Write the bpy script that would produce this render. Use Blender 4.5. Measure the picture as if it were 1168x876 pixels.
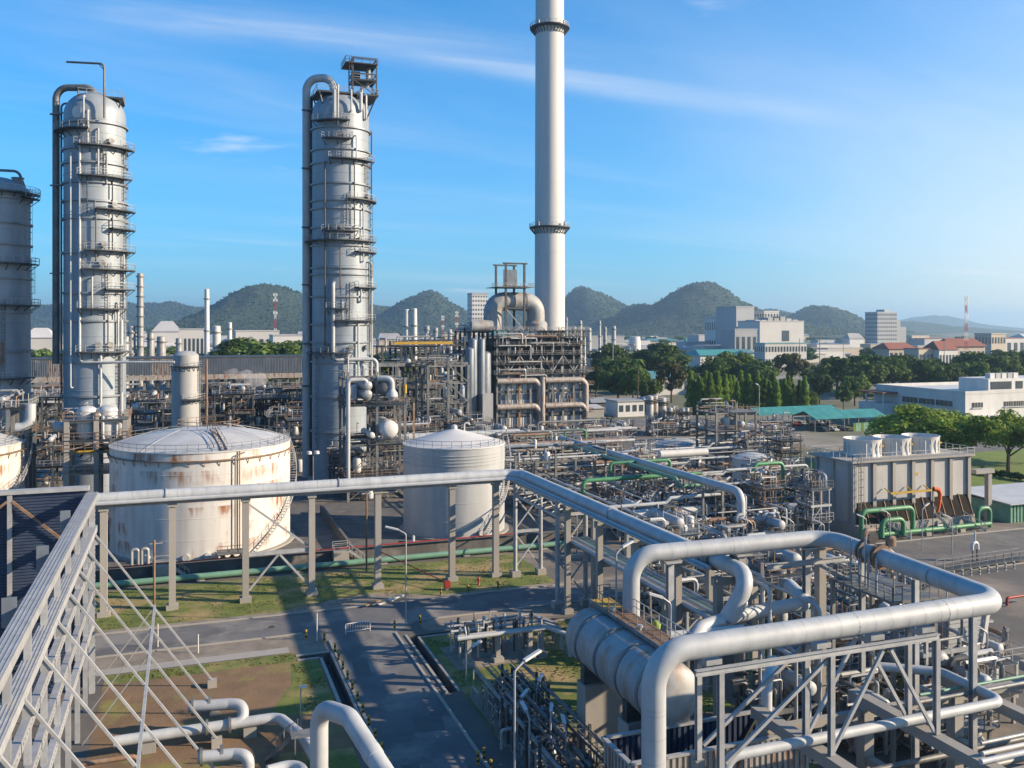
import bpy, math, random
from mathutils import Vector, Matrix
R = math.radians
rnd = random.Random(7)
S = bpy.context.scene
C = S.collection
for o in list(bpy.data.objects): bpy.data.objects.remove(o)

# ---------------------------------------------------------------- camera, sky, sun, exposure
F, CX, HY, H = 1020.0, 584.0, 372.0, 33.0       # focal length in photo pixels, centre column, horizon row, camera height in m
YAW = R(20.13)
cam_d = bpy.data.cameras.new('camera'); cam = bpy.data.objects.new('camera', cam_d); C.objects.link(cam)
cam.location = (0, 0, H); cam.rotation_euler = (R(90), 0, -YAW)
cam_d.sensor_width = 36; cam_d.lens = 36*F/1168; cam_d.shift_y = -(438-HY)/1168
cam_d.clip_start = 1; cam_d.clip_end = 60000
S.camera = cam

SUN_AZ, SUN_EL = 116.0, 22.0                     # azimuth clockwise from +Y
w = bpy.data.worlds.new('World'); S.world = w; w.use_nodes = True
nt = w.node_tree; nt.nodes.clear(); N = nt.nodes.new; L = nt.links.new
sky = N('ShaderNodeTexSky'); sky.sky_type = 'NISHITA'; sky.sun_disc = False
sky.sun_elevation = R(SUN_EL); sky.sun_rotation = R(SUN_AZ)
sky.air_density = 1.0; sky.dust_density = .7; sky.ozone_density = 2.5; sky.altitude = 0
hs = N('ShaderNodeHueSaturation'); hs.inputs['Saturation'].default_value = 1.52; hs.inputs['Hue'].default_value = .492
tint = N('ShaderNodeMixRGB'); tint.blend_type = 'MULTIPLY'; tint.inputs[0].default_value = 1; tint.inputs[2].default_value = (.33, 1.19, 2.0, 1)
L(sky.outputs[0], tint.inputs[1]); L(tint.outputs[0], hs.inputs['Color'])
tc = N('ShaderNodeTexCoord'); sp = N('ShaderNodeSeparateXYZ'); L(tc.outputs['Generated'], sp.inputs[0])
def mth(op, a, b=None, c=None):
    n = N('ShaderNodeMath'); n.operation = op
    for i, v in enumerate((a, b, c)):
        if v is None: continue
        if isinstance(v, (int, float)): n.inputs[i].default_value = v
        else: L(v, n.inputs[i])
    return n.outputs[0]
zc = mth('MAXIMUM', mth('ADD', sp.outputs[2], 0.07), 0.03)
cb = N('ShaderNodeCombineXYZ'); L(mth('DIVIDE', sp.outputs[0], zc), cb.inputs[0]); L(mth('DIVIDE', sp.outputs[1], zc), cb.inputs[1])
def cloud(rot, sc, loc, scale, lo, hi, detail=9, dist=0.6):
    m = N('ShaderNodeMapping'); m.vector_type = 'TEXTURE'; m.inputs['Rotation'].default_value = (0, 0, R(rot)); m.inputs['Scale'].default_value = sc
    m.inputs['Location'].default_value = loc
    L(cb.outputs[0], m.inputs[0])
    n = N('ShaderNodeTexNoise'); n.inputs['Scale'].default_value = scale; n.inputs['Detail'].default_value = detail
    n.inputs['Roughness'].default_value = .58; n.inputs['Distortion'].default_value = dist
    L(m.outputs[0], n.inputs['Vector'])
    r = N('ShaderNodeMapRange'); r.inputs[1].default_value = lo; r.inputs[2].default_value = hi; r.interpolation_type = 'SMOOTHSTEP'
    L(n.outputs[0], r.inputs[0]); return r.outputs[0]
# cirrus: streaks drawn out along +X, one denser band overhead of the middle distance, thin elsewhere
cs = N('ShaderNodeSeparateXYZ'); L(cb.outputs[0], cs.inputs[0])
wig = N('ShaderNodeTexNoise'); wig.inputs['Scale'].default_value = .9; wig.inputs['Detail'].default_value = 4; L(cb.outputs[0], wig.inputs['Vector'])
bd = mth('SUBTRACT', cs.outputs[1], mth('ADD', mth('MULTIPLY', cs.outputs[0], .10), mth('ADD', 2.28, mth('MULTIPLY', wig.outputs[0], .36))))
band = mth('POWER', 2.718, mth('MULTIPLY', mth('MULTIPLY', bd, bd), -62.0))
fade = N('ShaderNodeMapRange'); fade.inputs[1].default_value = 2.6; fade.inputs[2].default_value = .9; L(cs.outputs[0], fade.inputs[0])
band = mth('MULTIPLY', band, fade.outputs[0])
fine = cloud(8, (7, 1, 1), (2.0, .3, 0), 1.3, .40, .74, 10, .6)
ci = mth('ADD', mth('MULTIPLY', cloud(10, (5.0, 1, 1), (3.1, 0.4, 0), .62, .50, .80), .42), mth('MULTIPLY', mth('MULTIPLY', band, fine), .85))
cu = mth('MULTIPLY', cloud(-20, (1.6, 1, 1), (9.3, 2.2, 0), .85, .615, .72, 6, .2), .5)
veil = mth('MULTIPLY', cloud(14, (3.2, 1, 1), (1.3, 5.4, 0), .30, .45, .85), .28)
cl = mth('MINIMUM', mth('ADD', mth('MAXIMUM', ci, cu), veil), .85)
# aureole: the low air glows warm and pale round the sun
vd = N('ShaderNodeVectorMath'); vd.operation = 'DOT_PRODUCT'; L(tc.outputs['Generated'], vd.inputs[0]); vd.inputs[1].default_value = (math.sin(R(SUN_AZ))*.98, math.cos(R(SUN_AZ))*.98, .20)
ag = N('ShaderNodeMapRange'); ag.inputs[1].default_value = .02; ag.inputs[2].default_value = .98; ag.interpolation_type = 'SMOOTHSTEP'; L(vd.outputs['Value'], ag.inputs[0])
lowf = mth('POWER', 2.718, mth('MULTIPLY', mth('MAXIMUM', sp.outputs[2], 0), -5.5))
af = mth('MULTIPLY', mth('MULTIPLY', ag.outputs[0], lowf), 1.0)
hzf = mth('MULTIPLY', mth('POWER', 2.718, mth('MULTIPLY', mth('MAXIMUM', sp.outputs[2], 0), -6.5)), .62)
pale = N('ShaderNodeMixRGB'); L(hzf, pale.inputs[0]); L(hs.outputs[0], pale.inputs[1]); pale.inputs[2].default_value = (5.4, 6.9, 8.2, 1)
aur = N('ShaderNodeMixRGB'); L(mth('MINIMUM', mth('MULTIPLY', af, 1.95), .93), aur.inputs[0]); L(pale.outputs[0], aur.inputs[1]); aur.inputs[2].default_value = (10.9, 9.5, 7.8, 1)
mx = N('ShaderNodeMixRGB'); L(cl, mx.inputs[0]); L(aur.outputs[0], mx.inputs[1]); mx.inputs[2].default_value = (8.6, 8.8, 9.1, 1)
bg = N('ShaderNodeBackground'); bg.inputs['Strength'].default_value = .055; L(mx.outputs[0], bg.inputs[0])
wo = N('ShaderNodeOutputWorld'); L(bg.outputs[0], wo.inputs[0])

sd = bpy.data.lights.new('sun', 'SUN'); sd.energy = 5.0; sd.angle = R(.53); sd.color = (1.0, .79, .55)
so = bpy.data.objects.new('sun', sd); C.objects.link(so)
sv = Vector((math.sin(R(SUN_AZ))*math.cos(R(SUN_EL)), math.cos(R(SUN_AZ))*math.cos(R(SUN_EL)), math.sin(R(SUN_EL))))
so.rotation_euler = sv.to_track_quat('Z', 'Y').to_euler(); so.location = (200, -60, 120)
S.view_settings.view_transform = 'Standard'; S.view_settings.look = 'None'; S.view_settings.exposure = 1.10; S.view_settings.gamma = 1
S.view_settings.use_curve_mapping = False

# ---------------------------------------------------------------- layout helpers (plant grid = world axes)
FW = (math.sin(YAW), math.cos(YAW)); RT = (math.cos(YAW), -math.sin(YAW))
def at(px, d):                                   # plan position of photo column px at distance d
    s = (px-CX)/F*d
    return (d*FW[0]+s*RT[0], d*FW[1]+s*RT[1])
def zat(py, d): return H-(py-HY)/F*d
def gp(px, py, z=0):                             # plan position where the line of sight meets height z
    return at(px, (H-z)*F/(py-HY))
def dist(x, y): return x*FW[0]+y*FW[1]

# ---------------------------------------------------------------- materials
MATS = {}
def pmat(name, c1, c2=None, scale=1.0, rough=.6, metal=0.0, stretch=(1, 1, 1), bump=0.0, lo=.35, hi=.65, detail=6, c3=None, s3=1.0, lo3=.55, hi3=.62, st3=(1, 1, 1), var=0.0, bscale=None, spec=None):
    dim = lambda c: c and tuple(v*(.66 if max(c) > .3 else .9) for v in c)     # all base colours lowered, pale ones most, so shade renders darker
    c1, c2, c3 = dim(c1), dim(c2), dim(c3)
    m = bpy.data.materials.new(name); m.use_nodes = True; t = m.node_tree; b = t.nodes['Principled BSDF']
    b.inputs['Roughness'].default_value = rough; b.inputs['Metallic'].default_value = metal
    if spec is not None: b.inputs['Specular IOR Level'].default_value = spec
    b.inputs['Base Color'].default_value = (*c1, 1)
    geo = t.nodes.new('ShaderNodeNewGeometry')
    def noise(sc, st, det):
        mp = t.nodes.new('ShaderNodeMapping'); mp.inputs['Scale'].default_value = st
        t.links.new(geo.outputs['Position'], mp.inputs[0])
        n = t.nodes.new('ShaderNodeTexNoise'); n.inputs['Scale'].default_value = sc; n.inputs['Detail'].default_value = det; n.inputs['Roughness'].default_value = .62
        t.links.new(mp.outputs[0], n.inputs['Vector']); return n.outputs[0]
    def rng(s, a, z):
        r = t.nodes.new('ShaderNodeMapRange'); r.inputs[1].default_value = a; r.inputs[2].default_value = z; t.links.new(s, r.inputs[0]); return r.outputs[0]
    out = None
    if c2:
        mix = t.nodes.new('ShaderNodeMixRGB'); t.links.new(rng(noise(scale, stretch, detail), lo, hi), mix.inputs[0])
        mix.inputs[1].default_value = (*c1, 1); mix.inputs[2].default_value = (*c2, 1); out = mix.outputs[0]
    if c3:
        mix = t.nodes.new('ShaderNodeMixRGB'); t.links.new(rng(noise(s3, st3, 8), lo3, hi3), mix.inputs[0])
        if out: t.links.new(out, mix.inputs[1])
        else: mix.inputs[1].default_value = (*c1, 1)
        mix.inputs[2].default_value = (*c3, 1); out = mix.outputs[0]
    if var:
        oi = t.nodes.new('ShaderNodeObjectInfo'); h = t.nodes.new('ShaderNodeHueSaturation')
        r = t.nodes.new('ShaderNodeMapRange'); r.inputs[3].default_value = 1-var; r.inputs[4].default_value = 1+var
        t.links.new(oi.outputs['Random'], r.inputs[0]); t.links.new(r.outputs[0], h.inputs['Value'])
        if out: t.links.new(out, h.inputs['Color'])
        else: h.inputs['Color'].default_value = (*c1, 1)
        out = h.outputs[0]
    if out: t.links.new(out, b.inputs['Base Color'])
    if bump:
        bn = t.nodes.new('ShaderNodeBump'); bn.inputs['Strength'].default_value = 1; bn.inputs['Distance'].default_value = bump
        t.links.new(noise(bscale or scale*3, stretch, 4), bn.inputs['Height']); t.links.new(bn.outputs[0], b.inputs['Normal'])
    MATS[name] = m; return m
RUST = (.20, .075, .03)
pmat('silver', (.60, .63, .65), (.46, .49, .52), .7, .58, .06, (1, 1, .5), bump=.006, bscale=3, var=.07)
pmat('silver_worn', (.55, .55, .54), (.33, .34, .36), .8, .5, .3, (1, 1, .4), c3=(.24, .14, .08), s3=1.6, lo3=.60, hi3=.72, st3=(1, 1, .35), var=.1)
pmat('galv', (.54, .55, .56), (.40, .42, .44), 1.2, .55, .18, var=.12)
pmat('steel', (.22, .225, .22), (.11, .12, .13), .9, .55, .25, (1, 1, .5), c3=(.16, .085, .05), s3=1.3, lo3=.60, hi3=.70, var=.25)
pmat('dark_steel', (.085, .092, .10), (.04, .045, .05), .9, .6, .25, c3=(.13, .065, .035), s3=1.2, lo3=.60, hi3=.70, var=.3)  # base colour lowered to put deeper shade into the clutter
pmat('rusty', (.27, .17, .11), (.15, .085, .05), 1.3, .75, .1, (1, 1, .4), c3=(.33, .27, .22), s3=.9, lo3=.52, hi3=.62, var=.25)
pmat('concrete', (.42, .40, .36), (.27, .26, .245), .5, .85, 0, (1, 1, .35), bump=.01, bscale=6, var=.1)
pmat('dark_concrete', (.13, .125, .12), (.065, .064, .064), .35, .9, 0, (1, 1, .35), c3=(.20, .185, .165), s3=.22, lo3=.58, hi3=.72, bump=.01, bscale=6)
pmat('chimney_white', (.74, .74, .73), (.62, .63, .64), .25, .7, 0, (1, 1, .15), lo=.42, hi=.75)
pmat('tower_shell', (.40, .46, .52), (.295, .345, .40), .35, .52, .14, (1, 1, .25), c3=(.24, .26, .28), s3=.8, lo3=.55, hi3=.78, st3=(1, 1, .12), bump=.004, bscale=2)
pmat('tank_grey', (.52, .54, .55), (.41, .43, .45), .5, .58, .06, (1, 1, .12), bump=.004, bscale=2)
pmat('vessel_silver', (.48, .49, .49), (.33, .36, .39), .6, .58, .08, (1, .5, 1), c3=(.27, .17, .10), s3=.55, lo3=.50, hi3=.70, st3=(1.2, 1.6, .4), bump=.008, bscale=2.5)
pmat('white_paint', (.78, .78, .76), (.66, .66, .64), .4, .55, 0, (1, 1, .3), var=.06)
pmat('roof_white', (.70, .71, .71), (.56, .57, .57), .3, .5, .05, c3=(.36, .26, .19), s3=.4, lo3=.62, hi3=.75)
pmat('green_paint', (.07, .27, .12), (.05, .19, .09), .8, .5, 0, var=.15)
pmat('pale_green', (.22, .44, .31), (.16, .34, .25), .6, .5, 0, var=.1)
pmat('green_roof', (.07, .30, .26), (.05, .22, .20), .5, .45, .1, var=.1)
pmat('teal_roof', (.10, .26, .28), (.07, .18, .2), .5, .5, .1, var=.2)
pmat('red_paint', (.45, .035, .03), (.33, .03, .025), 1.5, .5, 0)
pmat('yellow_paint', (.62, .40, .03), (.50, .31, .03), 1.5, .55, 0)
pmat('orange_cloth', (.90, .17, .02), (.80, .13, .02), 1.0, .8, 0)
pmat('lime_cover', (.42, .60, .05), (.36, .5, .05), 1.0, .7, 0)
pmat('black_paint', (.02, .02, .02), (.035, .035, .035), 1.5, .6, 0)
pmat('lamp_white', (.82, .82, .80), None, 1, .35, 0)
pmat('glass_dark', (.035, .05, .06), (.06, .075, .085), .3, .12, 0, spec=.8)
pmat('asphalt', (.135, .137, .145), (.088, .09, .097), .25, .9, 0, c3=(.20, .19, .18), s3=.13, lo3=.50, hi3=.60, bump=.01, bscale=8)
pmat('asphalt_pale', (.135, .13, .125), (.09, .088, .086), .3, .9, 0, c3=(.17, .16, .15), s3=.12, lo3=.52, hi3=.66, bump=.01, bscale=8)
pmat('wall_shade_blue', (.05, .075, .13), (.035, .05, .095), .8, .45, .2)  # shade on the end wall is put into this dark blue
pmat('louvre_black', (.018, .016, .015), (.03, .026, .022), 1, .95, 0, spec=.1)
pmat('yard', (.13, .12, .11), (.07, .066, .062), .12, .9, 0, c3=(.24, .20, .16), s3=.06, lo3=.50, hi3=.66, bump=.03, bscale=2)
pmat('gravel', (.25, .215, .175), (.15, .13, .11), .5, .95, 0, c3=(.33, .29, .24), s3=.15, lo3=.50, hi3=.62, bump=.03, bscale=5)
pmat('dirt', (.21, .13, .07), (.14, .09, .05), .25, .95, 0, c3=(.20, .19, .05), s3=.22, lo3=.54, hi3=.66, bump=.04, bscale=3)
pmat('grass', (.14, .165, .03), (.075, .11, .018), .5, .95, 0, c3=(.30, .22, .10), s3=.16, lo3=.47, hi3=.62, bump=.06, bscale=4)
pmat('lawn', (.14, .20, .025), (.10, .155, .02), .25, .95, 0, c3=(.15, .15, .05), s3=.08, lo3=.56, hi3=.72, bump=.05, bscale=4)
pmat('plain', (.12, .125, .08), (.075, .09, .045), .012, .95, 0, c3=(.22, .20, .17), s3=.02, lo3=.48, hi3=.62)
pmat('ring_grey', (.36, .40, .44), (.25, .28, .32), .35, .5, .25)
pmat('canopy', (.026, .055, .024), (.012, .028, .014), .03, .95, 0, c3=(.06, .095, .03), s3=.11, lo3=.50, hi3=.64)
pmat('tar', (.105, .107, .112), (.08, .08, .085), .6, .85, 0)
pmat('grass_blade', (.15, .17, .035), (.23, .19, .07), .3, .9, 0)
pmat('forest', (.022, .048, .026), (.008, .020, .012), .05, .95, 0, c3=(.05, .085, .03), s3=.09, lo3=.52, hi3=.66, bump=5, bscale=.06)
pmat('clad_blue', (.20, .23, .27), (.13, .155, .19), .8, .5, .25, (1, 1, .3), c3=(.25, .14, .08), s3=1.0, lo3=.66, hi3=.72)
pmat('clad_rust', (.50, .47, .43), (.38, .37, .36), 1.0, .6, .15, (1, 1, .25), c3=(.23, .10, .05), s3=1.7, lo3=.52, hi3=.60, st3=(1.3, 1.3, .3))
pmat('cooling_panel', (.56, .55, .53), (.45, .45, .45), .5, .75, 0, (1, 1, .2), c3=(.36, .36, .36), s3=.7, lo3=.60, hi3=.75, st3=(1, 1, .2))
pmat('town_white', (.74, .73, .70), (.62, .61, .60), .03, .7, 0, var=.14)
pmat('town_grey', (.48, .50, .52), (.40, .42, .45), .03, .7, 0, var=.2)
pmat('town_cream', (.60, .52, .41), (.52, .45, .36), .03, .7, 0, var=.15)
pmat('roof_red', (.33, .10, .06), (.25, .08, .05), .05, .8, 0, var=.25)
pmat('roof_grey', (.50, .50, .50), (.38, .39, .40), .05, .6, .1, var=.2)
pmat('bark', (.12, .085, .055), (.07, .05, .035), 2, .9, 0)
pmat('car_white', (.75, .75, .75), None, 1, .25, .1)
pmat('car_dark', (.05, .06, .08), None, 1, .25, .1)
pmat('car_red', (.4, .03, .03), None, 1, .25, .1)
pmat('tyre', (.02, .02, .02), None, 1, .9, 0)
pmat('drum_dark', (.16, .16, .16), (.09, .09, .09), 1, .6, .3)

def leafmat(name, c1, c2):
    m = bpy.data.materials.new(name); m.use_nodes = True; t = m.node_tree; b = t.nodes['Principled BSDF']
    geo = t.nodes.new('ShaderNodeNewGeometry'); n = t.nodes.new('ShaderNodeTexNoise'); n.inputs['Scale'].default_value = .45; n.inputs['Detail'].default_value = 3
    t.links.new(geo.outputs['Position'], n.inputs['Vector'])
    r = t.nodes.new('ShaderNodeMapRange'); r.inputs[1].default_value = .35; r.inputs[2].default_value = .65; t.links.new(n.outputs[0], r.inputs[0])
    mix = t.nodes.new('ShaderNodeMixRGB'); mix.inputs[1].default_value = (*c1, 1); mix.inputs[2].default_value = (*c2, 1); t.links.new(r.outputs[0], mix.inputs[0])
    oi = t.nodes.new('ShaderNodeObjectInfo'); h = t.nodes.new('ShaderNodeHueSaturation'); q = t.nodes.new('ShaderNodeMapRange'); q.inputs[3].default_value = .7; q.inputs[4].default_value = 1.3
    t.links.new(oi.outputs['Random'], q.inputs[0]); t.links.new(q.outputs[0], h.inputs['Value']); t.links.new(mix.outputs[0], h.inputs['Color'])
    t.links.new(h.outputs[0], b.inputs['Base Color']); b.inputs['Roughness'].default_value = .75; b.inputs['Specular IOR Level'].default_value = .2
    tr = t.nodes.new('ShaderNodeBsdfTranslucent'); t.links.new(h.outputs[0], tr.inputs[0]); ms = t.nodes.new('ShaderNodeMixShader'); ms.inputs[0].default_value = .3
    t.links.new(b.outputs[0], ms.inputs[1]); t.links.new(tr.outputs[0], ms.inputs[2]); t.links.new(ms.outputs[0], t.nodes['Material Output'].inputs[0])
    MATS[name] = m
leafmat('leaf_dark', (.045, .085, .020), (.075, .125, .03))
leafmat('leaf_mid', (.07, .12, .022), (.11, .165, .035))
leafmat('leaf_bright', (.13, .20, .025), (.21, .27, .04))
leafmat('leaf_column', (.08, .15, .02), (.15, .24, .03))
leafmat('leaf_dry', (.12, .10, .045), (.09, .11, .035))

def rust_tank():
    m = bpy.data.materials.new('rust_tank'); m.use_nodes = True; t = m.node_tree; b = t.nodes['Principled BSDF']; b.inputs['Roughness'].default_value = .6
    geo = t.nodes.new('ShaderNodeNewGeometry')
    def ns(sc, st, det=6, loc=(0, 0, 0)):
        mp = t.nodes.new('ShaderNodeMapping'); mp.inputs['Scale'].default_value = st; mp.inputs['Location'].default_value = loc; t.links.new(geo.outputs['Position'], mp.inputs[0])
        n = t.nodes.new('ShaderNodeTexNoise'); n.inputs['Scale'].default_value = sc; n.inputs['Detail'].default_value = det; t.links.new(mp.outputs[0], n.inputs['Vector']); return n.outputs[0]
    def rg(s, a, z):
        r = t.nodes.new('ShaderNodeMapRange'); r.inputs[1].default_value = a; r.inputs[2].default_value = z; t.links.new(s, r.inputs[0]); return r.outputs[0]
    def ma(op, a, c):
        n = t.nodes.new('ShaderNodeMath'); n.operation = op
        for i, v in enumerate((a, c)):
            if isinstance(v, (int, float)): n.inputs[i].default_value = v
            else: t.links.new(v, n.inputs[i])
        return n.outputs[0]
    base = t.nodes.new('ShaderNodeMixRGB'); base.inputs[1].default_value = (.52, .51, .49, 1); base.inputs[2].default_value = (.38, .36, .33, 1)
    t.links.new(rg(ns(1.1, (1, 1, .07)), .45, .8), base.inputs[0])
    sep = t.nodes.new('ShaderNodeSeparateXYZ'); t.links.new(geo.outputs['Position'], sep.inputs[0])
    # rust starts at the top of a plate course (2.55 m high) and runs down a little way
    fr = ma('FRACT', ma('DIVIDE', sep.outputs[2], 2.55), 0)
    band = rg(fr, .15, .62)
    patch = rg(ns(.27, (1, 1, .55), 3, (3.3, 1.1, 0)), .50, .60)
    streak = rg(ns(2.2, (1, 1, .10), 6), .34, .62)
    mask = ma('MULTIPLY', ma('MULTIPLY', band, patch), streak)
    speck = rg(ns(.9, (1, 1, .5), 8), .70, .78)
    mask = ma('MAXIMUM', mask, ma('MULTIPLY', speck, .7))
    mix = t.nodes.new('ShaderNodeMixRGB'); t.links.new(mask, mix.inputs[0]); t.links.new(base.outputs[0], mix.inputs[1]); mix.inputs[2].default_value = (.24, .095, .038, 1)
    t.links.new(mix.outputs[0], b.inputs['Base Color']); MATS['rust_tank'] = m
rust_tank()

# ---------------------------------------------------------------- mesh builder
class MB:
    def __init__(s): s.v = []; s.f = []
    def add(s, v, f):
        o = len(s.v); s.v += [tuple(p) for p in v]; s.f += [tuple(i+o for i in q) for q in f]; return s
    def box(s, x0, x1, y0, y1, z0, z1):
        return s.add([(x0, y0, z0), (x1, y0, z0), (x1, y1, z0), (x0, y1, z0), (x0, y0, z1), (x1, y0, z1), (x1, y1, z1), (x0, y1, z1)],
              [(0, 3, 2, 1), (4, 5, 6, 7), (0, 1, 5, 4), (1, 2, 6, 5), (2, 3, 7, 6), (3, 0, 4, 7)])
    def cbox(s, c, sx, sy, sz, rz=0, z0=None):
        ca, sa = math.cos(rz), math.sin(rz); v = []
        for z in (0, sz):
            for x, y in ((-1, -1), (1, -1), (1, 1), (-1, 1)):
                X, Y = x*sx/2, y*sy/2; v.append((c[0]+X*ca-Y*sa, c[1]+X*sa+Y*ca, c[2]+z))
        return s.add(v, [(0, 3, 2, 1), (4, 5, 6, 7), (0, 1, 5, 4), (1, 2, 6, 5), (2, 3, 7, 6), (3, 0, 4, 7)])
    def bar(s, p, q, wd, ht=None):
        ht = ht or wd; p, q = Vector(p), Vector(q); d = q-p
        if d.length < 1e-5: return s
        d.normalize(); up = Vector((0, 0, 1)) if abs(d.z) < .95 else Vector((0, 1, 0))
        a = d.cross(up).normalized()*wd/2; b = a.cross(d).normalized()*ht/2
        v = [p-a-b, p+a-b, p+a+b, p-a+b, q-a-b, q+a-b, q+a+b, q-a+b]
        return s.add(v, [(0, 3, 2, 1), (4, 5, 6, 7), (0, 1, 5, 4), (1, 2, 6, 5), (2, 3, 7, 6), (3, 0, 4, 7)])
    def ibeam(s, p, q, wd, ht, t=.04):
        p, q = Vector(p), Vector(q); d = (q-p).normalized(); up = Vector((0, 0, 1)) if abs(d.z) < .95 else Vector((0, 1, 0))
        a = d.cross(up).normalized(); b = a.cross(d).normalized()
        s.bar(p+b*(ht-t)/2, q+b*(ht-t)/2, wd, t); s.bar(p-b*(ht-t)/2, q-b*(ht-t)/2, wd, t); s.bar(p, q, t, ht-2*t-.002); return s
    def tube(s, pts, r, n=10, bend=None, cap=True, arc=5):
        pts = [Vector(p) for p in pts]; rr = r if isinstance(r, (list, tuple)) else None
        if bend and len(pts) > 2:
            out = [pts[0]]
            for i in range(1, len(pts)-1):
                a, b, c = pts[i-1], pts[i], pts[i+1]; u = (a-b); w_ = (c-b)
                ang = u.angle(w_, math.pi)
                if ang > math.pi-.05: out.append(b); continue
                t = min(bend/math.tan(ang/2), u.length*.49 if i > 1 else u.length*.98, w_.length*.49 if i < len(pts)-2 else w_.length*.98)
                u.normalize(); w_.normalize(); p0 = b+u*t; p1 = b+w_*t; rad = t*math.tan(ang/2)
                cen = b+(u+w_).normalized()*(rad/math.sin(ang/2)); A = p0-cen; Bv = p1-cen; om = A.angle(Bv)
                for k in range(arc+1):
                    x = k/arc; out.append(cen+(A*math.sin((1-x)*om)+Bv*math.sin(x*om))/math.sin(om))
            out.append(pts[-1]); pts = out
        m = len(pts); tg = []
        for i in range(m):
            d = pts[min(i+1, m-1)]-pts[max(i-1, 0)]; tg.append(d.normalized())
        up = Vector((0, 0, 1)) if abs(tg[0].z) < .9 else Vector((1, 0, 0)); a = tg[0].cross(up).normalized(); v = []; f = []
        for i in range(m):
            a = (a-tg[i]*a.dot(tg[i])).normalized(); b = tg[i].cross(a); rad = rr[i] if rr else r
            for k in range(n):
                th = 2*math.pi*k/n; v.append(pts[i]+a*(math.cos(th)*rad)+b*(math.sin(th)*rad))
        for i in range(m-1):
            for k in range(n):
                k2 = (k+1) % n; f.append((i*n+k, i*n+k2, (i+1)*n+k2, (i+1)*n+k))
        if cap: f.append(tuple(range(n-1, -1, -1))); f.append(tuple((m-1)*n+k for k in range(n)))
        return s.add(v, f)
    def lathe(s, cx, cy, prof, n=32, a0=0, a1=2*math.pi):
        full = abs(a1-a0-2*math.pi) < 1e-6; m = n if full else n+1; v = []; f = []
        for r, z in prof:
            for k in range(m):
                th = a0+(a1-a0)*k/n; v.append((cx+r*math.cos(th), cy+r*math.sin(th), z))
        for i in range(len(prof)-1):
            for k in range(n):
                k2 = (k+1) % m if full else k+1
                f.append((i*m+k, i*m+k2, (i+1)*m+k2, (i+1)*m+k))
        return s.add(v, f)
    def rail(s, pts, h=1.1, gap=1.6, wd=.055, mid=True, closed=False):
        pts = [Vector(p) for p in pts]; up = Vector((0, 0, h))
        if closed: pts = pts+[pts[0]]
        for a, b in zip(pts[:-1], pts[1:]):
            s.bar(a+up, b+up, wd); 
            if mid: s.bar(a+up*.5, b+up*.5, wd*.8)
            n = max(1, int((b-a).length/gap+.5))
            for k in range(n): q = a+(b-a)*(k/n); s.bar(q, q+up, wd)
        s.bar(pts[-1], pts[-1]+up, wd); return s
    def ladder(s, p, h, nrm, wd=.5, cage=True, t=.05):
        p = Vector(p); nx, ny = nrm; side = Vector((-ny, nx, 0))*wd/2; out = Vector((nx, ny, 0))
        for e in (-1, 1): s.bar(p+side*e, p+side*e+Vector((0, 0, h)), t)
        for k in range(int(h/.6)): z = Vector((0, 0, .3+k*.6)); s.bar(p-side+z, p+side+z, t*.8)
        if cage:
            for k in range(int((h-2.2)/1.2)+1):
                z = Vector((0, 0, 2.2+k*1.2)); q = [p-side+z, p-side*1.3+out*.5+z, p+side*1.3+out*.5+z, p+side+z]
                for a, b in zip(q[:-1], q[1:]): s.bar(a, b, t*.8)
            for e in (-1, 1): s.bar(p+side*1.3*e+out*.5+Vector((0, 0, 2.2)), p+side*1.3*e+out*.5+Vector((0, 0, h)), t*.7)
        return s
    def stair(s, p, q, wd=.9, t=.07):
        p, q = Vector(p), Vector(q); d = q-p; a = Vector((-d.y, d.x, 0)).normalized()*wd/2; up = Vector((0, 0, 1.0))
        for e in (-1, 1):
            s.bar(p+a*e, q+a*e, t, .25); s.bar(p+a*e+up, q+a*e+up, t*.8)
            for k in range(5): x = p+d*(k/4)+a*e; s.bar(x, x+up, t*.8)
        n = max(3, int(abs(d.z)/.25))
        for k in range(n+1): x = p+d*(k/n); s.bar(x-a, x+a, .24, .04)
        return s
    def build(s, name, mat, parent=None, smooth=True, ang=38):
        me = bpy.data.meshes.new(name)
        o3 = Vector((0, 0, 0))
        if parent is not None:
            r = parent
            while r.parent: r = r.parent
            o3 = r.location
            v = [(p[0]-o3.x, p[1]-o3.y, p[2]-o3.z) for p in s.v]
        else: v = s.v
        me.from_pydata(v, [], s.f)
        if mat: me.materials.append(MATS[mat] if isinstance(mat, str) else mat)
        if smooth:
            me.shade_smooth(); me.set_sharp_from_angle(angle=R(ang))
        o = bpy.data.objects.new(name, me); C.objects.link(o)
        if parent is not None: o.parent = parent
        return o
def tag(o, label, cat, group=None):
    o['label'] = label; o['category'] = cat
    if group: o['group'] = group
    return o
def thing(name, label, cat, loc, group=None):
    o = bpy.data.objects.new(name, None); C.objects.link(o); o.location = (loc[0], loc[1], loc[2] if len(loc) > 2 else 0); o.empty_display_size = .5
    return tag(o, label, cat, group)
def struct(o, kind='structure'): o['kind'] = kind; return o
def single(mb, name, mat, label, cat, group=None):       # a thing that is one mesh, with its origin at its base
    xs = [p[0] for p in mb.v]; ys = [p[1] for p in mb.v]; zs = [p[2] for p in mb.v]
    c = Vector(((min(xs)+max(xs))/2, (min(ys)+max(ys))/2, min(zs)))
    mb.v = [(p[0]-c.x, p[1]-c.y, p[2]-c.z) for p in mb.v]
    o = mb.build(name, mat); o.location = c; return tag(o, label, cat, group)
def copy_tree(o, parent=None):
    c = o.copy(); C.objects.link(c); c.parent = parent
    for ch in list(o.children): copy_tree(ch, c)
    return c
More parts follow.
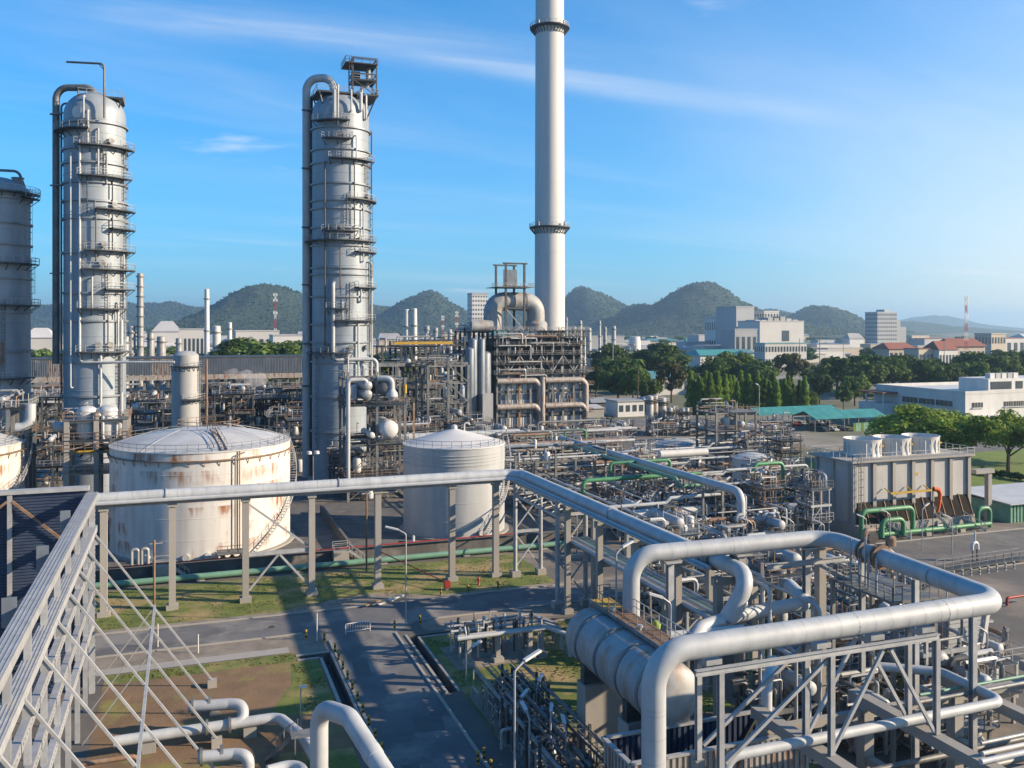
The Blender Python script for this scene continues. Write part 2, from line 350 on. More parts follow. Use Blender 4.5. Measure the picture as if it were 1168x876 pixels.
def flange(mb, p, d, r, t=.18): d = Vector(d).normalized(); p = Vector(p); mb.tube([p-d*t/2, p+d*t/2], r, 14)

ORD = ['first', 'second', 'third', 'fourth', 'fifth', 'sixth', 'seventh', 'eighth', 'ninth', 'tenth', 'eleventh', 'twelfth', 'thirteenth', 'fourteenth', 'fifteenth', 'sixteenth', 'seventeenth', 'eighteenth', 'nineteenth', 'twentieth',
       'twenty-first', 'twenty-second', 'twenty-third', 'twenty-fourth', 'twenty-fifth', 'twenty-sixth', 'twenty-seventh', 'twenty-eighth', 'twenty-ninth', 'thirtieth']
from mathutils import noise as NZ
# ---------------------------------------------------------------- the setting: ground, roads, ditches, hills
def sheet(name, rects, z, mat, polys=()):
    mb = MB()
    for x0, x1, y0, y1 in rects: mb.add([(x0, y0, z), (x1, y0, z), (x1, y1, z), (x0, y1, z)], [(0, 1, 2, 3)])
    for p in polys: mb.add([(x, y, z) for x, y in p], [tuple(range(len(p)))])
    return struct(mb.build(name, mat, smooth=False))
B_ = 15000
sheet('ground', [(-B_, B_, -B_, 8), (-B_, -120, 8, 330), (135, B_, 8, 330), (-B_, B_, 330, B_)], 0, 'plain')
sheet('plant_yard', [(-120, 12.9, 8, 90.2), (-120, 10.8, 90.2, 91.2), (-120, 12.9, 91.2, 330), (12.9, 13.8, 8, 70), (12.9, 13.8, 91.2, 330),
    (13.8, 22.3, 8, 330), (22.3, 23.2, 8, 77.5), (22.3, 23.2, 93.2, 330), (23.2, 135, 8, 92.4), (44, 135, 92.4, 93.2), (23.2, 135, 93.2, 330)], 0, 'yard')
def ditch(x0, x1, y0, y1):
    mb = MB(); d = -1.1
    mb.add([(x0, y0, d), (x1, y0, d), (x1, y1, d), (x0, y1, d)], [(0, 1, 2, 3)])
    return mb
mb = MB()
for x0, x1, y0, y1 in ((12.9, 13.8, 70, 91.2), (10.8, 12.9, 90.2, 91.2), (22.3, 23.2, 77.5, 93.2), (23.2, 44, 92.4, 93.2)):
    d = -1.1; mb.add([(x0, y0, d), (x1, y0, d), (x1, y1, d), (x0, y1, d)], [(0, 1, 2, 3)])
def wallq(x0, y0, x1, y1): mb.add([(x0, y0, -1.1), (x1, y1, -1.1), (x1, y1, 0), (x0, y0, 0)], [(0, 1, 2, 3)])
for q in ((12.9, 70, 12.9, 90.2), (13.8, 70, 13.8, 91.2), (12.9, 70, 13.8, 70), (10.8, 90.2, 12.9, 90.2), (10.8, 91.2, 13.8, 91.2), (10.8, 90.2, 10.8, 91.2),
          (22.3, 77.5, 22.3, 93.2), (23.2, 77.5, 23.2, 92.4), (22.3, 77.5, 23.2, 77.5), (22.3, 93.2, 44, 93.2), (23.2, 92.4, 44, 92.4), (44, 92.4, 44, 93.2)): wallq(*q)
struct(mb.build('drain_ditch', 'dark_concrete', smooth=False))
mb = MB()
for x0, x1, y0, y1 in ((12.6, 12.9, 70, 90.2), (13.8, 14.05, 70, 91.2), (10.5, 12.9, 89.95, 90.2), (10.5, 13.8, 91.2, 91.5), (22.05, 22.3, 77.5, 93.4), (23.2, 23.45, 77.5, 92.4), (23.45, 44, 92.15, 92.4)):
    mb.box(x0, x1, y0, y1, -.05, .10)
struct(mb.build('ditch_kerb', 'concrete', smooth=False))
sheet('road', [(-90, 48, 97.8, 104.8), (48, 85, 97.8, 104.8)], .008, 'asphalt')
sheet('side_road', [(14.4, 21.2, 10, 97.8)], .008, 'asphalt')
sheet('side_road_mouth', [], .006, 'asphalt', [[(12.0, 97.8), (14.4, 94.6), (21.2, 94.6), (24.5, 97.8)]])
sheet('wide_road', [(85, 190, 92.5, 108)], .008, 'asphalt_pale')
sheet('footpath', [(-40, 10, 92.6, 94.2)], .012, 'concrete')
sheet('road_shoulder', [(-90, 12.0, 94.2, 97.8), (24.5, 85, 94.0, 97.8)], .004, 'gravel')
sheet('grass_verge', [(-30, 45, 106.2, 121.6)], .008, 'grass')
sheet('dry_verge', [(-30, 85, 104.8, 106.2)], .006, 'gravel', [[(12, 106.2), (26, 106.2), (23, 110.2), (15, 108.6)]])
sheet('worn_track', [], .013, 'gravel', [[(9, 104.85), (30, 104.85), (27, 107.4), (22, 109.6), (15.5, 108.4), (11, 106.4)]])
sheet('dirt_plot', [(-7, 10.5, 66, 92.4), (10.5, 12.5, 66, 89.9)], .008, 'dirt')
sheet('grass_edge', [(-7, 10.4, 90.0, 92.3)], .013, 'grass', [[(6.5, 78), (12.4, 77), (12.4, 89.6), (9.8, 89.4), (9.2, 84)], [(4, 62), (12.4, 62), (12.4, 70), (7, 71)]])
sheet('grass_plot', [(23.6, 45, 66, 92.1)], .008, 'grass')
sheet('concrete_pad', [(24.6, 34, 82.2, 88.6), (23.8, 29.4, 58, 76.4)], .03, 'gravel')
sheet('gravel_ground', [(34, 82, 66, 92)], .004, 'yard')
sheet('grass_patch', [(46.5, 62, 30, 41), (38, 44.5, 53, 60), (54, 70, 60, 80), (60, 82, 84, 91)], .012, 'grass')
sheet('shaded_tank_yard', [(-60, 62, 126, 166)], .012, 'dark_concrete')  # dark ground colour stands in for deep shade round the tanks
for i, (x0, x1, y0, y1) in enumerate(((-6, -1.5, 98.6, 100.4), (26, 31, 102.2, 104.0), (15.2, 17.0, 84, 88.5), (17.8, 20.4, 70.5, 73.2), (34, 36, 98.4, 101.4), (15.0, 16.6, 63, 66))):
    sheet('road_patch', [], .012, 'tar', [[(x0, y0+.2), (x1-.3, y0), (x1, y1-.25), (x0+.25, y1)]])
for x, y in ((18.6, 79.6), (9, 101.2), (30, 100), (16.4, 92)):
    struct(MB().lathe(x, y, [(.38, .009), (.38, .02), (.30, .024), (.02, .024)], 18).build('manhole_cover', 'dark_steel'))
tg = random.Random(3); tv = []; tf = []
for (x0, x1, y0, y1, n) in ((-28, 44, 106.4, 121.4, 5200), (-6.8, 10.2, 90.1, 92.2, 700), (9.8, 12.3, 77, 89.5, 400), (23.7, 44, 76.6, 82, 900), (23.7, 44, 88.8, 92, 700), (34.4, 44.6, 66, 92, 1500), (54, 70, 60, 80, 900), (38, 44.5, 53, 60, 300)):
    for k in range(n):
        x = tg.uniform(x0, x1); y = tg.uniform(y0, y1); nn = NZ.noise(Vector((x*.35, y*.35, 1)))
        if nn < tg.uniform(-.2, .4): continue
        h = tg.uniform(.03, .09); a = tg.uniform(0, 3.14); s_ = tg.uniform(.05, .11)
        for e in (0, 1.2, 2.2):
            c, q = math.cos(a+e)*s_, math.sin(a+e)*s_; i = len(tv); tv += [(x-c, y-q, .0), (x+c, y+q, .0), (x+c*1.3+q*.6, y+q*1.3+c*.6, h), (x-c*.6+q, y-q*.6+c, h*.9)]; tf.append((i, i+1, i+2, i+3))
tm = MB(); tm.v = tv; tm.f = tf; struct(tm.build('grass_tufts', 'grass_blade', smooth=False), 'stuff')
def ring_kerb(name, rects):
    mb = MB()
    for r in rects: mb.box(*r, -.05, .14)
    return struct(mb.build(name, 'concrete', smooth=False))
ring_kerb('kerb', [(-90, 47.5, 104.8, 105.0), (-90, 11.9, 97.6, 97.8), (24.6, 85, 97.6, 97.8), (14.15, 14.4, 30, 94.5), (21.2, 21.45, 30, 94.5)])
ring_kerb('road_kerb', [(85, 190, 108, 108.25), (85, 190, 92.2, 92.45)])
sheet('lawn', [(132, 230, 112, 178)], .012, 'lawn')
sheet('far_lawn', [(150, 330, 178, 190)], .010, 'asphalt_pale')
sheet('far_road', [(60, 175, 262, 285)], .010, 'asphalt')
sheet('dry_field', [(135, 180, 246, 262)], .012, 'gravel')

# (hills)
# hills: real ridges kilometres away, forest canopy as relief
def hill(px, d, wpx, y_peak, seed, depth=900, skew=0.0, p=1.7, step=9.0, low=0):
    zp = zat(y_peak, d); cx, cy = at(px, d); half = wpx/F*d; mbv = []; nx = min(230, int(2*half*1.25/step)); ny = 70
    u = Vector((RT[0], RT[1])); v_ = Vector((FW[0], FW[1]))
    for j in range(ny+1):
        vv = (j/ny*2-1)*depth*.75-depth*.15
        for i in range(nx+1):
            uu = (i/nx*2-1)*half*1.25
            sk = half*(1+skew*(1 if uu > 0 else -1))
            hgt = zp*math.exp(-(abs(uu)/sk*1.35)**p-(abs(vv)/depth*1.9)**2)
            x = cx+u.x*uu+v_.x*vv; y = cy+u.y*uu+v_.y*vv
            n1 = NZ.fractal(Vector((x*.0034+seed, y*.0034, seed)), 1.0, 2.0, 5)
            n2 = NZ.noise(Vector((x*.06, y*.06, seed)))*.6+NZ.noise(Vector((x*.13, y*.13, seed)))*.4
            k = min(1, hgt/25)
            mbv.append((x, y, max(-3, hgt*(1+.27*n1)-2+n2*6*k)))
    f = [(j*(nx+1)+i, j*(nx+1)+i+1, (j+1)*(nx+1)+i+1, (j+1)*(nx+1)+i) for j in range(ny) for i in range(nx)]
    mb = MB(); mb.v = mbv; mb.f = f
    if d < 5000:                                   # tree crowns standing on the slope that faces the plant
        rg = random.Random(seed); cv = []; cf = []
        for k in range(int(6500*half/400)):
            q = mbv[rg.randrange(int(len(mbv)*.72))]
            if q[2] < 8: continue
            r = rg.uniform(2.0, 4.6)*d/3000; x = q[0]+rg.uniform(-6, 6); y = q[1]+rg.uniform(-6, 6); z = q[2]+r*.1; i = len(cv); hh = r*rg.uniform(.7, 1.2)
            for a in range(5): t_ = a*1.2566+rg.random()*.6; cv.append((x+math.cos(t_)*r, y+math.sin(t_)*r, z))
            cv += [(x+rg.uniform(-1, 1), y, z+hh), (x, y, z-r)]
            for a in range(5): cf += [(i+a, i+(a+1) % 5, i+5), (i+(a+1) % 5, i+a, i+6)]
        cm = MB(); cm.v = cv; cm.f = cf; struct(cm.build('forest_canopy', 'canopy', ang=180), 'stuff')
    return struct(mb.build('hill', 'forest', ang=180))
hill(305, 2500, 125, 330, 1.3, 700, .05)
hill(150, 4300, 210, 345, 2.7, 900, p=2.6)
hill(20, 4600, 150, 349, 9.1, 900, p=2.4)
hill(492, 3300, 82, 331, 4.1, 700)
hill(425, 3700, 80, 343, 5.9, 700)
hill(668, 3600, 72, 324, 3.3, 800, .15)
hill(793, 3000, 108, 321, 6.2, 800, .1, p=1.5)
hill(730, 3300, 60, 346, 8.8, 700)
hill(938, 3500, 62, 351, 7.4, 700)
hill(885, 3900, 70, 357, 10.2, 700)
hill(1010, 5200, 120, 365, 11.5, 900)
hill(1065, 9500, 60, 359, 12.5, 1500, step=25)
hill(570, 4200, 60, 352, 13.5, 700)
hill(400, 4000, 190, 351, 14.5, 700, p=2.4)
hill(610, 4500, 200, 355, 15.5, 700, p=2.4)
hill(850, 4300, 170, 356, 16.5, 700, p=2.4)

# air: one even haze box round camera, ground and everything built
hz = MB(); hz.box(-17000, 17000, -17000, 17000, -4, 265)
hzo = struct(hz.build('haze', None, smooth=False), 'stuff')
hm = bpy.data.materials.new('haze_air'); hm.use_nodes = True; t = hm.node_tree; t.nodes.clear()
pv = t.nodes.new('ShaderNodeVolumePrincipled'); pv.inputs['Color'].default_value = (.50, .76, 1.0, 1); pv.inputs['Density'].default_value = .00012; pv.inputs['Anisotropy'].default_value = .45
mo = t.nodes.new('ShaderNodeOutputMaterial'); t.links.new(pv.outputs[0], mo.inputs['Volume']); hzo.data.materials.append(hm)
# ---------------------------------------------------------------- columns, tanks, chimney, heater
def railarc(mb, cx, cy, r, z, a0, a1, gap=1.6, wd=.055):
    n = max(2, int(abs(a1-a0)*r/1.5)); mb.rail([(cx+r*math.cos(a0+(a1-a0)*k/n), cy+r*math.sin(a0+(a1-a0)*k/n), z) for k in range(n+1)], gap=9, wd=wd)
def platform(T, cx, cy, R0, z, a0, a1, wd=1.6, mat='dark_steel'):
    a0, a1 = R(a0), R(a1); n = max(4, int((a1-a0)/R(9)))
    mb = MB(); r1 = R0+wd; mb.lathe(cx, cy, [(R0+.05, z), (r1, z), (r1, z-.22), (R0+.05, z-.22), (R0+.05, z)], n, a0, a1)
    for k in range(n//2+1):
        a = a0+(a1-a0)*k/(n//2 or 1); c, s_ = math.cos(a), math.sin(a)
        mb.bar((cx+R0*c, cy+R0*s_, z-1.3), (cx+(r1-.2)*c, cy+(r1-.2)*s_, z-.2), .12)
    P = mb.build('platform', mat, T)
    rb = MB(); railarc(rb, cx, cy, r1-.05, z, a0, a1, wd=.07)
    for a in (a0, a1): rb.rail([(cx+(R0+.1)*math.cos(a), cy+(R0+.1)*math.sin(a), z), (cx+r1*math.cos(a), cy+r1*math.sin(a), z)], wd=.07)
    rb.build('railing', 'galv', P)
    return P
def shell_prof(Rr, z0, z1, dome): 
    pr = [(Rr*1.0, z0)]
    z = z0
    while z+2.4 < z1-dome: z += 2.4; pr += [(Rr, z-.07), (Rr+.05, z-.05), (Rr+.05, z+.05), (Rr, z+.07)]
    pr.append((Rr, z1-dome))
    for k in range(1, 9): a = math.pi/2*k/8; pr.append((Rr*math.cos(a) if k < 8 else .05, z1-dome+dome*math.sin(a)))
    return pr
def column_tower(name, label, px, d, wpx, ytop, rings, plats, dome=3.6, mat='tower_shell'):
    cx, cy = at(px, d); Rr = wpx/2*d/F; zt = zat(ytop, d)
    T = thing(name, label, 'column', (cx, cy, 0))
    MB().lathe(cx, cy, shell_prof(Rr, 0, zt, dome), 48).build('shell', mat, T)
    MB().lathe(cx, cy, [(Rr+.02, 0), (Rr+.9, 0), (Rr+.9, 1.2), (Rr+.02, 1.2)], 32).build('base_ring', 'concrete', T)
    for y in rings:
        z = zat(y, d); MB().lathe(cx, cy, [(Rr-.02, z-.16), (Rr+.4, z-.16), (Rr+.4, z+.16), (Rr-.02, z+.16)], 48).build('ring', 'ring_grey', T)
    for y, a0, a1 in plats: platform(T, cx, cy, Rr, zat(y, d), a0, a1)
    return T, cx, cy, Rr, zt
def circ(cx, cy, r, a, z): return (cx+r*math.cos(R(a)), cy+r*math.sin(R(a)), z)

# --- left-hand tall column (T1)
d1 = 162
T, cx, cy, Rr, zt = column_tower('distillation_column', 'tall silver column with davit arm and overhead pipe on its left, behind the rusty white tank', 108.5, d1, 65, 106,
    [145, 174, 190, 212, 232, 252, 290, 335, 366, 401, 412, 450], [(153, -190, -95), (171, -115, -8), (205, -110, -20), (241, -85, 0), (287, -100, 0), (308, -105, 5), (352, -110, -35), (400, -112, -28), (262, -60, 0), (330, -70, 0)], 4.4)
Z = lambda y: zat(y, d1)
opx, opy = at(64, d1)
mb = MB(); mb.tube([(opx, opy, Z(415)), (opx, opy, Z(100)), (cx, cy, Z(100)), (cx, cy, Z(112))], .62, 14, bend=2.2, arc=8); mb.build('overhead_pipe', 'steel', T)  # darker steel colour stands in for the shade on this pipe
mb = MB(); q = at(70, d1); mb.tube([(*q, Z(455)), (*q, Z(118)), (cx, cy, Z(118))], .18, 8, bend=.8); mb.build('vent_pipe', 'steel', T)
for y in (131, 212, 312): 
    mb = MB(); mb.bar((opx-.9, opy, Z(y)), (cx-Rr+.2, cy, Z(y)), .35, .2); mb.bar((opx-.9, opy-.7, Z(y)), (opx+.9, opy-.7, Z(y)), .2, .2); mb.build('pipe_bracket', 'steel', T)
mb = MB(); q = circ(cx, cy, Rr+.25, -112, 0)
mb.tube([(q[0], q[1], Z(166)), (q[0], q[1], Z(412)), (*at(199, d1-4), Z(412))], .22, 8, bend=.8); mb.build('transfer_pipe', 'silver', T)
mb = MB(); zt2 = Z(113)
mb.box(cx-2.6, cx+4.8, cy-3.0, cy+3.0, zt2-.3, zt2)
for a, b in ((-2.4, -2.8), (4.6, -2.8), (-2.4, 2.8), (4.6, 2.8)): mb.bar((cx+a, cy+b, zt2), (cx+a*.75, cy+b*.75, zt2-4.2), .22)
P = mb.build('crown_platform', 'dark_steel', T)
MB().rail([(cx-2.6, cy-3, zt2), (cx+4.8, cy-3, zt2), (cx+4.8, cy+3, zt2), (cx-2.6, cy+3, zt2)], wd=.08, closed=True).build('railing', 'galv', P)
dx, dy = at(119, d1-5)
mb = MB(); mb.tube([(dx, dy, Z(142)), (dx, dy, Z(82)), (*at(76, d1-4), Z(78))], .19, 8, bend=.9); mb.bar((dx, dy, Z(89)), (*at(112, d1-5), Z(81.5)), .14); mb.build('davit', 'steel', T)
def disc_on(T, cx, cy, Rr, a, z, r, mat):
    mb = MB(); n = 18; v = []
    for k in range(n):
        th = 2*math.pi*k/n; aa = R(a)+r*math.cos(th)/Rr; v.append((cx+(Rr+.05)*math.cos(aa), cy+(Rr+.05)*math.sin(aa), z+r*math.sin(th)))
    mb.add(v, [tuple(range(n))]); mb.build('round_plate', mat, T, smooth=False)
disc_on(T, cx, cy, Rr, -118, Z(135), 1.1, 'white_paint')
for a, y0, y1 in ((-24, 241, 171), (-18, 308, 241), (-28, 400, 308), (-40, 460, 400), (-70, 205, 171), (-62, 352, 308)):
    q = circ(cx, cy, Rr+.35, a, Z(y0)); MB().ladder(q, Z(y1)-Z(y0)+1, (math.cos(R(a)), math.sin(R(a))), t=.08).build('ladder', 'steel', T)
for a, y0, y1, r in ((-80, 205, 153, .16), (-66, 214, 180, .13), (-44, 400, 346, .2), (-50, 366, 352, .13), (-36, 470, 365, .3), (-97, 171, 134, .2), (-90, 352, 318, .16), (-104, 153, 118, .17)):
    q = circ(cx, cy, Rr+.5, a, 0); q2 = circ(cx, cy, Rr-.2, a, 0)
    MB().tube([(q2[0], q2[1], Z(y1)), (q[0], q[1], Z(y1)), (q[0], q[1], Z(y0)), (q2[0], q2[1], Z(y0))], r, 8, bend=.3).build('small_pipe', 'silver', T)
for a, y in ((-58, 165), (-52, 236), (-70, 281), (-80, 393), (-60, 393), (-74, 302), (-104, 146)):
    p = Vector(circ(cx, cy, Rr-.3, a, Z(y))); o = Vector((math.cos(R(a)), math.sin(R(a)), 0)); mb = MB(); mb.tube([p, p+o*.9], .42, 12); flange(mb, p+o*.9, o, .55); mb.build('manway', 'steel', T)

for a, y0, y1, r in ((-128, 440, 180, .14), (-84, 300, 245, .12), (-56, 290, 210, .12), (-76, 460, 402, .22), (-98, 250, 206, .1), (-30, 352, 290, .14), (-64, 405, 356, .12)):
    q = circ(cx, cy, Rr+.55, a, 0); q2 = circ(cx, cy, Rr-.2, a, 0)
    MB().tube([(q2[0], q2[1], Z(y1)), (q[0], q[1], Z(y1)), (q[0], q[1], Z(y0)), (q2[0], q2[1], Z(y0))], r, 8, bend=.3).build('small_pipe', 'dark_steel' if r < .14 else 'silver', T)
# --- middle tall column (T2)
d2 = 190
T, cx, cy, Rr, zt = column_tower('distillation_column', 'tall silver column with boxy steel frame on top, left of the white chimney', 388.5, d2, 64, 107,
    [151, 175, 190, 213, 232, 241, 262, 282, 307, 314, 339, 370, 390, 412, 451, 490], [(144, -150, -85), (164, -130, -80), (186, -118, -30), (230, -85, 5), (266, -130, -70), (276, -200, -20), (288, -70, 0), (328, -70, 0), (352, -122, -88), (365, -108, -25), (401, -170, -80), (433, -90, -10)], 4.6)
Z = lambda y: zat(y, d2)
opx, opy = at(349.5, d2)
mb = MB(); mb.tube([(opx, opy, 1), (opx, opy, Z(90)), (cx-1.5, cy-.5, Z(90)), (cx-1.5, cy-.5, Z(112))], .85, 16, bend=2.6, arc=8); mb.build('overhead_pipe', 'silver', T)
for y in (127, 193, 260, 325, 392, 440):
    mb = MB(); mb.bar((opx-1.1, opy-1.0, Z(y)), (opx+1.1, opy-1.0, Z(y)), .25, .3); mb.bar((opx, opy, Z(y)), (cx-Rr+.2, cy, Z(y)), .4, .3); mb.build('pipe_bracket', 'dark_steel', T)
mb = MB(); zt2 = Z(110); mb.box(cx-5.5, cx+7.3, cy-4.2, cy+4.2, zt2-.35, zt2)
for a, b in ((-5, -4), (-1, -4), (3, -4), (6.9, -4), (6.9, 4), (-5, 4)): mb.bar((cx+a, cy+b, zt2-.3), (cx+a*.72, cy+b*.8, zt2-5), .25)
P = mb.build('crown_platform', 'dark_steel', T)
MB().rail([(cx-5.5, cy-4.2, zt2), (cx+7.3, cy-4.2, zt2), (cx+7.3, cy+4.2, zt2), (cx-5.5, cy+4.2, zt2)], wd=.08, closed=True).build('railing', 'galv', P)
xa, xb, ya, yb, zc_, zd = cx+2.2, cx+7.2, cy-2.4, cy+2.4, zt2, Z(68)
for x in (xa, xb):
    for y in (ya, yb): MB().bar((x, y, zc_), (x, y, zd), .26).build('frame_post', 'dark_steel', T)
mb = MB()
for z in (zc_+3.4, zd-3.2, zd):
    for p, q in (((xa, ya), (xb, ya)), ((xb, ya), (xb, yb)), ((xb, yb), (xa, yb)), ((xa, yb), (xa, ya))): mb.bar((*p, z), (*q, z), .22)
mb.bar((xa, ya, zc_+.1), (xb, ya, zc_+3.3), .16); mb.bar((xb, ya, zc_+.1), (xa, ya, zc_+3.3), .16); mb.bar((xb, ya, zc_+.1), (xb, yb, zc_+3.3), .16)
mb.box(xa, xb, ya, yb, zc_+3.15, zc_+3.35); mb.build('frame_beam', 'dark_steel', T)
MB().lathe(cx+5.9, cy, [(.02, zd-.6), (.55, zd-.9), (.55, zc_+3.5), (.02, zc_+3.4)], 14).build('vent_drum', 'steel', T)
MB().tube([(cx+4.3, cy-1, zc_), (cx+4.3, cy-1, zc_+2.2), (cx+5.6, cy-1, zc_+2.2), (cx+5.6, cy-1, zc_+4)], .35, 8, bend=.4).build('relief_pipe', 'silver', T)
MB().rail([(xa, ya, zc_+3.35), (xb, ya, zc_+3.35), (xb, yb, zc_+3.35)], wd=.08).build('railing', 'galv', T)
disc_on(T, cx, cy, Rr, -116, Z(134), 1.45, 'galv')
q = circ(cx, cy, Rr+.5, -113, 0); q3 = circ(cx, cy, Rr+1.2, -25, 0); q2 = circ(cx, cy, Rr-.3, -113, 0)
mb = MB(); mb.tube([(q2[0], q2[1], Z(324)), (q[0], q[1], Z(324)), (q[0], q[1], Z(409)), (q3[0], q3[1]-3, Z(409)), (q3[0], q3[1]-3, Z(440))], .42, 10, bend=1.1); mb.build('side_pipe', 'silver', T)
for a, y0, y1 in ((-40, 230, 186), (-22, 288, 230), (-18, 328, 276), (-28, 401, 328), (-92, 186, 144), (-85, 266, 230), (-80, 365, 328), (-150, 510, 401)):
    q = circ(cx, cy, Rr+.35, a, Z(y0)); MB().ladder(q, Z(y1)-Z(y0)+1, (math.cos(R(a)), math.sin(R(a))), t=.08).build('ladder', 'steel', T)
for a, y0, y1, r in ((-110, 144, 112, .45), (-104, 150, 106, .22), (-80, 134, 110, .2), (-60, 132, 112, .35), (-46, 140, 112, .22), (-18, 450, 300, .26), (-30, 405, 370, .16), (-70, 190, 160, .15), (-96, 365, 345, .18), (-60, 345, 330, .2)):
    q = circ(cx, cy, Rr+.6, a, 0); q2 = circ(cx, cy, Rr-.2, a, 0)
    MB().tube([(q2[0], q2[1], Z(y1)), (q[0], q[1], Z(y1)), (q[0], q[1], Z(y0)), (q2[0], q2[1], Z(y0))], r, 8, bend=.4).build('small_pipe', 'silver', T)
for a, y in ((-108, 161), (-100, 161), (-40, 226), (-110, 262), (-96, 262), (-60, 275), (-80, 396), (-125, 396), (-45, 396)):
    p = Vector(circ(cx, cy, Rr-.3, a, Z(y))); o = Vector((math.cos(R(a)), math.sin(R(a)), 0)); mb = MB(); mb.tube([p, p+o*1.0], .45, 12); flange(mb, p+o*1.0, o, .6); mb.build('manway', 'steel', T)

for a, y0, y1, r in ((-128, 400, 190, .14), (-74, 276, 190, .14), (-54, 300, 235, .16), (-66, 450, 370, .2), (-100, 330, 286, .12), (-36, 365, 300, .14), (-86, 460, 405, .16), (-20, 230, 150, .14)):
    q = circ(cx, cy, Rr+.6, a, 0); q2 = circ(cx, cy, Rr-.2, a, 0)
    MB().tube([(q2[0], q2[1], Z(y1)), (q[0], q[1], Z(y1)), (q[0], q[1], Z(y0)), (q2[0], q2[1], Z(y0))], r, 8, bend=.3).build('small_pipe', 'dark_steel' if r < .15 else 'silver', T)
q = at(354.8, d2+1.5); MB().tube([(*q, 1), (*q, Z(108)), (cx-3.4, cy+1, Z(108))], .4, 10, bend=1.0).build('side_riser', 'dark_steel', T)
MB().box(xa-1.6, xb+.2, ya-.6, yb+.6, zc_+6.6, zc_+6.8).build('upper_deck', 'dark_steel', T); MB().rail([(xa-1.6, yb+.6, zc_+6.8), (xa-1.6, ya-.6, zc_+6.8), (xb+.2, ya-.6, zc_+6.8)], wd=.09).build('railing', 'dark_steel', T)
MB().ladder((xa-.3, ya-.2, zc_), zd-zc_, (-1, 0), t=.1).build('ladder', 'dark_steel', T); MB().box(xa+.6, xa+2.2, yb-1.2, yb+.2, zc_+3.4, zc_+6.0).build('hoist_drum', 'dark_steel', T)
# --- column at the left edge (T0)
d0 = 164
T, cx, cy, Rr, zt = column_tower('distillation_column', 'shaded grey column cut by the left edge of the photo', -4, d0, 69, 202,
    [228, 256, 280, 318, 356, 400, 450], [(221, -190, 5), (226, -40, 0), (301, -85, -5), (348, -140, 5), (430, -150, -20)], 3.2)
Z = lambda y: zat(y, d0)
mb = MB(); mb.tube([(cx-3, cy, Z(206)), (cx-3, cy, Z(194)), (cx+3.6, cy, Z(194)), (cx+4.6, cy, Z(213))], .25, 8, bend=1.2); mb.build('overhead_pipe', 'steel', T)
for q in ((-1.5, 0), (3.6, -1)): 
    mb = MB(); mb.tube([(cx+q[0], cy+q[1], Z(212)), (cx+q[0], cy+q[1], Z(203))], .9, 12); flange(mb, (cx+q[0], cy+q[1], Z(203)), (0, 0, 1), 1.1); mb.build('nozzle', 'steel', T)
for a, y0, y1 in ((-20, 301, 221), (-8, 348, 301), (-70, 430, 348)):
    q = circ(cx, cy, Rr+.35, a, Z(y0)); MB().ladder(q, Z(y1)-Z(y0)+1, (math.cos(R(a)), math.sin(R(a))), t=.08).build('ladder', 'steel', T)
mb = MB(); q = circ(cx, cy, Rr+.4, -75, 0); mb.tube([(q[0], q[1], Z(414)), (q[0], q[1], Z(390))], .5, 10); mb.build('level_gauge', 'rusty', T)

# --- chimney
dc = 300; cx, cy = at(627, dc); k = dc/F
T = thing('chimney', 'tall white concrete chimney with two ring balconies, cut by the top edge', 'chimney', (cx, cy, 0))
zs = lambda y: zat(y, dc)
MB().lathe(cx, cy, [(17.9*k, 0), (17.0*k, zs(300)), (16.6*k, zs(150)), (16.1*k, zs(0)), (15.6*k, 168), (14.6*k, 168), (14.6*k, 160)], 64).build('shaft', 'chimney_white', T)
for k_ in range(1, 15):
    zj = 11.5*k_; rj = 17.9*k-(17.9-15.6)*k*min(1, zj/168)+.03; MB().lathe(cx, cy, [(rj-.2, zj-.05), (rj, zj-.04), (rj, zj+.04), (rj-.2, zj+.05)], 48).build('joint', 'chimney_white', T)
for y, r in ((33, 16.2), (260, 16.85)):
    z = zs(y); r *= k
    mb = MB(); mb.lathe(cx, cy, [(r-.05, z-.25), (r+1.9, z-.05), (r+1.9, z+.25), (r-.05, z+.25)], 48)
    for a in range(0, 360, 12): c, s_ = math.cos(R(a)), math.sin(R(a)); mb.bar((cx+r*c, cy+r*s_, z-2.2), (cx+(r+1.7)*c, cy+(r+1.7)*s_, z-.2), .22)
    P = mb.build('balcony', 'dark_steel', T)
    rb = MB(); railarc(rb, cx, cy, r+1.85, z+.25, 0, 2*math.pi, wd=.09); rb.build('railing', 'galv', P)
    for a in (-150, -60): c = circ(cx, cy, r+1.2, a, z+.3); MB().lathe(c[0], c[1], [(.02, c[2]), (.4, c[2]), (.4, c[2]+1.3), (.02, c[2]+1.6)], 8).build('beacon', 'steel', P)

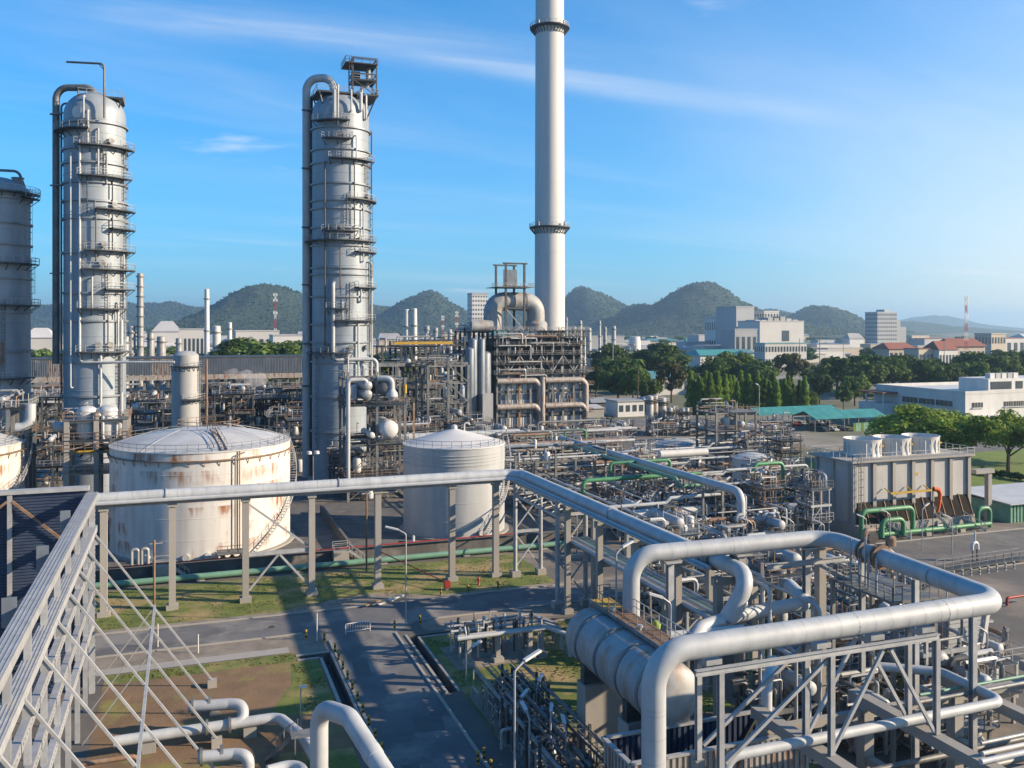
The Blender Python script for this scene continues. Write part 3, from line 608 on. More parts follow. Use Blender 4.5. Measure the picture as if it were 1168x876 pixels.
# --- storage tanks
def spiral_stair(T, cx, cy, r, a0, a1, z0, z1, n=46, mat='galv'):
    mb = MB(); pr = None
    for k in range(n+1):
        a = R(a0+(a1-a0)*k/n); z = z0+(z1-z0)*k/n; c, s_ = math.cos(a), math.sin(a); i = Vector((cx+(r+.1)*c, cy+(r+.1)*s_, z)); o = Vector((cx+(r+1.0)*c, cy+(r+1.0)*s_, z))
        mb.bar(i, o, .28, .05)
        if pr:
            mb.bar(pr, o, .06, .26); mb.bar(pr+Vector((0, 0, 1.05)), o+Vector((0, 0, 1.05)), .08); mb.bar(pr+Vector((0, 0, .6)), o+Vector((0, 0, .6)), .06)
        if k % 3 == 0: mb.bar(o, o+Vector((0, 0, 1.05)), .07)
        pr = o
    mb.build('spiral_stair', mat, T)
def tank(label, px, py, wpx, hpx, rise, mat, roofmat, stair, ribs=(), girder=True, cat='tank', group=None, cone=False, rail=True, n=72, name='storage_tank'):
    d = F*H/(py-HY); k = d/F; cx, cy = at(px, d); r = wpx/2*k; h = hpx*k
    T = thing(name, label, cat, (cx, cy, 0), group)
    pr = [(r, 0)]; nz = max(2, int(h/2.55))
    for i in range(1, nz+1):
        z = h*i/nz
        if i < nz: pr += [(r, z-.05), (r+.03, z-.03), (r+.03, z+.03), (r, z+.05)]
        else: pr.append((r, h))
    MB().lathe(cx, cy, pr, n).build('shell', mat, T)
    rp = [(r+.12, h-.05), (r+.12, h+.12)]
    for i in range(0, 13):
        x = 1-i/12; rp.append((max(.02, r*x), h+.12+(rise*(1-x) if cone else rise*(1-x*x))))
    R_ = MB().lathe(cx, cy, rp, n).build('roof', roofmat, T)
    MB().lathe(cx, cy, [(r, .0), (r+.7, .0), (r+.7, .28), (r, .30)], n).build('base_ring', 'concrete', T)
    if girder:
        z = h-1.1; mb = MB(); mb.lathe(cx, cy, [(r+.02, z-.08), (r+.35, z-.08), (r+.35, z+.08), (r+.02, z+.08)], n)
        for a in range(0, 360, 9): c = circ(cx, cy, r+.3, a, z); c2 = circ(cx, cy, r+.02, a, z-.8); mb.bar(c, c2, .08)
        mb.build('wind_girder', 'rusty', T)
    for z in ribs: MB().lathe(cx, cy, [(r, z-.1), (r+.08, z-.06), (r+.08, z+.06), (r, z+.1)], n).build('rib', mat, T)
    if rail: rb = MB(); railarc(rb, cx, cy, r-.1, h+.1, 0, 2*math.pi, wd=.06); rb.build('railing', 'steel', T)
    if stair: spiral_stair(T, cx, cy, r, *stair, .3, h)
    return T, cx, cy, r, h
T, cx, cy, r, h = tank('big white tank with rust patches, between the left column and the middle column', 231, 617, 194, 113, 2.1, 'rust_tank', 'roof_white', (-62, 25))
rb = MB(); railarc(rb, cx+1, cy+1, 4.6, h+2.2, 0, 2*math.pi, wd=.08); rb.build('roof_centre_railing', 'rusty', T)
mb = MB(); a = Vector(circ(cx, cy, r-.2, -78, h+.3)); b = Vector(circ(cx, cy, 4.0, -70, h+2.4)); mb.stair(a, b, .8); mb.build('roof_stair', 'rusty', T)
q = circ(cx, cy, r+.35, -72, 0); q2 = circ(cx, cy, r+.5, -66, 0)
mb = MB(); mb.tube([(q[0], q[1], .6), (q[0], q[1], h-.6), (q2[0], q2[1], h-.2)], .09, 8, bend=.4); mb.build('foam_pipe', 'rusty', T)
q = circ(cx, cy, r+.25, -69, 0); mb = MB(); mb.tube([(q[0], q[1], 1.2), (q[0], q[1], h)], .09, 8); mb.build('level_pipe', 'rusty', T)
for a, z in ((-100, .9), (-88, .9), (-80, 1.1), (-124, .8)):
    p = Vector(circ(cx, cy, r-.2, a, z)); o = Vector((math.cos(R(a)), math.sin(R(a)), 0)); mb = MB(); mb.tube([p, p+o*1.0], .36, 12); flange(mb, p+o, o, .5); mb.build('nozzle', 'white_paint', T)
for k in range(8):
    p = [Vector(circ(cx, cy, r*(1-i/7*.62), -40+45*k, h+.16+2.6*(1-(1-i/7*.62)**2))) for i in range(8)]
    MB().tube(p, .035, 5).build('roof_seam', 'roof_white', T)
T, cx, cy, r, h = tank('clean grey metal tank with pale cone roof, in front of the steel structures', 518, 603, 115, 98, 2.3, 'tank_grey', 'chimney_white', (-75, 0), girder=False, cone=True, ribs=[12.9, 12.4, 11.9, 11.4])
mb = MB(); mb.lathe(cx, cy, [(.02, h+3.0), (.5, h+2.8), (.5, h+2.1)], 12); mb.build('roof_vent', 'white_paint', T); mb = MB(); mb.tube([(cx+1.6, cy-.4, h+1.6), (cx+1.6, cy-.4, h+3.2), (cx+2.4, cy-.6, h+3.2), (cx+2.4, cy-.6, h+2.9)], .14, 8, bend=.3); mb.build('breather_pipe', 'white_paint', T)
for a in (-100, -78):
    p = Vector(circ(cx, cy, r-.2, a, 1.0)); o = Vector((math.cos(R(a)), math.sin(R(a)), 0)); mb = MB(); mb.tube([p, p+o*.9], .32, 12); flange(mb, p+o*.9, o, .45); mb.build('nozzle', 'galv', T)
T, cx, cy, r, h = tank('white tank with curved stair, cut by the left edge', -75, 625, 182, 118, 2.2, 'rust_tank', 'roof_white', (-70, 12))

# small white and rusty tanks of the process area
tank('low white tank behind the thick pale pipe', 774, 528, 52, 22, 1.2, 'white_paint', 'roof_white', None, girder=False, n=40)
tank('small rust-streaked tank beside the tall open steel frame', 858, 560, 44, 38, .9, 'rust_tank', 'roof_white', (-60, 10), girder=False, n=40)
tank('small white tank in front of the carport', 853, 500, 34, 15, .6, 'white_paint', 'roof_white', None, girder=False, n=36)
# ---------------------------------------------------------------- long silver pipes on concrete columns
def concrete_column(T, x, y, z1, wd=.75, name='column', mat='concrete'):
    mb = MB(); mb.box(x-wd/2, x+wd/2, y-wd/2, y+wd/2, .5, z1); mb.box(x-wd*.9, x+wd*.9, y-wd*.9, y+wd*.9, -.1, .55); mb.box(x-wd*.7, x+wd*.7, y-wd*.7, y+wd*.7, z1, z1+.35)
    return mb.build(name, mat, T)
# trestle along X beside the road
T = thing('pipe_trestle', 'row of concrete columns carrying the straight silver pipe along the road', 'pipe support', (13, 111.6, 0))
for i, x in enumerate((-8.6, -1.3, 6.9, 14.7, 22.9, 32.6, 38.6)):
    concrete_column(T, x, 111.6, 12.0)
MB().ibeam((-12, 111.35, 12.55), (39.5, 111.35, 12.55), .3, .4).build('beam', 'galv', T)
for x0, x1 in ((6.9, 14.7), (-19, -8.6)):
    MB().bar((x0+.4, 111.6, 5.6), (x1-.4, 111.6, 5.6), .3, .45).build('tie_beam', 'galv', T)
    xm = (x0+x1)/2
    for p, q in (((x0+.4, 1.3), (xm, 5.4)), ((x1-.4, 1.3), (xm, 5.4)), ((x0+.4, 11.6), (x1-.5, 6.1))):
        MB().bar((p[0], 111.6, p[1]), (q[0], 111.6, q[1]), .24).build('brace', 'galv', T)
mb = MB(); mb.tube([(-24, 111.75, 13.35), (40.6, 111.75, 13.35), (42.0, 110.2, 13.35), (42.0, 59.6, 13.35), (40.2, 60.4, 9.9)], .66, 18, bend=1.5, arc=6)
T2 = thing('process_pipe', 'long silver pipe running past both tanks and bending towards the camera', 'pipe', (10, 111.7, 13))
mb.build('pipe_run', 'silver', T2)
for p, q in (((-2, 111.75, 13.35), (1, 0, 0)), ((18, 111.75, 13.35), (1, 0, 0)), ((42.0, 84, 13.35), (0, 1, 0)), ((42.0, 66.5, 13.35), (0, 1, 0))):
    mb = MB(); flange(mb, p, q, .78, .12); mb.build('pipe_band', 'galv', T2)
mb = MB(); flange(mb, (42.0, 65.1, 13.35), (0, 1, 0), .95, .5); mb.build('flange', 'steel', T2)
def seams(T, p, q, r, step=1.25, mat='galv'):
    p, q = Vector(p), Vector(q); n = int((q-p).length/step); d = (q-p).normalized()
    for k in range(1, n): c = p+(q-p)*(k/n); mb = MB(); mb.tube([c-d*.022, c+d*.022], r+.007, 20, cap=False); mb.build('jacket_seam', mat, T)
seams(T2, (-12, 111.75, 13.35), (39.5, 111.75, 13.35), .66, 1.6); seams(T2, (42, 108.5, 13.35), (42, 61, 13.35), .66, 1.6)
T = thing('small_pipe', 'thin pipe slung below the long silver road pipe', 'pipe', (10, 111.0, 12))
mb = MB(); mb.tube([(-24, 110.95, 12.95), (40.0, 110.95, 12.95), (40.9, 109.5, 12.95), (40.9, 64, 12.95)], .2, 10, bend=.7); mb.build('pipe_run', 'silver', T)
mb = MB(); mb.tube([(-24, 110.5, 12.9), (39.6, 110.5, 12.9), (40.4, 109.0, 12.9), (40.4, 64, 12.9)], .12, 8, bend=.6); mb.build('cable_pipe', 'galv', T)
# lattice bridge over the road
T = thing('pipe_bridge', 'steel lattice pipe bridge crossing the road on braced legs', 'pipe bridge', (42, 104, 0))
def lattice_leg(T, y, x0, x1, z1):
    for x in (x0, x1):
        mb = MB(); mb.tube([(x, y, .7), (x, y, z1)], .27, 10); P = mb.build('leg', 'galv', T); MB().box(x-.6, x+.6, y-.6, y+.6, -.1, .75).build('footing', 'concrete', P)
    for z0, z2 in ((1.2, 5.6), (6.2, 10.6)):
        MB().bar((x0, y, z0), (x1, y, z2), .17).build('brace', 'galv', T); MB().bar((x1, y+.18, z0), (x0, y+.18, z2), .17).build('brace', 'galv', T)
    for z in (5.9, 10.9): MB().bar((x0, y, z), (x1, y, z), .3, .35).build('tie_beam', 'galv', T)
lattice_leg(T, 110.6, 41.0, 44.6, 12.4); lattice_leg(T, 96.4, 41.0, 44.6, 12.4)
for x in (41.0, 44.6):
    for z in (12.35, 10.7): MB().bar((x, 96.4, z), (x, 110.6, z), .22, .26).build('chord', 'galv', T)
    for k in range(6):
        y0 = 96.4+14.2*k/6; y1 = 96.4+14.2*(k+1)/6; MB().bar((x, y0, 12.3 if k % 2 else 10.75), (x, y1, 10.75 if k % 2 else 12.3), .14).build('brace', 'galv', T)
for k in range(7):
    y = 96.4+14.2*k/6
    MB().bar((41, y, 12.2), (44.6, y, 12.2), .16).build('cross_beam', 'galv', T)
    if k < 6: MB().bar((41, y, 10.72), (44.6, y+14.2/6, 10.72), .12).build('brace', 'galv', T)
for k, (x, z, r) in enumerate(((43.0, 12.5, .16), (43.6, 12.5, .12), (44.1, 12.45, .1))):
    MB().tube([(x, 112, z), (x, 66, z)], r, 8).build('bridge_pipe', 'silver', T)
# paired columns of the same rack towards the camera
T = thing('pipe_rack', 'row of paired concrete columns below the long pipe, behind the horizontal vessel', 'pipe rack', (42.8, 78, 0))
for y in (94.4, 86, 78, 70, 63.5):
    for x in (41.4, 44.8):
        concrete_column(T, x, y, 11.9, .6)
    MB().box(40.9, 45.4, y-.28, y+.28, 11.6, 12.2).build('cross_beam', 'concrete', T)
    MB().box(41.7, 44.5, y-.22, y+.22, 7.4, 7.9).build('cross_beam', 'concrete', T)
for k, (x, z, r, m) in enumerate(((41.9, 8.2, .22, 'silver'), (42.5, 8.12, .14, 'galv'), (43.0, 8.16, .18, 'silver'), (43.5, 8.1, .12, 'pale_green'), (43.9, 8.12, .14, 'galv'), (44.3, 8.2, .2, 'silver_worn'), (43.4, 12.35, .16, 'silver'), (44.0, 12.35, .14, 'galv'), (44.6, 12.4, .2, 'silver'))):
    MB().tube([(x, 96, z), (x, 64.5-(k*7 % 5)*2.6, z), (x, 64.5-(k*7 % 5)*2.6, 1)], r, 8, bend=.6).build('rack_pipe', m, T)

# ---------------------------------------------------------------- the big silver pipe loop in the right foreground
ZC, RC = 15.0, .68
T = thing('process_pipe', 'thick silver pipe loop rising in the foreground and doubling back over the frames', 'pipe', (24.3, 43.6, 0))
mb = MB(); mb.tube([(24.3, 43.6, -.2), (24.3, 43.6, ZC), (50.2, 43.8, ZC), (51.6, 62.4, ZC), (33.0, 62.8, ZC), (33.0, 62.8, 8.5)], RC, 26, bend=2.0, arc=10)
mb.build('pipe_run', 'silver', T)
seams(T, (24.3, 43.6, 0), (24.3, 43.6, 13), RC); seams(T, (26.3, 43.62, ZC), (48.2, 43.78, ZC), RC); seams(T, (50.35, 46, ZC), (51.4, 60.4, ZC), RC); seams(T, (49.6, 62.45, ZC), (35, 62.75, ZC), RC)
for p, q in (((24.3, 43.6, 12.0), (0, 0, 1)), ((31, 43.66, ZC), (1, 0, 0)), ((38, 43.7, ZC), (1, 0, 0)), ((45, 43.75, ZC), (1, 0, 0)), ((50.6, 50, ZC), (.07, 1, 0)), ((42, 62.6, ZC), (1, 0, 0))):
    mb = MB(); mb2 = flange(mb, p, q, RC+.012, .06); mb.build('seam_band', 'galv', T)
for p in ((51.05, 55.5, ZC), (51.2, 57.2, ZC)):
    mb = MB(); flange(mb, p, (.075, 1, 0), RC+.28, .16); flange(mb, (p[0], p[1]+.3, p[2]), (.075, 1, 0), RC+.28, .16); mb.build('flange', 'rusty', T)
# swan-neck pipe at the bottom edge
T = thing('swan_neck_pipe', 'thick grey swan-neck pipe arching beside the road at the bottom edge', 'pipe', (*at(364, 50), 0))
a = at(364, 50); z_ = zat(806, 50)
mb = MB(); p0 = Vector((*a, 3.0)); b_ = at(398, 48); c_ = at(470, 43.5)
mb.tube([(*a, 3.0), (*a, z_), (*b_, z_+.3), (*c_, zat(930, 43.5))], .5, 22, bend=1.25, arc=8); mb.build('pipe_run', 'silver', T)
u = Vector((*c_, zat(930, 43.5)))-Vector((*b_, z_+.3)); u2 = Vector((*b_, z_+.3))+u*.40
mb = MB(); flange(mb, u2, u, .53, .5); mb.build('joint_band', 'silver', T)
mb = MB(); mb.box(a[0]-.9, a[0]+.9, a[1]-.9, a[1]+.9, -.1, 3.1); mb.build('plinth', 'concrete', T)

# ---------------------------------------------------------------- left foreground: open steel wall frame with raking struts
XW = -7.8
T = thing('wall_framework', 'open galvanised steel wall frame running towards the camera at the left edge', 'steel frame', (XW, 60, 0))
GZ = (18.0, 15.0, 11.9, 9.0, 6.2)
for i, z in enumerate(GZ):
    mb = MB()
    if i < 2:                                    # broad folded capping rails with lips
        wd = 1.0 if i == 0 else .85
        mb.box(XW-wd/2, XW+wd/2, 20, 88.9, z-.05, z); mb.box(XW+wd/2-.05, XW+wd/2, 20, 88.9, z-.55, z-.05); mb.box(XW-wd/2, XW-wd/2+.05, 20, 88.9, z-.4, z-.05)
        for k in (-.3, -.08, .14, .36): mb.box(XW+k*wd-.025, XW+k*wd+.025, 20, 88.9, z+.001, z+.022)
    else:
        mb.box(XW+.12, XW+.17, 20, 88.7, z-.34, z+.34); mb.box(XW-.25, XW+.12, 20, 88.7, z+.28, z+.34); mb.box(XW-.25, XW+.12, 20, 88.7, z-.34, z-.28)
    G = mb.build('rail', 'galv', T)
    if i >= 2:
        mb = MB()
        for k in range(115): y = 20.3+.6*k; mb.box(XW+.165, XW+.178, y-.05, y+.05, z-.05, z+.05)
        struct(mb.build('bolt_holes', 'black_paint', G, smooth=False), 'stuff')
for k, y in enumerate(range(24, 90, 6)):
    MB().ibeam((XW-.15, y+.4, 0), (XW-.15, y+.4, 17.9), .35, .35, .05).build('stud', 'galv', T)
    mb = MB(); mb.box(XW-1.35, XW-.62, y+.1, y+.16, 16.9, 18.5); mb.build('gusset_plate', 'clad_blue', T) if k % 2 else None
MB().ibeam((XW, 88.6, 0), (XW, 88.6, 17.8), .5, .5, .06).build('corner_post', 'galv', T)
mb = MB()
for k in range(38): mb.box(XW+.25, XW+.262, 88.5, 88.7, 1+.42*k, 1.14+.42*k)
struct(mb.build('post_holes', 'black_paint', T, smooth=False), 'stuff')
for k, y in enumerate((86.6, 80.4, 74.2, 68, 61.8, 55.6, 49.4, 43.2)):
    S_ = MB().bar((XW+.4, y+.2, 14.6), (XW+10.2, y-.3, .6), .15); P = S_.build('raking_strut', 'galv', T)
    mb = MB(); mb.box(XW+9.8, XW+10.6, y-.7, y+.1, -.1, .65); mb.build('strut_block', 'concrete', P)
    mb = MB(); mb.add([(XW+.3, y+.2, 14.9), (XW+.3, y+.2, 13.6), (XW+1.0, y+.17, 13.8), (XW+.3, y+.26, 14.9), (XW+.3, y+.26, 13.6), (XW+1.0, y+.23, 13.8)], [(0, 1, 2), (5, 4, 3), (0, 3, 4, 1), (1, 4, 5, 2), (2, 5, 3, 0)]); mb.build('gusset', 'galv', P, smooth=False)
    if k in (0, 1, 2): MB().bar((XW+5.2, y, 7.6), (XW+.6, y+.05, 1.5), .08).build('knee_brace', 'galv', T)
MB().bar((XW+5.3, 42, 7.72), (XW+5.3, 87, 7.72), .2).build('tie_bar', 'galv', T)
# corrugated end wall of the same enclosure (its own thing)
T = thing('corrugated_wall', 'shade-darkened blue corrugated metal end wall at the left edge', 'wall', (-20, 89.3, 0))
mb = MB(); n = 66; y0 = 89.35
for k in range(n):                                # horizontal corrugation, trapezoid profile
    z0 = .3+k*.27; z1 = z0+.27
    for (za, ya), (zb, yb) in (((z0, y0), (z0+.09, y0)), ((z0+.09, y0), (z0+.13, y0-.09)), ((z0+.13, y0-.09), (z0+.22, y0-.09)), ((z0+.22, y0-.09), (z1, y0))):
        mb.add([(-34, ya, za), (XW-.4, ya, za), (XW-.4, yb, zb), (-34, yb, zb)], [(0, 1, 2, 3)])
mb.build('cladding', 'wall_shade_blue', T, smooth=False)
MB().box(-34, XW-.3, 89.0, 89.9, 18.15, 18.5).build('coping', 'galv', T)
for x in (-14.4, -21, -27.6): MB().ibeam((x, 88.95, 0), (x, 88.95, 18.1), .35, .35, .05).build('stud', 'galv', T)
MB().bar((-14.2, 88.85, 17.6), (XW-.6, 88.85, 12.2), .22).build('brace', 'rusty', T)
MB().bar((-14.6, 88.8, 17.6), (-21, 88.8, 12.4), .22).build('brace', 'rusty', T)
# low pipes on the dirt plot
def hpipe(label, pts, r, mat='silver', bend=None, flanges=(), cat='pipe', group=None, supports=(), name='ground_pipe', n=14):
    T = thing(name, label, cat, (pts[0][0], pts[0][1], 0), group)
    MB().tube(pts, r, n, bend=bend or r*2.5).build('pipe_run', mat, T)
    for p, d_ in flanges: mb = MB(); flange(mb, p, d_, r*1.5, .2); mb.build('flange', 'steel', T)
    for x, y, z in supports: mb = MB(); mb.box(x-.5, x+.5, y-.35, y+.35, -.05, z-r); mb.build('support', 'concrete', T)
    return T
def gpt(px, py, z): return (*gp(px, py, z), z)
hpipe('silver pipe with U-bend crossing the brown dirt plot', [gpt(130, 846, 1.2), gpt(318, 818, 1.2), gpt(345, 840, 1.2), gpt(372, 885, 1.2)], .42, flanges=[(gpt(236, 830, 1.2), (1, 0, 0)), (gpt(262, 827, 1.2), (1, 0, 0))], supports=[gpt(170, 840, 1.2), gpt(285, 823, 1.2)])
a = gpt(215, 806, 2.3); b = gpt(262, 803, 2.3); c = gpt(256, 827, 1.2)
hpipe('flanged U-bend pipe stub on top of the dirt plot pipe', [a, b, (b[0]+1.0, b[1]-.5, 2.3), (b[0]+1.0, b[1]-1.3, 1.2), c], .45, flanges=[((a[0]+.3, a[1], 2.3), (1, -.05, 0)), ((a[0]+1.6, a[1]-.05, 2.3), (1, -.05, 0))], bend=.8)
a = gpt(226, 864, 2.2); b = gpt(268, 860, 2.2)
hpipe('flanged U-bend pipe at the bottom edge below the raking struts', [a, b, (b[0]+.9, b[1]-.6, 2.2), (b[0]+.9, b[1]-.6, .1)], .42, flanges=[((a[0]+.2, a[1], 2.2), (1, 0, 0)), ((a[0]+1.6, a[1], 2.2), (1, 0, 0))], bend=.7)
hpipe('silver pipe bending down beside the step ladder at the bottom edge', [gpt(305, 880, 1.0), gpt(342, 870, 1.0), gpt(352, 905, 1.0)], .42)
# rakes of small pipes seen through the frame
for i, (y, m) in enumerate(((64, 'silver_worn'), (66.2, 'galv'), (68.6, 'silver_worn'), (71, 'rusty'))):
    hpipe(['worn pipe lying below the wall frame, nearest the camera', 'second pipe lying below the wall frame', 'third pipe lying below the wall frame', 'rusty pipe lying below the wall frame, farthest back'][i], [(XW+.8, y, 1.5), (XW+4.6, y, 1.5), (XW+4.6, y, .1)], .18, m, name='small_pipe')
T = thing('stepladder_platform', 'small dark access stair over pipes on the dirt plot', 'stair', (*gp(315, 850), 0))
a = gpt(304, 866, .1); b = gpt(336, 838, 2.4); MB().stair(a, b, .8).build('stair_flight', 'steel', T)
MB().box(b[0]-.3, b[0]+1.5, b[1]-.5, b[1]+.6, 2.3, 2.45).build('landing', 'steel', T)
for q in ((b[0], b[1]-.4), (b[0]+1.4, b[1]-.4), (b[0]+1.4, b[1]+.5)): MB().bar((*q, 0), (*q, 2.3), .1).build('post', 'steel', T)

# ---------------------------------------------------------------- horizontal vessel on concrete piers
VX, VZ, VR, VY0, VY1 = 30.6, 8.25, 2.15, 52.6, 65.2
T = thing('horizontal_vessel', 'big horizontal silver vessel with dark bands on concrete piers', 'vessel', (VX, 59, 0))
pts = []; rad = []
for k in range(7): a = math.pi/2*k/6; pts.append((VX, VY0-.95*math.cos(a), VZ)); rad.append(max(.03, VR*math.sin(a)))
pts.append((VX, VY1, VZ)); rad.append(VR)
for k in range(1, 7): a = math.pi/2*k/6; pts.append((VX, VY1+.95*math.sin(a), VZ)); rad.append(max(.03, VR*math.cos(a)))
MB().tube(pts, rad, 48, cap=False).build('shell', 'vessel_silver', T)
for y in (53.4, 56.6, 60.0, 63.4): mb = MB(); mb.tube([(VX, y-.16, VZ), (VX, y+.16, VZ)], VR+.07, 48); mb.build('band', 'steel', T)
for y in (55.6, 62.6):
    MB().box(VX-2.0, VX+2.0, y-.8, y+.8, -.1, 5.6).build('pier', 'concrete', T); MB().box(VX-1.9, VX+1.9, y-.35, y+.35, 5.6, 7.0).build('saddle', 'dark_steel', T)
for y in (58.6, 63): mb = MB(); mb.tube([(VX+.9, y, VZ+VR-.6), (VX+.9, y, VZ+VR+.5)], .16, 12); flange(mb, (VX+.9, y, VZ+VR+.5), (0, 0, 1), .26); mb.build('nozzle', 'silver', T)
T = thing('vessel_walkway', 'railed walkway along the top right side of the horizontal vessel', 'walkway', (VX+2, 59.5, 0))
zz = VZ+VR+.25
MB().box(VX+.5, VX+2.3, 53.6, 63.4, zz-.12, zz).build('deck', 'rusty', T); MB().box(VX+.5, VX+2.3, 63.45, 66.4, zz-.12, zz).build('deck', 'yellow_paint', T)
MB().box(VX+.42, VX+.5, 53.6, 66.4, zz-.2, zz+.12).build('toe_board', 'steel', T)
MB().rail([(VX+.5, 53.6, zz), (VX+.5, 66.4, zz), (VX+2.3, 66.4, zz)], gap=1.2, wd=.055).build('railing', 'rusty', T)
MB().rail([(VX+2.3, 64, zz), (VX+2.3, 53.6, zz), (VX+.5, 53.6, zz)], gap=1.2, wd=.055).build('railing', 'galv', T)
for y in (54, 58, 62, 66): MB().bar((VX+2.2, y, 0), (VX+2.2, y, zz-.12), .18).build('post', 'steel', T)

# swan pipes between loop and vessel (S-shaped header)
def sp_(px, py, z): return (*gp(px, py, z), z)
hpipe('silver S-shaped header pipe behind the near loop pipe', [sp_(925, 688, 9.8), sp_(925, 686, 9.8)[:2]+(9.8,), sp_(840, 702, 9.8), sp_(800, 716, 9.8), sp_(786, 742, 9.0)], .55, bend=1.4, name='process_pipe', n=18)
p9 = sp_(914, 690, 9.8); p8 = sp_(896, 668, 9.8)
hpipe('silver pipe elbow feeding the S-shaped header', [p9, (p9[0]+1.0, p9[1]+.8, 9.8), (p8[0]+.6, p8[1]+.6, 9.8), p8], .6, bend=.9, name='process_pipe', n=18)
q0 = sp_(855, 705, 9.9)
hpipe('thin valve pipe from the big riser to the header', [(33.0, 61.8, 9.6), (33.0, 59.6, 9.6), (q0[0]-3.2, 59.0, 9.6), (q0[0]-1.5, 58.6, 9.7)], .3, bend=.5, flanges=[((33.0, 61.0, 9.6), (0, 1, 0)), ((33.0, 60.3, 9.6), (0, 1, 0)), ((34.2, 59.3, 9.6), (1, -.1, 0))], name='process_pipe')
mb = MB(); mb.lathe(34.0, 60.6, [(.05, 9.7), (.3, 9.8), (.34, 10.1), (.2, 10.4), (.05, 10.45)], 12)
single(mb, 'valve_cover', 'lime_cover', 'lime green valve cover beside the big riser pipe', 'valve')
# ---------------------------------------------------------------- street furniture
def lamp(px, py, htop, label, arm=(1.6, .6), z0=0.0, group=None, pos=None, tilt=.35):
    x, y = pos or gp(px, py, z0); T = thing('lamp_post', label, 'lamp', (x, y, z0), group)
    mb = MB(); mb.tube([(x, y, z0), (x, y, z0+htop), (x+arm[0]*.55, y+arm[1]*.55, z0+htop+.5)], .075, 8, bend=.35); mb.build('pole', 'galv', T)
    a = Vector((x+arm[0]*.5, y+arm[1]*.5, z0+htop+.48)); b = Vector((x+arm[0]*1.35, y+arm[1]*1.35, z0+htop+.48+tilt))
    mb = MB(); mb.bar(a, b, .26, .16); mb.build('lamp_head', 'lamp_white', T); return T
lamp(463, 712, 10.0, 'tall street lamp on the grass beside the road junction', (-1.6, .5))
lamp(468, 0, 11.2, 'street lamp with tilted white head at the bottom edge beside the side road', (1.5, .5), pos=(19.6, 53.0))
lamp(397, 0, 2.6, 'small lamp post beside the pipe manifold near the side road', (1.2, .3), pos=(24.6, 79.5))
T = thing('lamp_post', 'short thin lamp post on the dirt plot', 'lamp', (*gp(343, 832), 0)); x, y = gp(343, 832)
MB().tube([(x, y, 0), (x, y, 3.4)], .05, 8).build('pole', 'galv', T); MB().box(x-.12, x+.5, y-.12, y+.12, 3.4, 3.55).build('lamp_head', 'lamp_white', T)
x, y = gp(176, 702); T = thing('utility_pole', 'slim wooden-looking pole with crosspiece in front of the rusty tank', 'pole', (x, y, 0))
MB().tube([(x, y, 0), (x, y, 8.6)], .12, 8).build('pole', 'rusty', T); MB().bar((x-.5, y, 8.2), (x+.9, y, 8.2), .1).build('crosspiece', 'galv', T)
x, y = gp(418, 652); T = thing('utility_pole', 'slim brown pole left of the bund beside the clean grey tank', 'pole', (x, y, 0)); MB().tube([(x, y, 0), (x, y, 10.6)], .13, 8).build('pole', 'rusty', T); MB().bar((x-.6, y, 10.5), (x+.6, y, 10.5), .14).build('crosspiece', 'galv', T)
x, y = gp(357, 575); T = thing('floodlight_mast', 'slim mast with two floodlights between the two big tanks', 'mast', (x, y, 0)); MB().tube([(x, y, 0), (x, y, 9.4)], .13, 8).build('pole', 'rusty', T)
for k in (-.7, .7): mb = MB(); mb.lathe(x+k, y, [(.05, 9.9), (.45, 9.8), (.5, 9.3), (.05, 9.25)], 10); mb.build('floodlight', 'lamp_white', T)
MB().bar((x-.8, y, 9.4), (x+.8, y, 9.4), .1).build('crossarm', 'galv', T)
# bollards
def bollard(x, y, label, group, h=1.0, cols=('yellow_paint', 'black_paint')):
    T = thing('bollard', label, 'bollard', (x, y, 0), group); n = 5
    for k in range(n): MB().lathe(x, y, [(.02, h*k/n), (.12, h*k/n), (.12, h*(k+1)/n), (.02, h*(k+1)/n)], 10).build('band', cols[k % 2], T)
for k in range(12): bollard(14.25, 88.4-2.55*k, 'black and yellow bollard, %s of the left kerb row counted from the junction' % ORD[k], 'bollards along the side road')
for i, (px, py) in enumerate(((349, 729), (370, 732), (382, 745), (386.5, 752))): bollard(*gp(px, py), ['black and yellow bollard beside the thin white post at the junction', 'black and yellow bollard at the ditch corner left of the junction', 'black and yellow bollard at the top of the left kerb', 'black and yellow bollard next below the top of the left kerb'][i], None)
for i, (px, py) in enumerate(((450, 718), (479, 712))): bollard(*gp(px, py), ['black and yellow bollard just left of the tall street lamp', 'black and yellow bollard just right of the tall street lamp'][i], None)
for i, (px, py) in enumerate(((503, 679), (534, 676), (568, 672))): bollard(*gp(px, py), ['black and yellow bollard beside the red hydrant cabinet', 'middle black and yellow bollard on the far verge', 'black and yellow bollard below the trestle footing on the far verge'][i], None)
for i, (px, py) in enumerate(((545, 872), (552, 868), (560, 882))): bollard(*gp(px, py), ['black and yellow bollard at the right kerb, leftmost of three at the bottom edge', 'black and yellow bollard at the right kerb, middle of three at the bottom edge', 'black and yellow bollard at the right kerb, rightmost of three at the bottom edge'][i], None)
for k in range(8): x, y = gp(1088+9.8*k, 660-1.6*k); bollard(x, y, 'white and blue banded post in the row beside the wide road', 'white posts beside the wide road', 1.0, ('lamp_white', 'clad_blue'))
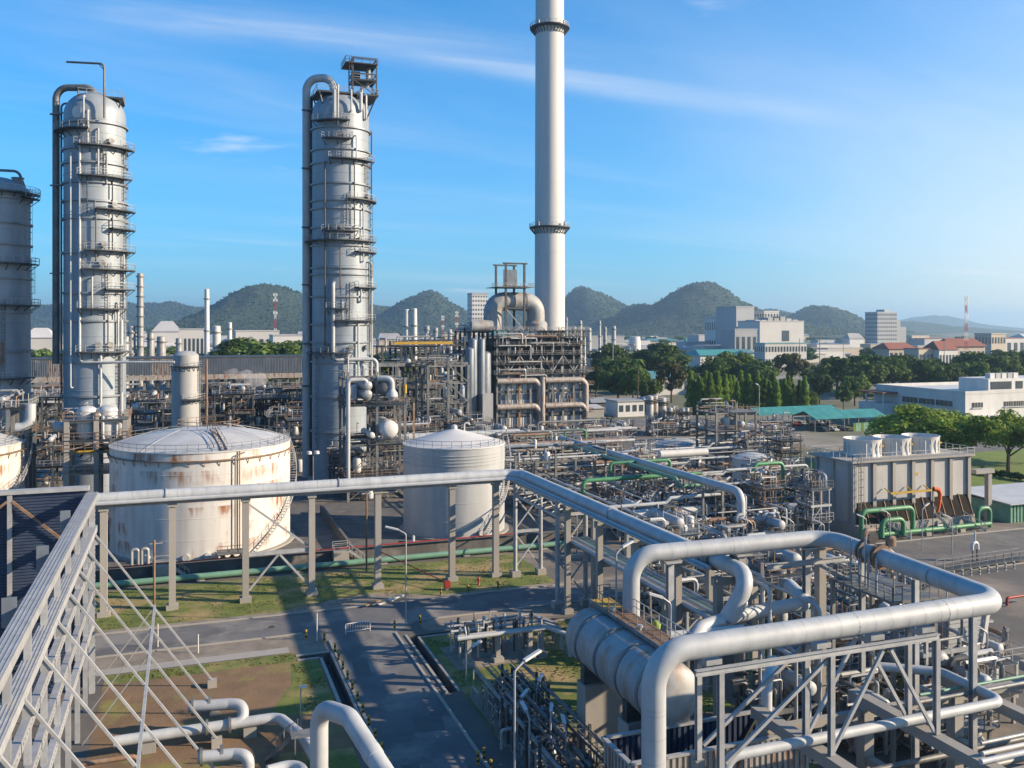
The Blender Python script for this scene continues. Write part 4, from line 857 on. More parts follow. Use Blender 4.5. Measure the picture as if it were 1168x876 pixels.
# barrier, posts, hydrants, pile, hose cabinet
x, y = gp(408, 722); T = thing('road_barrier', 'white tubular crowd barrier standing in the road junction', 'barrier', (x, y, 0))
MB().tube([(x-1.3, y, 0), (x-1.3, y, 1.1), (x+1.4, y+.3, 1.1), (x+1.4, y+.3, 0)], .05, 8, bend=.15).build('frame', 'lamp_white', T)
for k in range(9): xx = x-1.05+.27*k; MB().bar((xx, y+.03*k, .25), (xx, y+.03*k, 1.08), .035).build('upright', 'lamp_white', T)
MB().bar((x-1.3, y, .25), (x+1.4, y+.3, .25), .05).build('bottom_rail', 'lamp_white', T)
for i, (px, py, h) in enumerate(((226, 745, 1.9), (180, 738, 2.4), (361.5, 731, 2.9))):
    x, y = gp(px, py); single(MB().tube([(x, y, 0), (x, y, h)], .06, 8), 'marker_post', 'lamp_white', ['short white marker post on the near road shoulder', 'white marker post behind the raking struts', 'tall thin white post at the ditch corner'][i], 'post')
def hydrant(px, py, label):
    x, y = gp(px, py); T = thing('fire_hydrant', label, 'hydrant', (x, y, 0)); MB().lathe(x, y, [(.2, 0), (.13, .1), (.13, .7), (.2, .75), (.12, .95), (.02, 1.02)], 10).build('body', 'red_paint', T)
    MB().tube([(x-.28, y, .6), (x+.28, y, .6)], .08, 8).build('outlet', 'red_paint', T)
hydrant(546, 667, 'red fire hydrant on the grass below the trestle column'); hydrant(106, 716, 'red fire hydrant half hidden by the wall frame post')
x, y = gp(510, 673); T = thing('hose_cabinet', 'red hose cabinet at the far road edge', 'cabinet', (x, y, 0)); MB().box(x-.35, x+.35, y-.3, y+.3, .35, 1.1).build('box', 'red_paint', T); MB().box(x-.25, x+.25, y-.2, y+.2, 0, .35).build('stand', 'steel', T)
hpipe('thin red fire line rising from the hose cabinet to the bund', [(x, y, .9), (x-6.2, y+12, 2.6)], .07, 'red_paint', name='fire_pipe')
hpipe('red fire line along the bund wall below the tanks', [(-25, 124.6, 2.2), (46, 124.6, 2.2)], .09, 'red_paint', name='fire_pipe')
x, y = gp(440, 689)
for i, (a, b, m) in enumerate(((0, 0, 'white_paint'), (.5, .25, 'silver_worn'), (1.0, .6, 'silver_worn'), (-1.6, -.5, 'rusty'), (1.4, .3, 'white_paint'))):
    mb = MB(); mb.bar((x+a-1, y+b-.3, .15+.06*i), (x+a+1, y+b+.7, .2+.09*i), .3, .14)
    single(mb, 'scrap_plank', m, ['white scrap plank lowest in the heap on the worn track', 'grey scrap plank second in the heap on the worn track', 'grey scrap plank in the middle of the heap on the worn track', 'rusty scrap plank lying left of the heap on the worn track', 'white scrap plank topmost of the heap on the worn track'][i], 'scrap')
x, y = gp(205, 738)
# bund wall, green pipe, stairs over bund
mb = MB(); mb.box(-60, 60, 125.2, 125.6, -.1, 1.7); mb.box(-60, 60, 125.1, 125.7, 1.7, 1.85)
single(mb, 'bund_wall', 'dark_concrete', 'stained concrete bund wall in front of the two big tanks', 'wall')
single(MB().box(22.5, 22.9, 125.7, 160, -.1, 1.5), 'bund_wall', 'dark_concrete', 'concrete bund wall running back between the two big tanks', 'wall')
hpipe('pale green pipe lying along the foot of the bund wall', [(-40, 122.8, .55), (50.5, 122.8, .55), (54, 122.8, .55), (54, 122.8, 7.6), (54, 127, 7.6)], .4, 'pale_green', supports=[(x, 122.8, .55) for x in range(-34, 52, 12)])
hpipe('second pale green pipe on the bund foot, left of the slim pole', [(-40, 123.9, .45), (9, 123.9, .45), (9.6, 123.4, .45)], .25, 'pale_green')
for i, x in enumerate((-2.6, 20.5)):
    T = thing('bund_stair', ['concrete step with railing over the bund before the rusty tank', 'concrete step with railing over the bund between the tanks'][i], 'stair', (x, 124.5, 0))
    MB().stair((x+3.2, 124.3, .1), (x+.8, 124.3, 2.0), 1.0).build('flight', 'galv', T); MB().box(x-1.2, x+.9, 123.7, 125.0, -.05, 2.0).build('landing', 'concrete', T)
    MB().rail([(x-1.2, 123.7, 2.0), (x+.9, 123.7, 2.0)], wd=.07).build('railing', 'galv', T); MB().rail([(x-1.2, 125.0, 2.0), (x+.9, 125.0, 2.0)], wd=.07).build('railing', 'galv', T)
# pipework at the foot of the rusty tank
hpipe('white pipe run at the foot of the rusty white tank', [(-10, 128.6, .9), (2, 128.6, .9), (12, 129, .9), (22, 129, .9)], .3, 'white_paint', supports=[(-6, 128.6, .9), (4, 128.7, .9), (14, 129, .9)])
hpipe('silver pipe run along the inside of the bund', [(-16, 127.4, .7), (30, 127.4, .7), (32, 130, .7), (33, 134, .7)], .24, 'silver')
for i, x in enumerate((6.2, -6.5)):
    T = thing('valve_station', ['valve station with railed platform in front of the rusty tank', 'pair of pipe risers left of the valve platform before the rusty tank'][i], 'valve', (x, 128, 0))
    if i == 0:
        MB().box(x-2, x+2, 127.4, 130.4, 1.9, 2.0).build('deck', 'steel', T); MB().rail([(x-2, 127.4, 2), (x+2, 127.4, 2), (x+2, 130.4, 2)], wd=.07).build('railing', 'rusty', T)
        for q in ((x-1.9, 127.5), (x+1.9, 127.5), (x-1.9, 130.3), (x+1.9, 130.3)): MB().bar((*q, 0), (*q, 1.9), .14).build('post', 'dark_steel', T)
        for k in range(3): mb = MB(); mb.tube([(x-1.2+k*1.2, 129, .3), (x-1.2+k*1.2, 129, 1.7)], .22, 10); flange(mb, (x-1.2+k*1.2, 129, 1.2), (0, 0, 1), .38); mb.build('valve_body', 'dark_steel', T)
    else:
        for k in (0, 1.2): MB().tube([(x+k, 127.6, .2), (x+k, 127.6, 3.6), (x+k+.8, 127.6, 3.6), (x+k+.8, 127.6, .3)], .22, 10, bend=.3).build('riser', 'silver_worn', T)
# ---------------------------------------------------------------- steel structures, heater, racks
def atY(px, Y):
    k = (px-CX)/F; dx = FW[0]+k*RT[0]; dy = FW[1]+k*RT[1]; return Y*dx/dy, Y/dy
def fin_tube(mb, p, q, r, n=12):                  # drum with domed ends between p and q
    p, q = Vector(p), Vector(q); d = (q-p).normalized(); pts = []; rad = []
    for k in range(5): a = math.pi/2*k/4; pts.append(p-d*(r*.5*math.cos(a))); rad.append(max(.02, r*math.sin(a)))
    for k in range(5): a = math.pi/2*k/4; pts.append(q+d*(r*.5*math.sin(a))); rad.append(max(.02, r*math.cos(a)))
    mb.tube(pts, rad, n, cap=False); return mb
def module(name, label, cat, x0, x1, y0, y1, levels, nx=2, ny=2, mat='steel', wd=.32, deck=True, rail=True, pipes=8, drums=2, verts=3, brace=True, seed=0, pm=('silver', 'silver_worn', 'galv', 'steel', 'dark_steel', 'rusty', 'steel'), stubs=6, group=None, bars=True):
    rg = random.Random(seed*77+5); T = thing(name, label, cat, ((x0+x1)/2, (y0+y1)/2, 0), group)
    xs = [x0+(x1-x0)*i/nx for i in range(nx+1)]; ys = [y0+(y1-y0)*i/ny for i in range(ny+1)]; top = levels[-1]
    for x in xs:
        for y in ys: MB().box(x-wd/2, x+wd/2, y-wd/2, y+wd/2, -.05, top+rg.choice((0, 0, 1.2))).build('column', mat, T)
    for li, z in enumerate(levels):
        if bars:
            for y in ys: MB().bar((x0-.4, y, z-.2), (x1+.4, y, z-.2), .22, .34).build('beam', mat, T)
            for x in xs: MB().bar((x, y0, z-.22), (x, y1, z-.22), .2, .3).build('beam', mat, T)
        if deck and rg.random() < .8:
            a = x0-.5 if rg.random() < .7 else x0+(x1-x0)*.35; b = x1+.5
            D = MB().box(a, b, y0-.5, y1+.5, z+.01, z+.09).build('deck', rg.choice(('dark_steel', 'steel')), T)
            if rail: MB().rail([(a, y1+.45, z+.09), (a, y0-.45, z+.09), (b, y0-.45, z+.09), (b, y1+.45, z+.09)], wd=.07).build('railing', rg.choice(('galv', 'steel', 'rusty')), D)
    lv = [0]+list(levels)
    if brace:
        for i in range(len(levels)):
            if rg.random() < .7:
                k = rg.randrange(nx); MB().bar((xs[k], y0, lv[i]+.2), (xs[k+1], y0, lv[i+1]-.4), .15).build('brace', mat, T)
            if rg.random() < .5:
                k = rg.randrange(ny); MB().bar((x0, ys[k], lv[i]+.2), (x0, ys[k+1], lv[i+1]-.4), .15).build('brace', mat, T)
    for k in range(pipes):
        r = rg.choice((.05, .06, .08, .1, .13, .18, .24)); li = rg.randrange(len(lv)); z = lv[li]+.45+rg.random()*1.6; m = rg.choice(pm)
        y = rg.uniform(y0, y1); x = rg.uniform(x0, x1); z2 = max(.2, z+rg.choice((-1, 1))*rg.uniform(1.5, 5)); z2 = min(z2, top+2.5)
        if rg.random() < .5: pts = [(x0-rg.random(), y, z), (x, y, z), (x, y, z2), (x, rg.uniform(y0-.8, y1), z2)]
        else: pts = [(x, y1, z), (x, y, z), (x, y, z2), (rg.uniform(x0, x1+.8), y, z2)]
        MB().tube(pts, r, 7, bend=r*2.2, arc=3).build('pipe', m, T)
    for k in range(drums):
        z = rg.choice(levels)+1.0; r = rg.uniform(.4, .8); x = rg.uniform(x0+1, x1-1); z += r*.5
        mb = MB(); fin_tube(mb, (x, y0-.2, z), (x, y1-.5, z), r); D = mb.build('drum', rg.choice(('silver', 'silver_worn', 'tank_grey')), T)
        MB().box(x-r*.6, x+r*.6, y0+.4, y0+.7, z-1.0-r*.5, z-r*.7).build('saddle', 'steel', D)
    for k in range(verts):
        z = rg.choice([0]+list(levels[:-1])); h = rg.uniform(2, 4.2); r = rg.uniform(.3, .8); x = rg.uniform(x0+.6, x1-.6); y = rg.uniform(y0, y1)
        mb = MB(); fin_tube(mb, (x, y, z+.6), (x, y, z+h), r); mb.build('upright_drum', rg.choice(('silver', 'silver_worn', 'white_paint')), T)
    for k in range(stubs):
        x = rg.uniform(x0, x1); y = rg.uniform(y0, y1); z = top; h = rg.uniform(.8, 2.6); mb = MB(); mb.tube([(x, y, z), (x, y, z+h)], rg.choice((.05, .06, .09)), 6); mb.build('vent_stub', rg.choice(('silver', 'rusty', 'galv')), T)
    return T

# --- furnace with convection deck and crossover duct
YH = 262.0; X0, dh = atY(566, YH); X1, dh2 = atY(665, YH); Zh = lambda y: zat(y, 281)
T = thing('furnace', 'large steel-clad furnace with pale pipes and open upper decks in front of the chimney', 'furnace', ((X0+X1)/2, YH+7, 0))
xm = (X0+X1)/2; ydp = 14
for a, b in ((X0, xm-1.2), (xm+1.2, X1)):
    W_ = MB().box(a+1.2, b-1.2, YH, YH+ydp, 2.4, Zh(427)).build('wall', 'clad_blue', T)
    n = 6
    for k in range(n):
        for (za, zb) in ((Zh(487), Zh(475)), (Zh(471), Zh(455)), (Zh(450), Zh(433))):
            xa = a+1.4+(b-a-2.8)*k/n; xb = a+1.4+(b-a-2.8)*(k+1)/n; MB().box(xa+.15, xb-.15, YH-.18, YH, za+.2, zb-.2).build('panel', 'white_paint' if (k+int(za)) % 3 else 'silver', W_)
    for y in (431, 446, 462, 473, 488):
        MB().box(a, b, YH-.55, YH-.18, Zh(y)-.35, Zh(y)+.35).build('stiffener', 'dark_steel' if y not in (431, 462) else 'steel', T)
    for y in (434, 463): MB().tube([(a-.3, YH-1.5, Zh(y)), (b-1.2, YH-1.5, Zh(y)), (b+.4, YH-1.2, Zh(y)-1.5), (b+.4, YH-1.2, 3)], .95, 14, bend=1.3).build('air_duct', 'clad_rust', T)
MB().tube([(xm, YH-1.6, 2), (xm, YH-1.6, Zh(430))], .9, 12).build('riser_duct', 'clad_rust', T)
for x in [X0+(X1-X0)*k/8 for k in range(9)]: MB().box(x-.3, x+.3, YH-1.0, YH-.5, 0, Zh(376)).build('column', 'steel' if rnd.random() < .6 else 'rusty', T)
MB().box(X0+.8, X1-.8, YH+.3, YH+ydp-1, Zh(427), Zh(386)).build('convection_box', 'dark_steel', T)
for y in (426, 415, 404, 394, 384, 377):
    D = MB().box(X0-1.2, X1+1.2, YH-1.8, YH+ydp, Zh(y)-.18, Zh(y)).build('deck', 'dark_steel', T); MB().rail([(X0-1.2, YH+ydp, Zh(y)), (X0-1.2, YH-1.8, Zh(y)), (X1+1.2, YH-1.8, Zh(y)), (X1+1.2, YH+ydp, Zh(y))], wd=.1).build('railing', 'galv' if y == 377 else 'steel', D)
for k in range(8):
    xa = X0+(X1-X0)*k/8; xb = X0+(X1-X0)*(k+1)/8; s_ = k % 2
    MB().bar((xa, YH-1.1, Zh(424 if s_ else 405)), (xb, YH-1.1, Zh(405 if s_ else 424)), .28).build('brace', 'galv' if k % 3 else 'steel', T)
    MB().bar((xa, YH-1.1, Zh(384 if s_ else 373)), (xb, YH-1.1, Zh(373 if s_ else 384)), .22).build('brace', 'galv', T)
for k in range(90):
    x = rnd.uniform(X0, X1); y = rnd.uniform(YH-1.6, YH-.4); z = Zh(rnd.choice((403, 393, 383, 414, 425, 460))); MB().tube([(x, y, z), (x, y, z+rnd.uniform(1, 3))], rnd.choice((.1, .16, .24)), 6).build('riser', rnd.choice(('silver', 'rusty', 'silver_worn', 'steel', 'galv')), T)
for k in range(16):
    z = Zh(rnd.uniform(380, 428)); xa = rnd.uniform(X0-1, xm); xb = xa+rnd.uniform(5, 16); MB().tube([(xa, YH-1.7, z), (min(xb, X1+2), YH-1.7, z), (min(xb, X1+2), YH-1.7, z-rnd.uniform(1, 4))], rnd.choice((.12, .2, .3)), 6, bend=.5).build('header_pipe', rnd.choice(('silver', 'silver_worn', 'rusty', 'galv')), T)
for k in range(5):
    y = YH+1+k*2.7; MB().box(X1+.4, X1+.9, y-.3, y+.3, 0, Zh(376)).build('column', 'steel', T)
for y in (472, 456, 440, 424): D = MB().box(X1+.9, X1+3.4, YH-1, YH+10, Zh(y)-.2, Zh(y)).build('side_deck', 'steel', T); MB().rail([(X1+.9, YH-1, Zh(y)), (X1+3.4, YH-1, Zh(y)), (X1+3.4, YH+10, Zh(y))], wd=.1).build('railing', 'rusty', D)
# crossover duct
T = thing('flue_duct', 'huge silver flue duct arching above the furnace deck', 'duct', (xm, YH+6, Zh(377)))
xa, _ = atY(562, YH+6); xb, _ = atY(611, YH+6); Zd = lambda y: zat(y, 287)
MB().tube([(xa, YH+6, Zd(376)), (xa, YH+6, Zd(344)), (xb, YH+6, Zd(344)), (xb, YH+6, Zd(366))], 2.9, 28, bend=3.7, arc=8).build('duct_run', 'vessel_silver', T)
for x in (xa+3.9, xa+6.6, xb-3.9): mb = MB(); flange(mb, (x, YH+6, Zd(344)), (1, 0, 0), 3.05, .3); mb.build('duct_band', 'steel', T)
MB().lathe(xb, YH+6, [(3.0, Zd(366)), (3.8, Zd(369)), (3.8, Zd(377))], 24).build('duct_foot', 'vessel_silver', T)
MB().tube([(xa-1, YH+4, Zd(372)), (xa-8, YH+4, Zd(372))], 1.9, 20).build('side_duct', 'vessel_silver', T)
T = thing('hoist_tower', 'tall steel box frame with sheet panel standing over the flue duct', 'steel frame', (xm, YH+6, Zh(377)))
xa, _ = atY(574, YH+4); xb, _ = atY(595, YH+4); ya, yb = YH+1.6, YH+6
for x in (xa, xb):
    for y in (ya, yb+5): MB().box(x-.3, x+.3, y-.3, y+.3, Zh(377), Zd(302)).build('post', 'dark_steel', T)
for y in (ya, yb+5):
    for z in (302, 328, 352): MB().bar((xa-1, y, Zd(z)), (xb+1, y, Zd(z)), .4, .5).build('beam', 'dark_steel', T)
MB().box(xa+.8, xb-.8, yb, yb+.3, Zd(327), Zd(308)).build('panel', 'clad_blue', T); D = MB().box(xa-3, xb+3, ya-1, yb+6, Zd(328)-.2, Zd(328)).build('deck', 'steel', T); MB().rail([(xa-3, yb, Zd(328)), (xa-3, ya-1, Zd(328)), (xb+3, ya-1, Zd(328)), (xb+3, yb, Zd(328))], wd=.1).build('railing', 'galv', D)
MB().bar((xa, ya, Zd(352)), (xb, ya, Zd(377)), .25).build('brace', 'galv', T)
# vertical silos left of the furnace
for i, (px, y0, y1, r) in enumerate(((536, 398, 480, 1.5), (543, 398, 480, 1.5), (549, 388, 480, 1.2), (555, 404, 475, 2.0), (539.5, 388, 450, 1.3))):
    x, _ = atY(px, 258); mb = MB(); fin_tube(mb, (x, 258+(i % 2)*2, 1.2), (x, 258+(i % 2)*2, zat(y0, 275)), r, 18)
    T = thing('stack_pipe', ['leftmost tall grey duct column left of the furnace', 'second tall grey duct column left of the furnace', 'slim tall grey duct column left of the furnace', 'fat grey duct column touching the furnace', 'short grey duct column at the back left of the furnace'][i], 'duct', (x, 258, 0)); mb.build('shell', 'clad_blue', T)
    MB().lathe(x, 258+(i % 2)*2, [(r, 0), (r+.3, 0), (r+.3, 1.6), (r, 1.6)], 16).build('base', 'concrete', T)
xq, _ = atY(556, 255); single(MB().box(xq-1.5, xq+1.8, 255, 257, 0, zat(448, 272)), 'duct_box', 'tank_grey', 'tall flat grey duct box at the left foot of the furnace', 'duct')

# --- exchanger structure right of the middle column
YS = 168.0
def mk(px0, px1, Y, dep): a, d_ = atY(px0, Y); b, _ = atY(px1, Y); return a, b, Y, Y+dep, d_
x0, x1, y0, y1, ds = mk(397, 462, 168, 9); Zs = lambda y: zat(y, ds)
T = module('exchanger_structure', 'two-storey steel structure with exchangers, right of the middle column', 'steel structure', x0, x1, y0, y1, [Zs(545), Zs(508), Zs(462), Zs(432)], 2, 2, 'steel', .45, pipes=40, drums=1, verts=5, seed=3, stubs=12)
for i, (px, y, r, m) in enumerate(((419, 440, .95, 'silver_worn'), (419, 450, .95, 'silver_worn'), (441, 443, 1.6, 'drum_dark'), (444, 491, 1.75, 'white_paint'), (424, 497, .6, 'white_paint'))):
    x, _ = atY(px, y0-1); mb = MB(); fin_tube(mb, (x, y0-1.0, Zs(y)), (x, y0+7, Zs(y)), r, 18); mb.build('exchanger', m, T)
xa, _ = atY(447, y0-1.6); mb = MB(); mb.tube([(atY(430, y0)[0], y0-.5, Zs(432)), (xa, y0-1.6, Zs(432)), (xa, y0-1.6, Zs(446))], .55, 12, bend=1.0); mb.build('crossover_pipe', 'silver', T)
MB().lathe(xa, y0-1.6, [(.5, Zs(444)), (1.1, Zs(449)), (1.1, Zs(453)), (.5, Zs(457))], 14).build('bell_drum', 'silver', T)
mb = MB(); xa, _ = atY(397, y0-1); xb, _ = atY(418, y0-1); mb.tube([(xa, y0-1, 3), (xa, y0-1, Zs(433)), (xb, y0-1, Zs(433)), (xb, y0-1, Zs(440))], .4, 10, bend=.7); mb.build('loop_pipe', 'silver', T)
xa, _ = atY(462, y0-.5); MB().tube([(xa, y0-.5, Zs(440)), (xa, y0-.5, Zs(450))], .35, 8).build('valve_body', 'yellow_paint', T)
xa, _ = atY(472, y0); MB().bar((xa, y0, 0), (xa, y0, Zs(462)), .35).build('column', 'rusty', T)
# --- tall open frames between middle column and furnace
x0, x1, y0, y1, ds = mk(488, 534, 225, 12); Zs = lambda y: zat(y, ds)
T = module('open_structure', 'open blue-grey steel frame of three storeys behind the cone-roof tank', 'steel frame', x0, x1, y0, y1, [Zs(478), Zs(460), Zs(437), Zs(417)], 2, 2, 'steel', .6, deck=False, pipes=26, drums=2, verts=6, seed=8)
for a, b in ((437, 417), (460, 437)): MB().bar((x1, y0-.2, Zs(a)), ((x0+x1)/2, y0-.2, Zs(b)), .35).build('brace', 'steel', T)
x0, x1, y0, y1, ds = mk(436, 500, 240, 14); Zs = lambda y: zat(y, ds)
T = module('open_structure', 'dark steel frame with long yellow beam behind the exchanger structure', 'steel frame', x0, x1, y0, y1, [Zs(470), Zs(445), Zs(418), Zs(395)], 3, 2, 'dark_steel', .6, pipes=36, drums=2, verts=6, seed=9, stubs=14)
MB().box(x0+3, x1+4, y0-.8, y0-.3, Zs(393), Zs(390)).build('yellow_beam', 'yellow_paint', T); MB().box(x0-4, x1+8, y0-2, y0-1.2, Zs(418), Zs(414)).build('duct', 'steel', T)
x0, x1, y0, y1, ds = mk(470, 530, 262, 12); Zs = lambda y: zat(y, ds)
module('open_structure', 'distant dark steel frame left of the duct columns', 'steel frame', x0, x1, y0, y1, [Zs(460), Zs(430), Zs(405), Zs(388)], 3, 2, 'dark_steel', .6, pipes=30, drums=1, verts=5, seed=10, stubs=12)
x0, x1, y0, y1, ds = mk(530, 562, 268, 10); Zs = lambda y: zat(y, ds)
module('open_structure', 'dark steel frame behind the duct columns beside the furnace', 'steel frame', x0, x1, y0, y1, [Zs(460), Zs(430), Zs(400), Zs(378)], 2, 2, 'dark_steel', .6, pipes=30, drums=1, verts=5, seed=11, stubs=12)

# --- support table with two drums before the left column
x0, x1, y0, y1, ds = mk(76, 143, 150, 8); Zs = lambda y: zat(y, ds)
T = module('drum_structure', 'concrete and steel structure with two silver drums before the left column', 'steel structure', x0, x1, y0, y1, [Zs(540), Zs(516), Zs(503), Zs(480)], 2, 2, 'concrete', .7, pipes=24, drums=0, verts=2, seed=21, stubs=5)
for px in (99, 123):
    x, _ = atY(px, y0+1.5); mb = MB(); fin_tube(mb, (x, y0+1.8, Zs(500)), (x, y0+1.8, Zs(470)), 1.45, 20); mb.build('surge_drum', 'silver', T)
for px in (98, 130): x, _ = atY(px, y0-.6); MB().box(x-1.3, x+1.3, y0-.75, y0-.5, Zs(516), Zs(514.2)).build('yellow_sign', 'yellow_paint', T)
mb = MB(); x, _ = atY(60, y0+2); mb.tube([(x, y0+3, Zs(489)), (x0+2, y0+3, Zs(489))], .8, 12); mb.build('inlet_pipe', 'silver', T)
x, _ = atY(70, y0+1); mb = MB(); xq, _ = atY(37, 158)
hpipe('silver elbow pipe beside the left-edge column', [(atY(18, 156)[0], 156, zat(480, 148)), (xq, 156, zat(480, 148)), (xq, 156, zat(455, 148))], .75, bend=1.6, name='process_pipe')
x0, x1, y0, y1, ds = mk(-12, 30, 156, 8); Zs = lambda y: zat(y, ds)
module('steel_structure', 'railed steel structure at the foot of the left-edge column', 'steel structure', x0, x1, y0, y1, [Zs(530), Zs(500), Zs(466)], 2, 2, 'steel', .5, pipes=20, drums=1, verts=2, seed=22)
# --- silo between left column and middle column
ds = 215; x, y = at(212, ds); T = thing('silo', 'plain grey silo with railed top between the two tall columns', 'silo', (x, y, 0)); k = ds/F
MB().lathe(x, y, [(15.5*k, 0), (15.5*k, zat(418, ds)), (14*k, zat(417, ds)), (14*k, zat(405, ds)), (9*k, zat(401, ds)), (.1, zat(400, ds))], 36).build('shell', 'tank_grey', T)
platform(T, x, y, 15.5*k, zat(454, ds), -100, -10); platform(T, x, y, 15.5*k, zat(417, ds), -150, -20, .8)
q = circ(x, y, 15.5*k+.4, -30, 0); MB().ladder((q[0], q[1], zat(454, ds)), 8, (.87, -.5), t=.08).build('ladder', 'steel', T); MB().tube([(q[0]+1.5, q[1], 0), (q[0]+1.5, q[1], zat(410, ds))], .3, 8).build('side_pipe', 'rusty', T)

# --- long pipe rack shed across the left background
YR = 285.0; X0, _ = atY(-30, YR); X1, dR = atY(352, YR); Zr = lambda px, y: zat(y, atY(px, YR)[1])
T = thing('pipe_rack_shed', 'long dark pipe rack with ribbed metal roof band across the left background', 'pipe rack', ((X0+X1)/2, YR, 0))
zt_, zb_ = 23.2, 18.6; n = 200
for k in range(10):
    xa = X0+(X1-X0)*k/10; xb = X0+(X1-X0)*(k+1)/10; mb = MB()
    for j in range(20):
        a = xa+(xb-xa)*j/20; b = a+(xb-xa)/20; m_ = (a+b)/2
        mb.add([(a, YR-1, zb_), (m_, YR-1, zb_), (m_, YR-1, zt_), (a, YR-1, zt_)], [(0, 1, 2, 3)]); mb.add([(m_, YR-1.3, zb_), (b, YR-1.3, zb_), (b, YR-1.3, zt_), (m_, YR-1.3, zt_)], [(0, 1, 2, 3)])
        mb.add([(m_, YR-1.3, zb_), (m_, YR-1, zb_), (m_, YR-1, zt_), (m_, YR-1.3, zt_)], [(0, 1, 2, 3)])
    mb.build('ribbed_sheet', 'clad_blue' if k not in (0, 2, 5) else 'clad_rust', T, smooth=False)
MB().box(X0, X1, YR-1, YR+14, zt_+.05, zt_+.5).build('roof', 'dark_steel', T)
MB().box(X0, X1, YR-1.6, YR-.9, zb_-1.6, zb_-.1).build('fascia_duct', 'clad_rust', T)
for k in range(26): x = X0+(X1-X0)*k/25; MB().box(x-.35, x+.35, YR-.7, YR, 0, zt_).build('column', 'dark_steel' if k % 4 else 'steel', T)
for z in (4, 7, 10.5, 14): MB().box(X0, X1, YR-1.2, YR+12, z-.2, z).build('deck', 'dark_steel', T)
for k in range(44):
    z = rnd.choice((2, 4.6, 5.2, 7.6, 8.2, 9, 11.2, 12, 15, 16)); xa = rnd.uniform(X0, X1-20); xb = xa+rnd.uniform(15, 60); r = rnd.choice((.2, .3, .45, .6, .8)); MB().tube([(xa, YR-1.9-rnd.random(), z), (min(xb, X1), YR-1.9-rnd.random(), z)], r, 8).build('rack_pipe', rnd.choice(('silver', 'steel', 'dark_steel', 'silver_worn', 'clad_blue')), T)
for i in range(7):                                # units before that rack
    px = (-10, 28, 150, 245, 280, 312, 335)[i]; Y = 255+7*(i % 3); a, ds = atY(px, Y); wdt = (9, 8, 9, 10, 11, 9, 7)[i]
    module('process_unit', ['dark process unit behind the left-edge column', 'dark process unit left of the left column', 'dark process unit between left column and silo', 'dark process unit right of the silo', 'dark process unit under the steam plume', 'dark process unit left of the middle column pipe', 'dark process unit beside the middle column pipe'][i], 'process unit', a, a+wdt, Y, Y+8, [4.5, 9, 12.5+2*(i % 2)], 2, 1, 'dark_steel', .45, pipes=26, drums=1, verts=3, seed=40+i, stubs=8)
# steam plume: small soft volume
mb = MB(); x, y = at(285, 262)
for k in range(9):
    c = at(258+4.8*k, 262); zc0 = zat(425+1.6*k-(k % 3)*2, 262); r = .7+.28*k*(1 if k < 6 else .8)
    mb.lathe(c[0], c[1]+(k % 2), [(.02, zc0-r), (r*.7, zc0-r*.7), (r, zc0), (r*.7, zc0+r*.7), (.02, zc0+r)], 12)
st = mb.build('steam', None); struct(st, 'stuff'); sm = bpy.data.materials.new('steam_air'); sm.use_nodes = True; t = sm.node_tree; t.nodes.clear(); pv = t.nodes.new('ShaderNodeVolumePrincipled'); pv.inputs['Color'].default_value = (.95, .95, .95, 1); pv.inputs['Density'].default_value = .16
mo = t.nodes.new('ShaderNodeOutputMaterial'); t.links.new(pv.outputs[0], mo.inputs['Volume']); st.data.materials.append(sm)
# ---------------------------------------------------------------- trees
def crown(seed, rx, rz, zc, lobes, n, leaf, flat=1.0):
    rg = random.Random(seed); v = []; f = []; L_ = []
    for k in range(lobes):
        while True:
            p = Vector((rg.uniform(-1, 1), rg.uniform(-1, 1), rg.uniform(-1, 1)))
            if .25 < p.length < .95: break
        L_.append((Vector((p.x*rx*.85, p.y*rx*.85, zc+p.z*rz*.85)), rg.uniform(.16, .36)*rx))
    for k in range(n):
        c, r = rg.choice(L_); d = Vector((rg.gauss(0, 1), rg.gauss(0, 1), rg.gauss(.25, 1))).normalized()
        p = c+Vector((d.x, d.y, d.z*flat))*r*(rg.random()**.35)
        nrm = (d+Vector((rg.uniform(-1, 1), rg.uniform(-1, 1), rg.uniform(-.6, 1)))*.9).normalized(); a = nrm.cross(Vector((rg.random()+.1, rg.random(), rg.random()))).normalized(); b = nrm.cross(a); s_ = leaf*rg.uniform(.6, 1.4)
        i = len(v); v += [p-a*s_, p-b*s_*.6, p+a*s_, p+b*s_*.6]; f.append((i, i+1, i+2, i+3))
    me = bpy.data.meshes.new('crown'); me.from_pydata([tuple(q) for q in v], [], f); return me
def column_crown(seed, r, h, n, leaf):
    rg = random.Random(seed); v = []; f = []
    for k in range(n):
        t = rg.random()**.8; z = .6+t*(h-.6); rr = r*(1-t**2.2*.85)*(.8+.25*math.sin(z*2.4+rg.random()))
        a = rg.uniform(0, 6.283); q = rr*math.sqrt(rg.uniform(.35, 1)); p = Vector((q*math.cos(a), q*math.sin(a), z)); out = Vector((math.cos(a), math.sin(a), -.9)).normalized()
        s_ = leaf*rg.uniform(.6, 1.5); side = Vector((-math.sin(a), math.cos(a), rg.uniform(-.4, .4)))*s_*.45; tip = p+out*s_*1.3; i = len(v)
        v += [p-side*.5, p+side*.5, tip+side*.3, tip-side*.3]; f.append((i, i+1, i+2, i+3))
    me = bpy.data.meshes.new('crown'); me.from_pydata([tuple(q) for q in v], [], f); return me
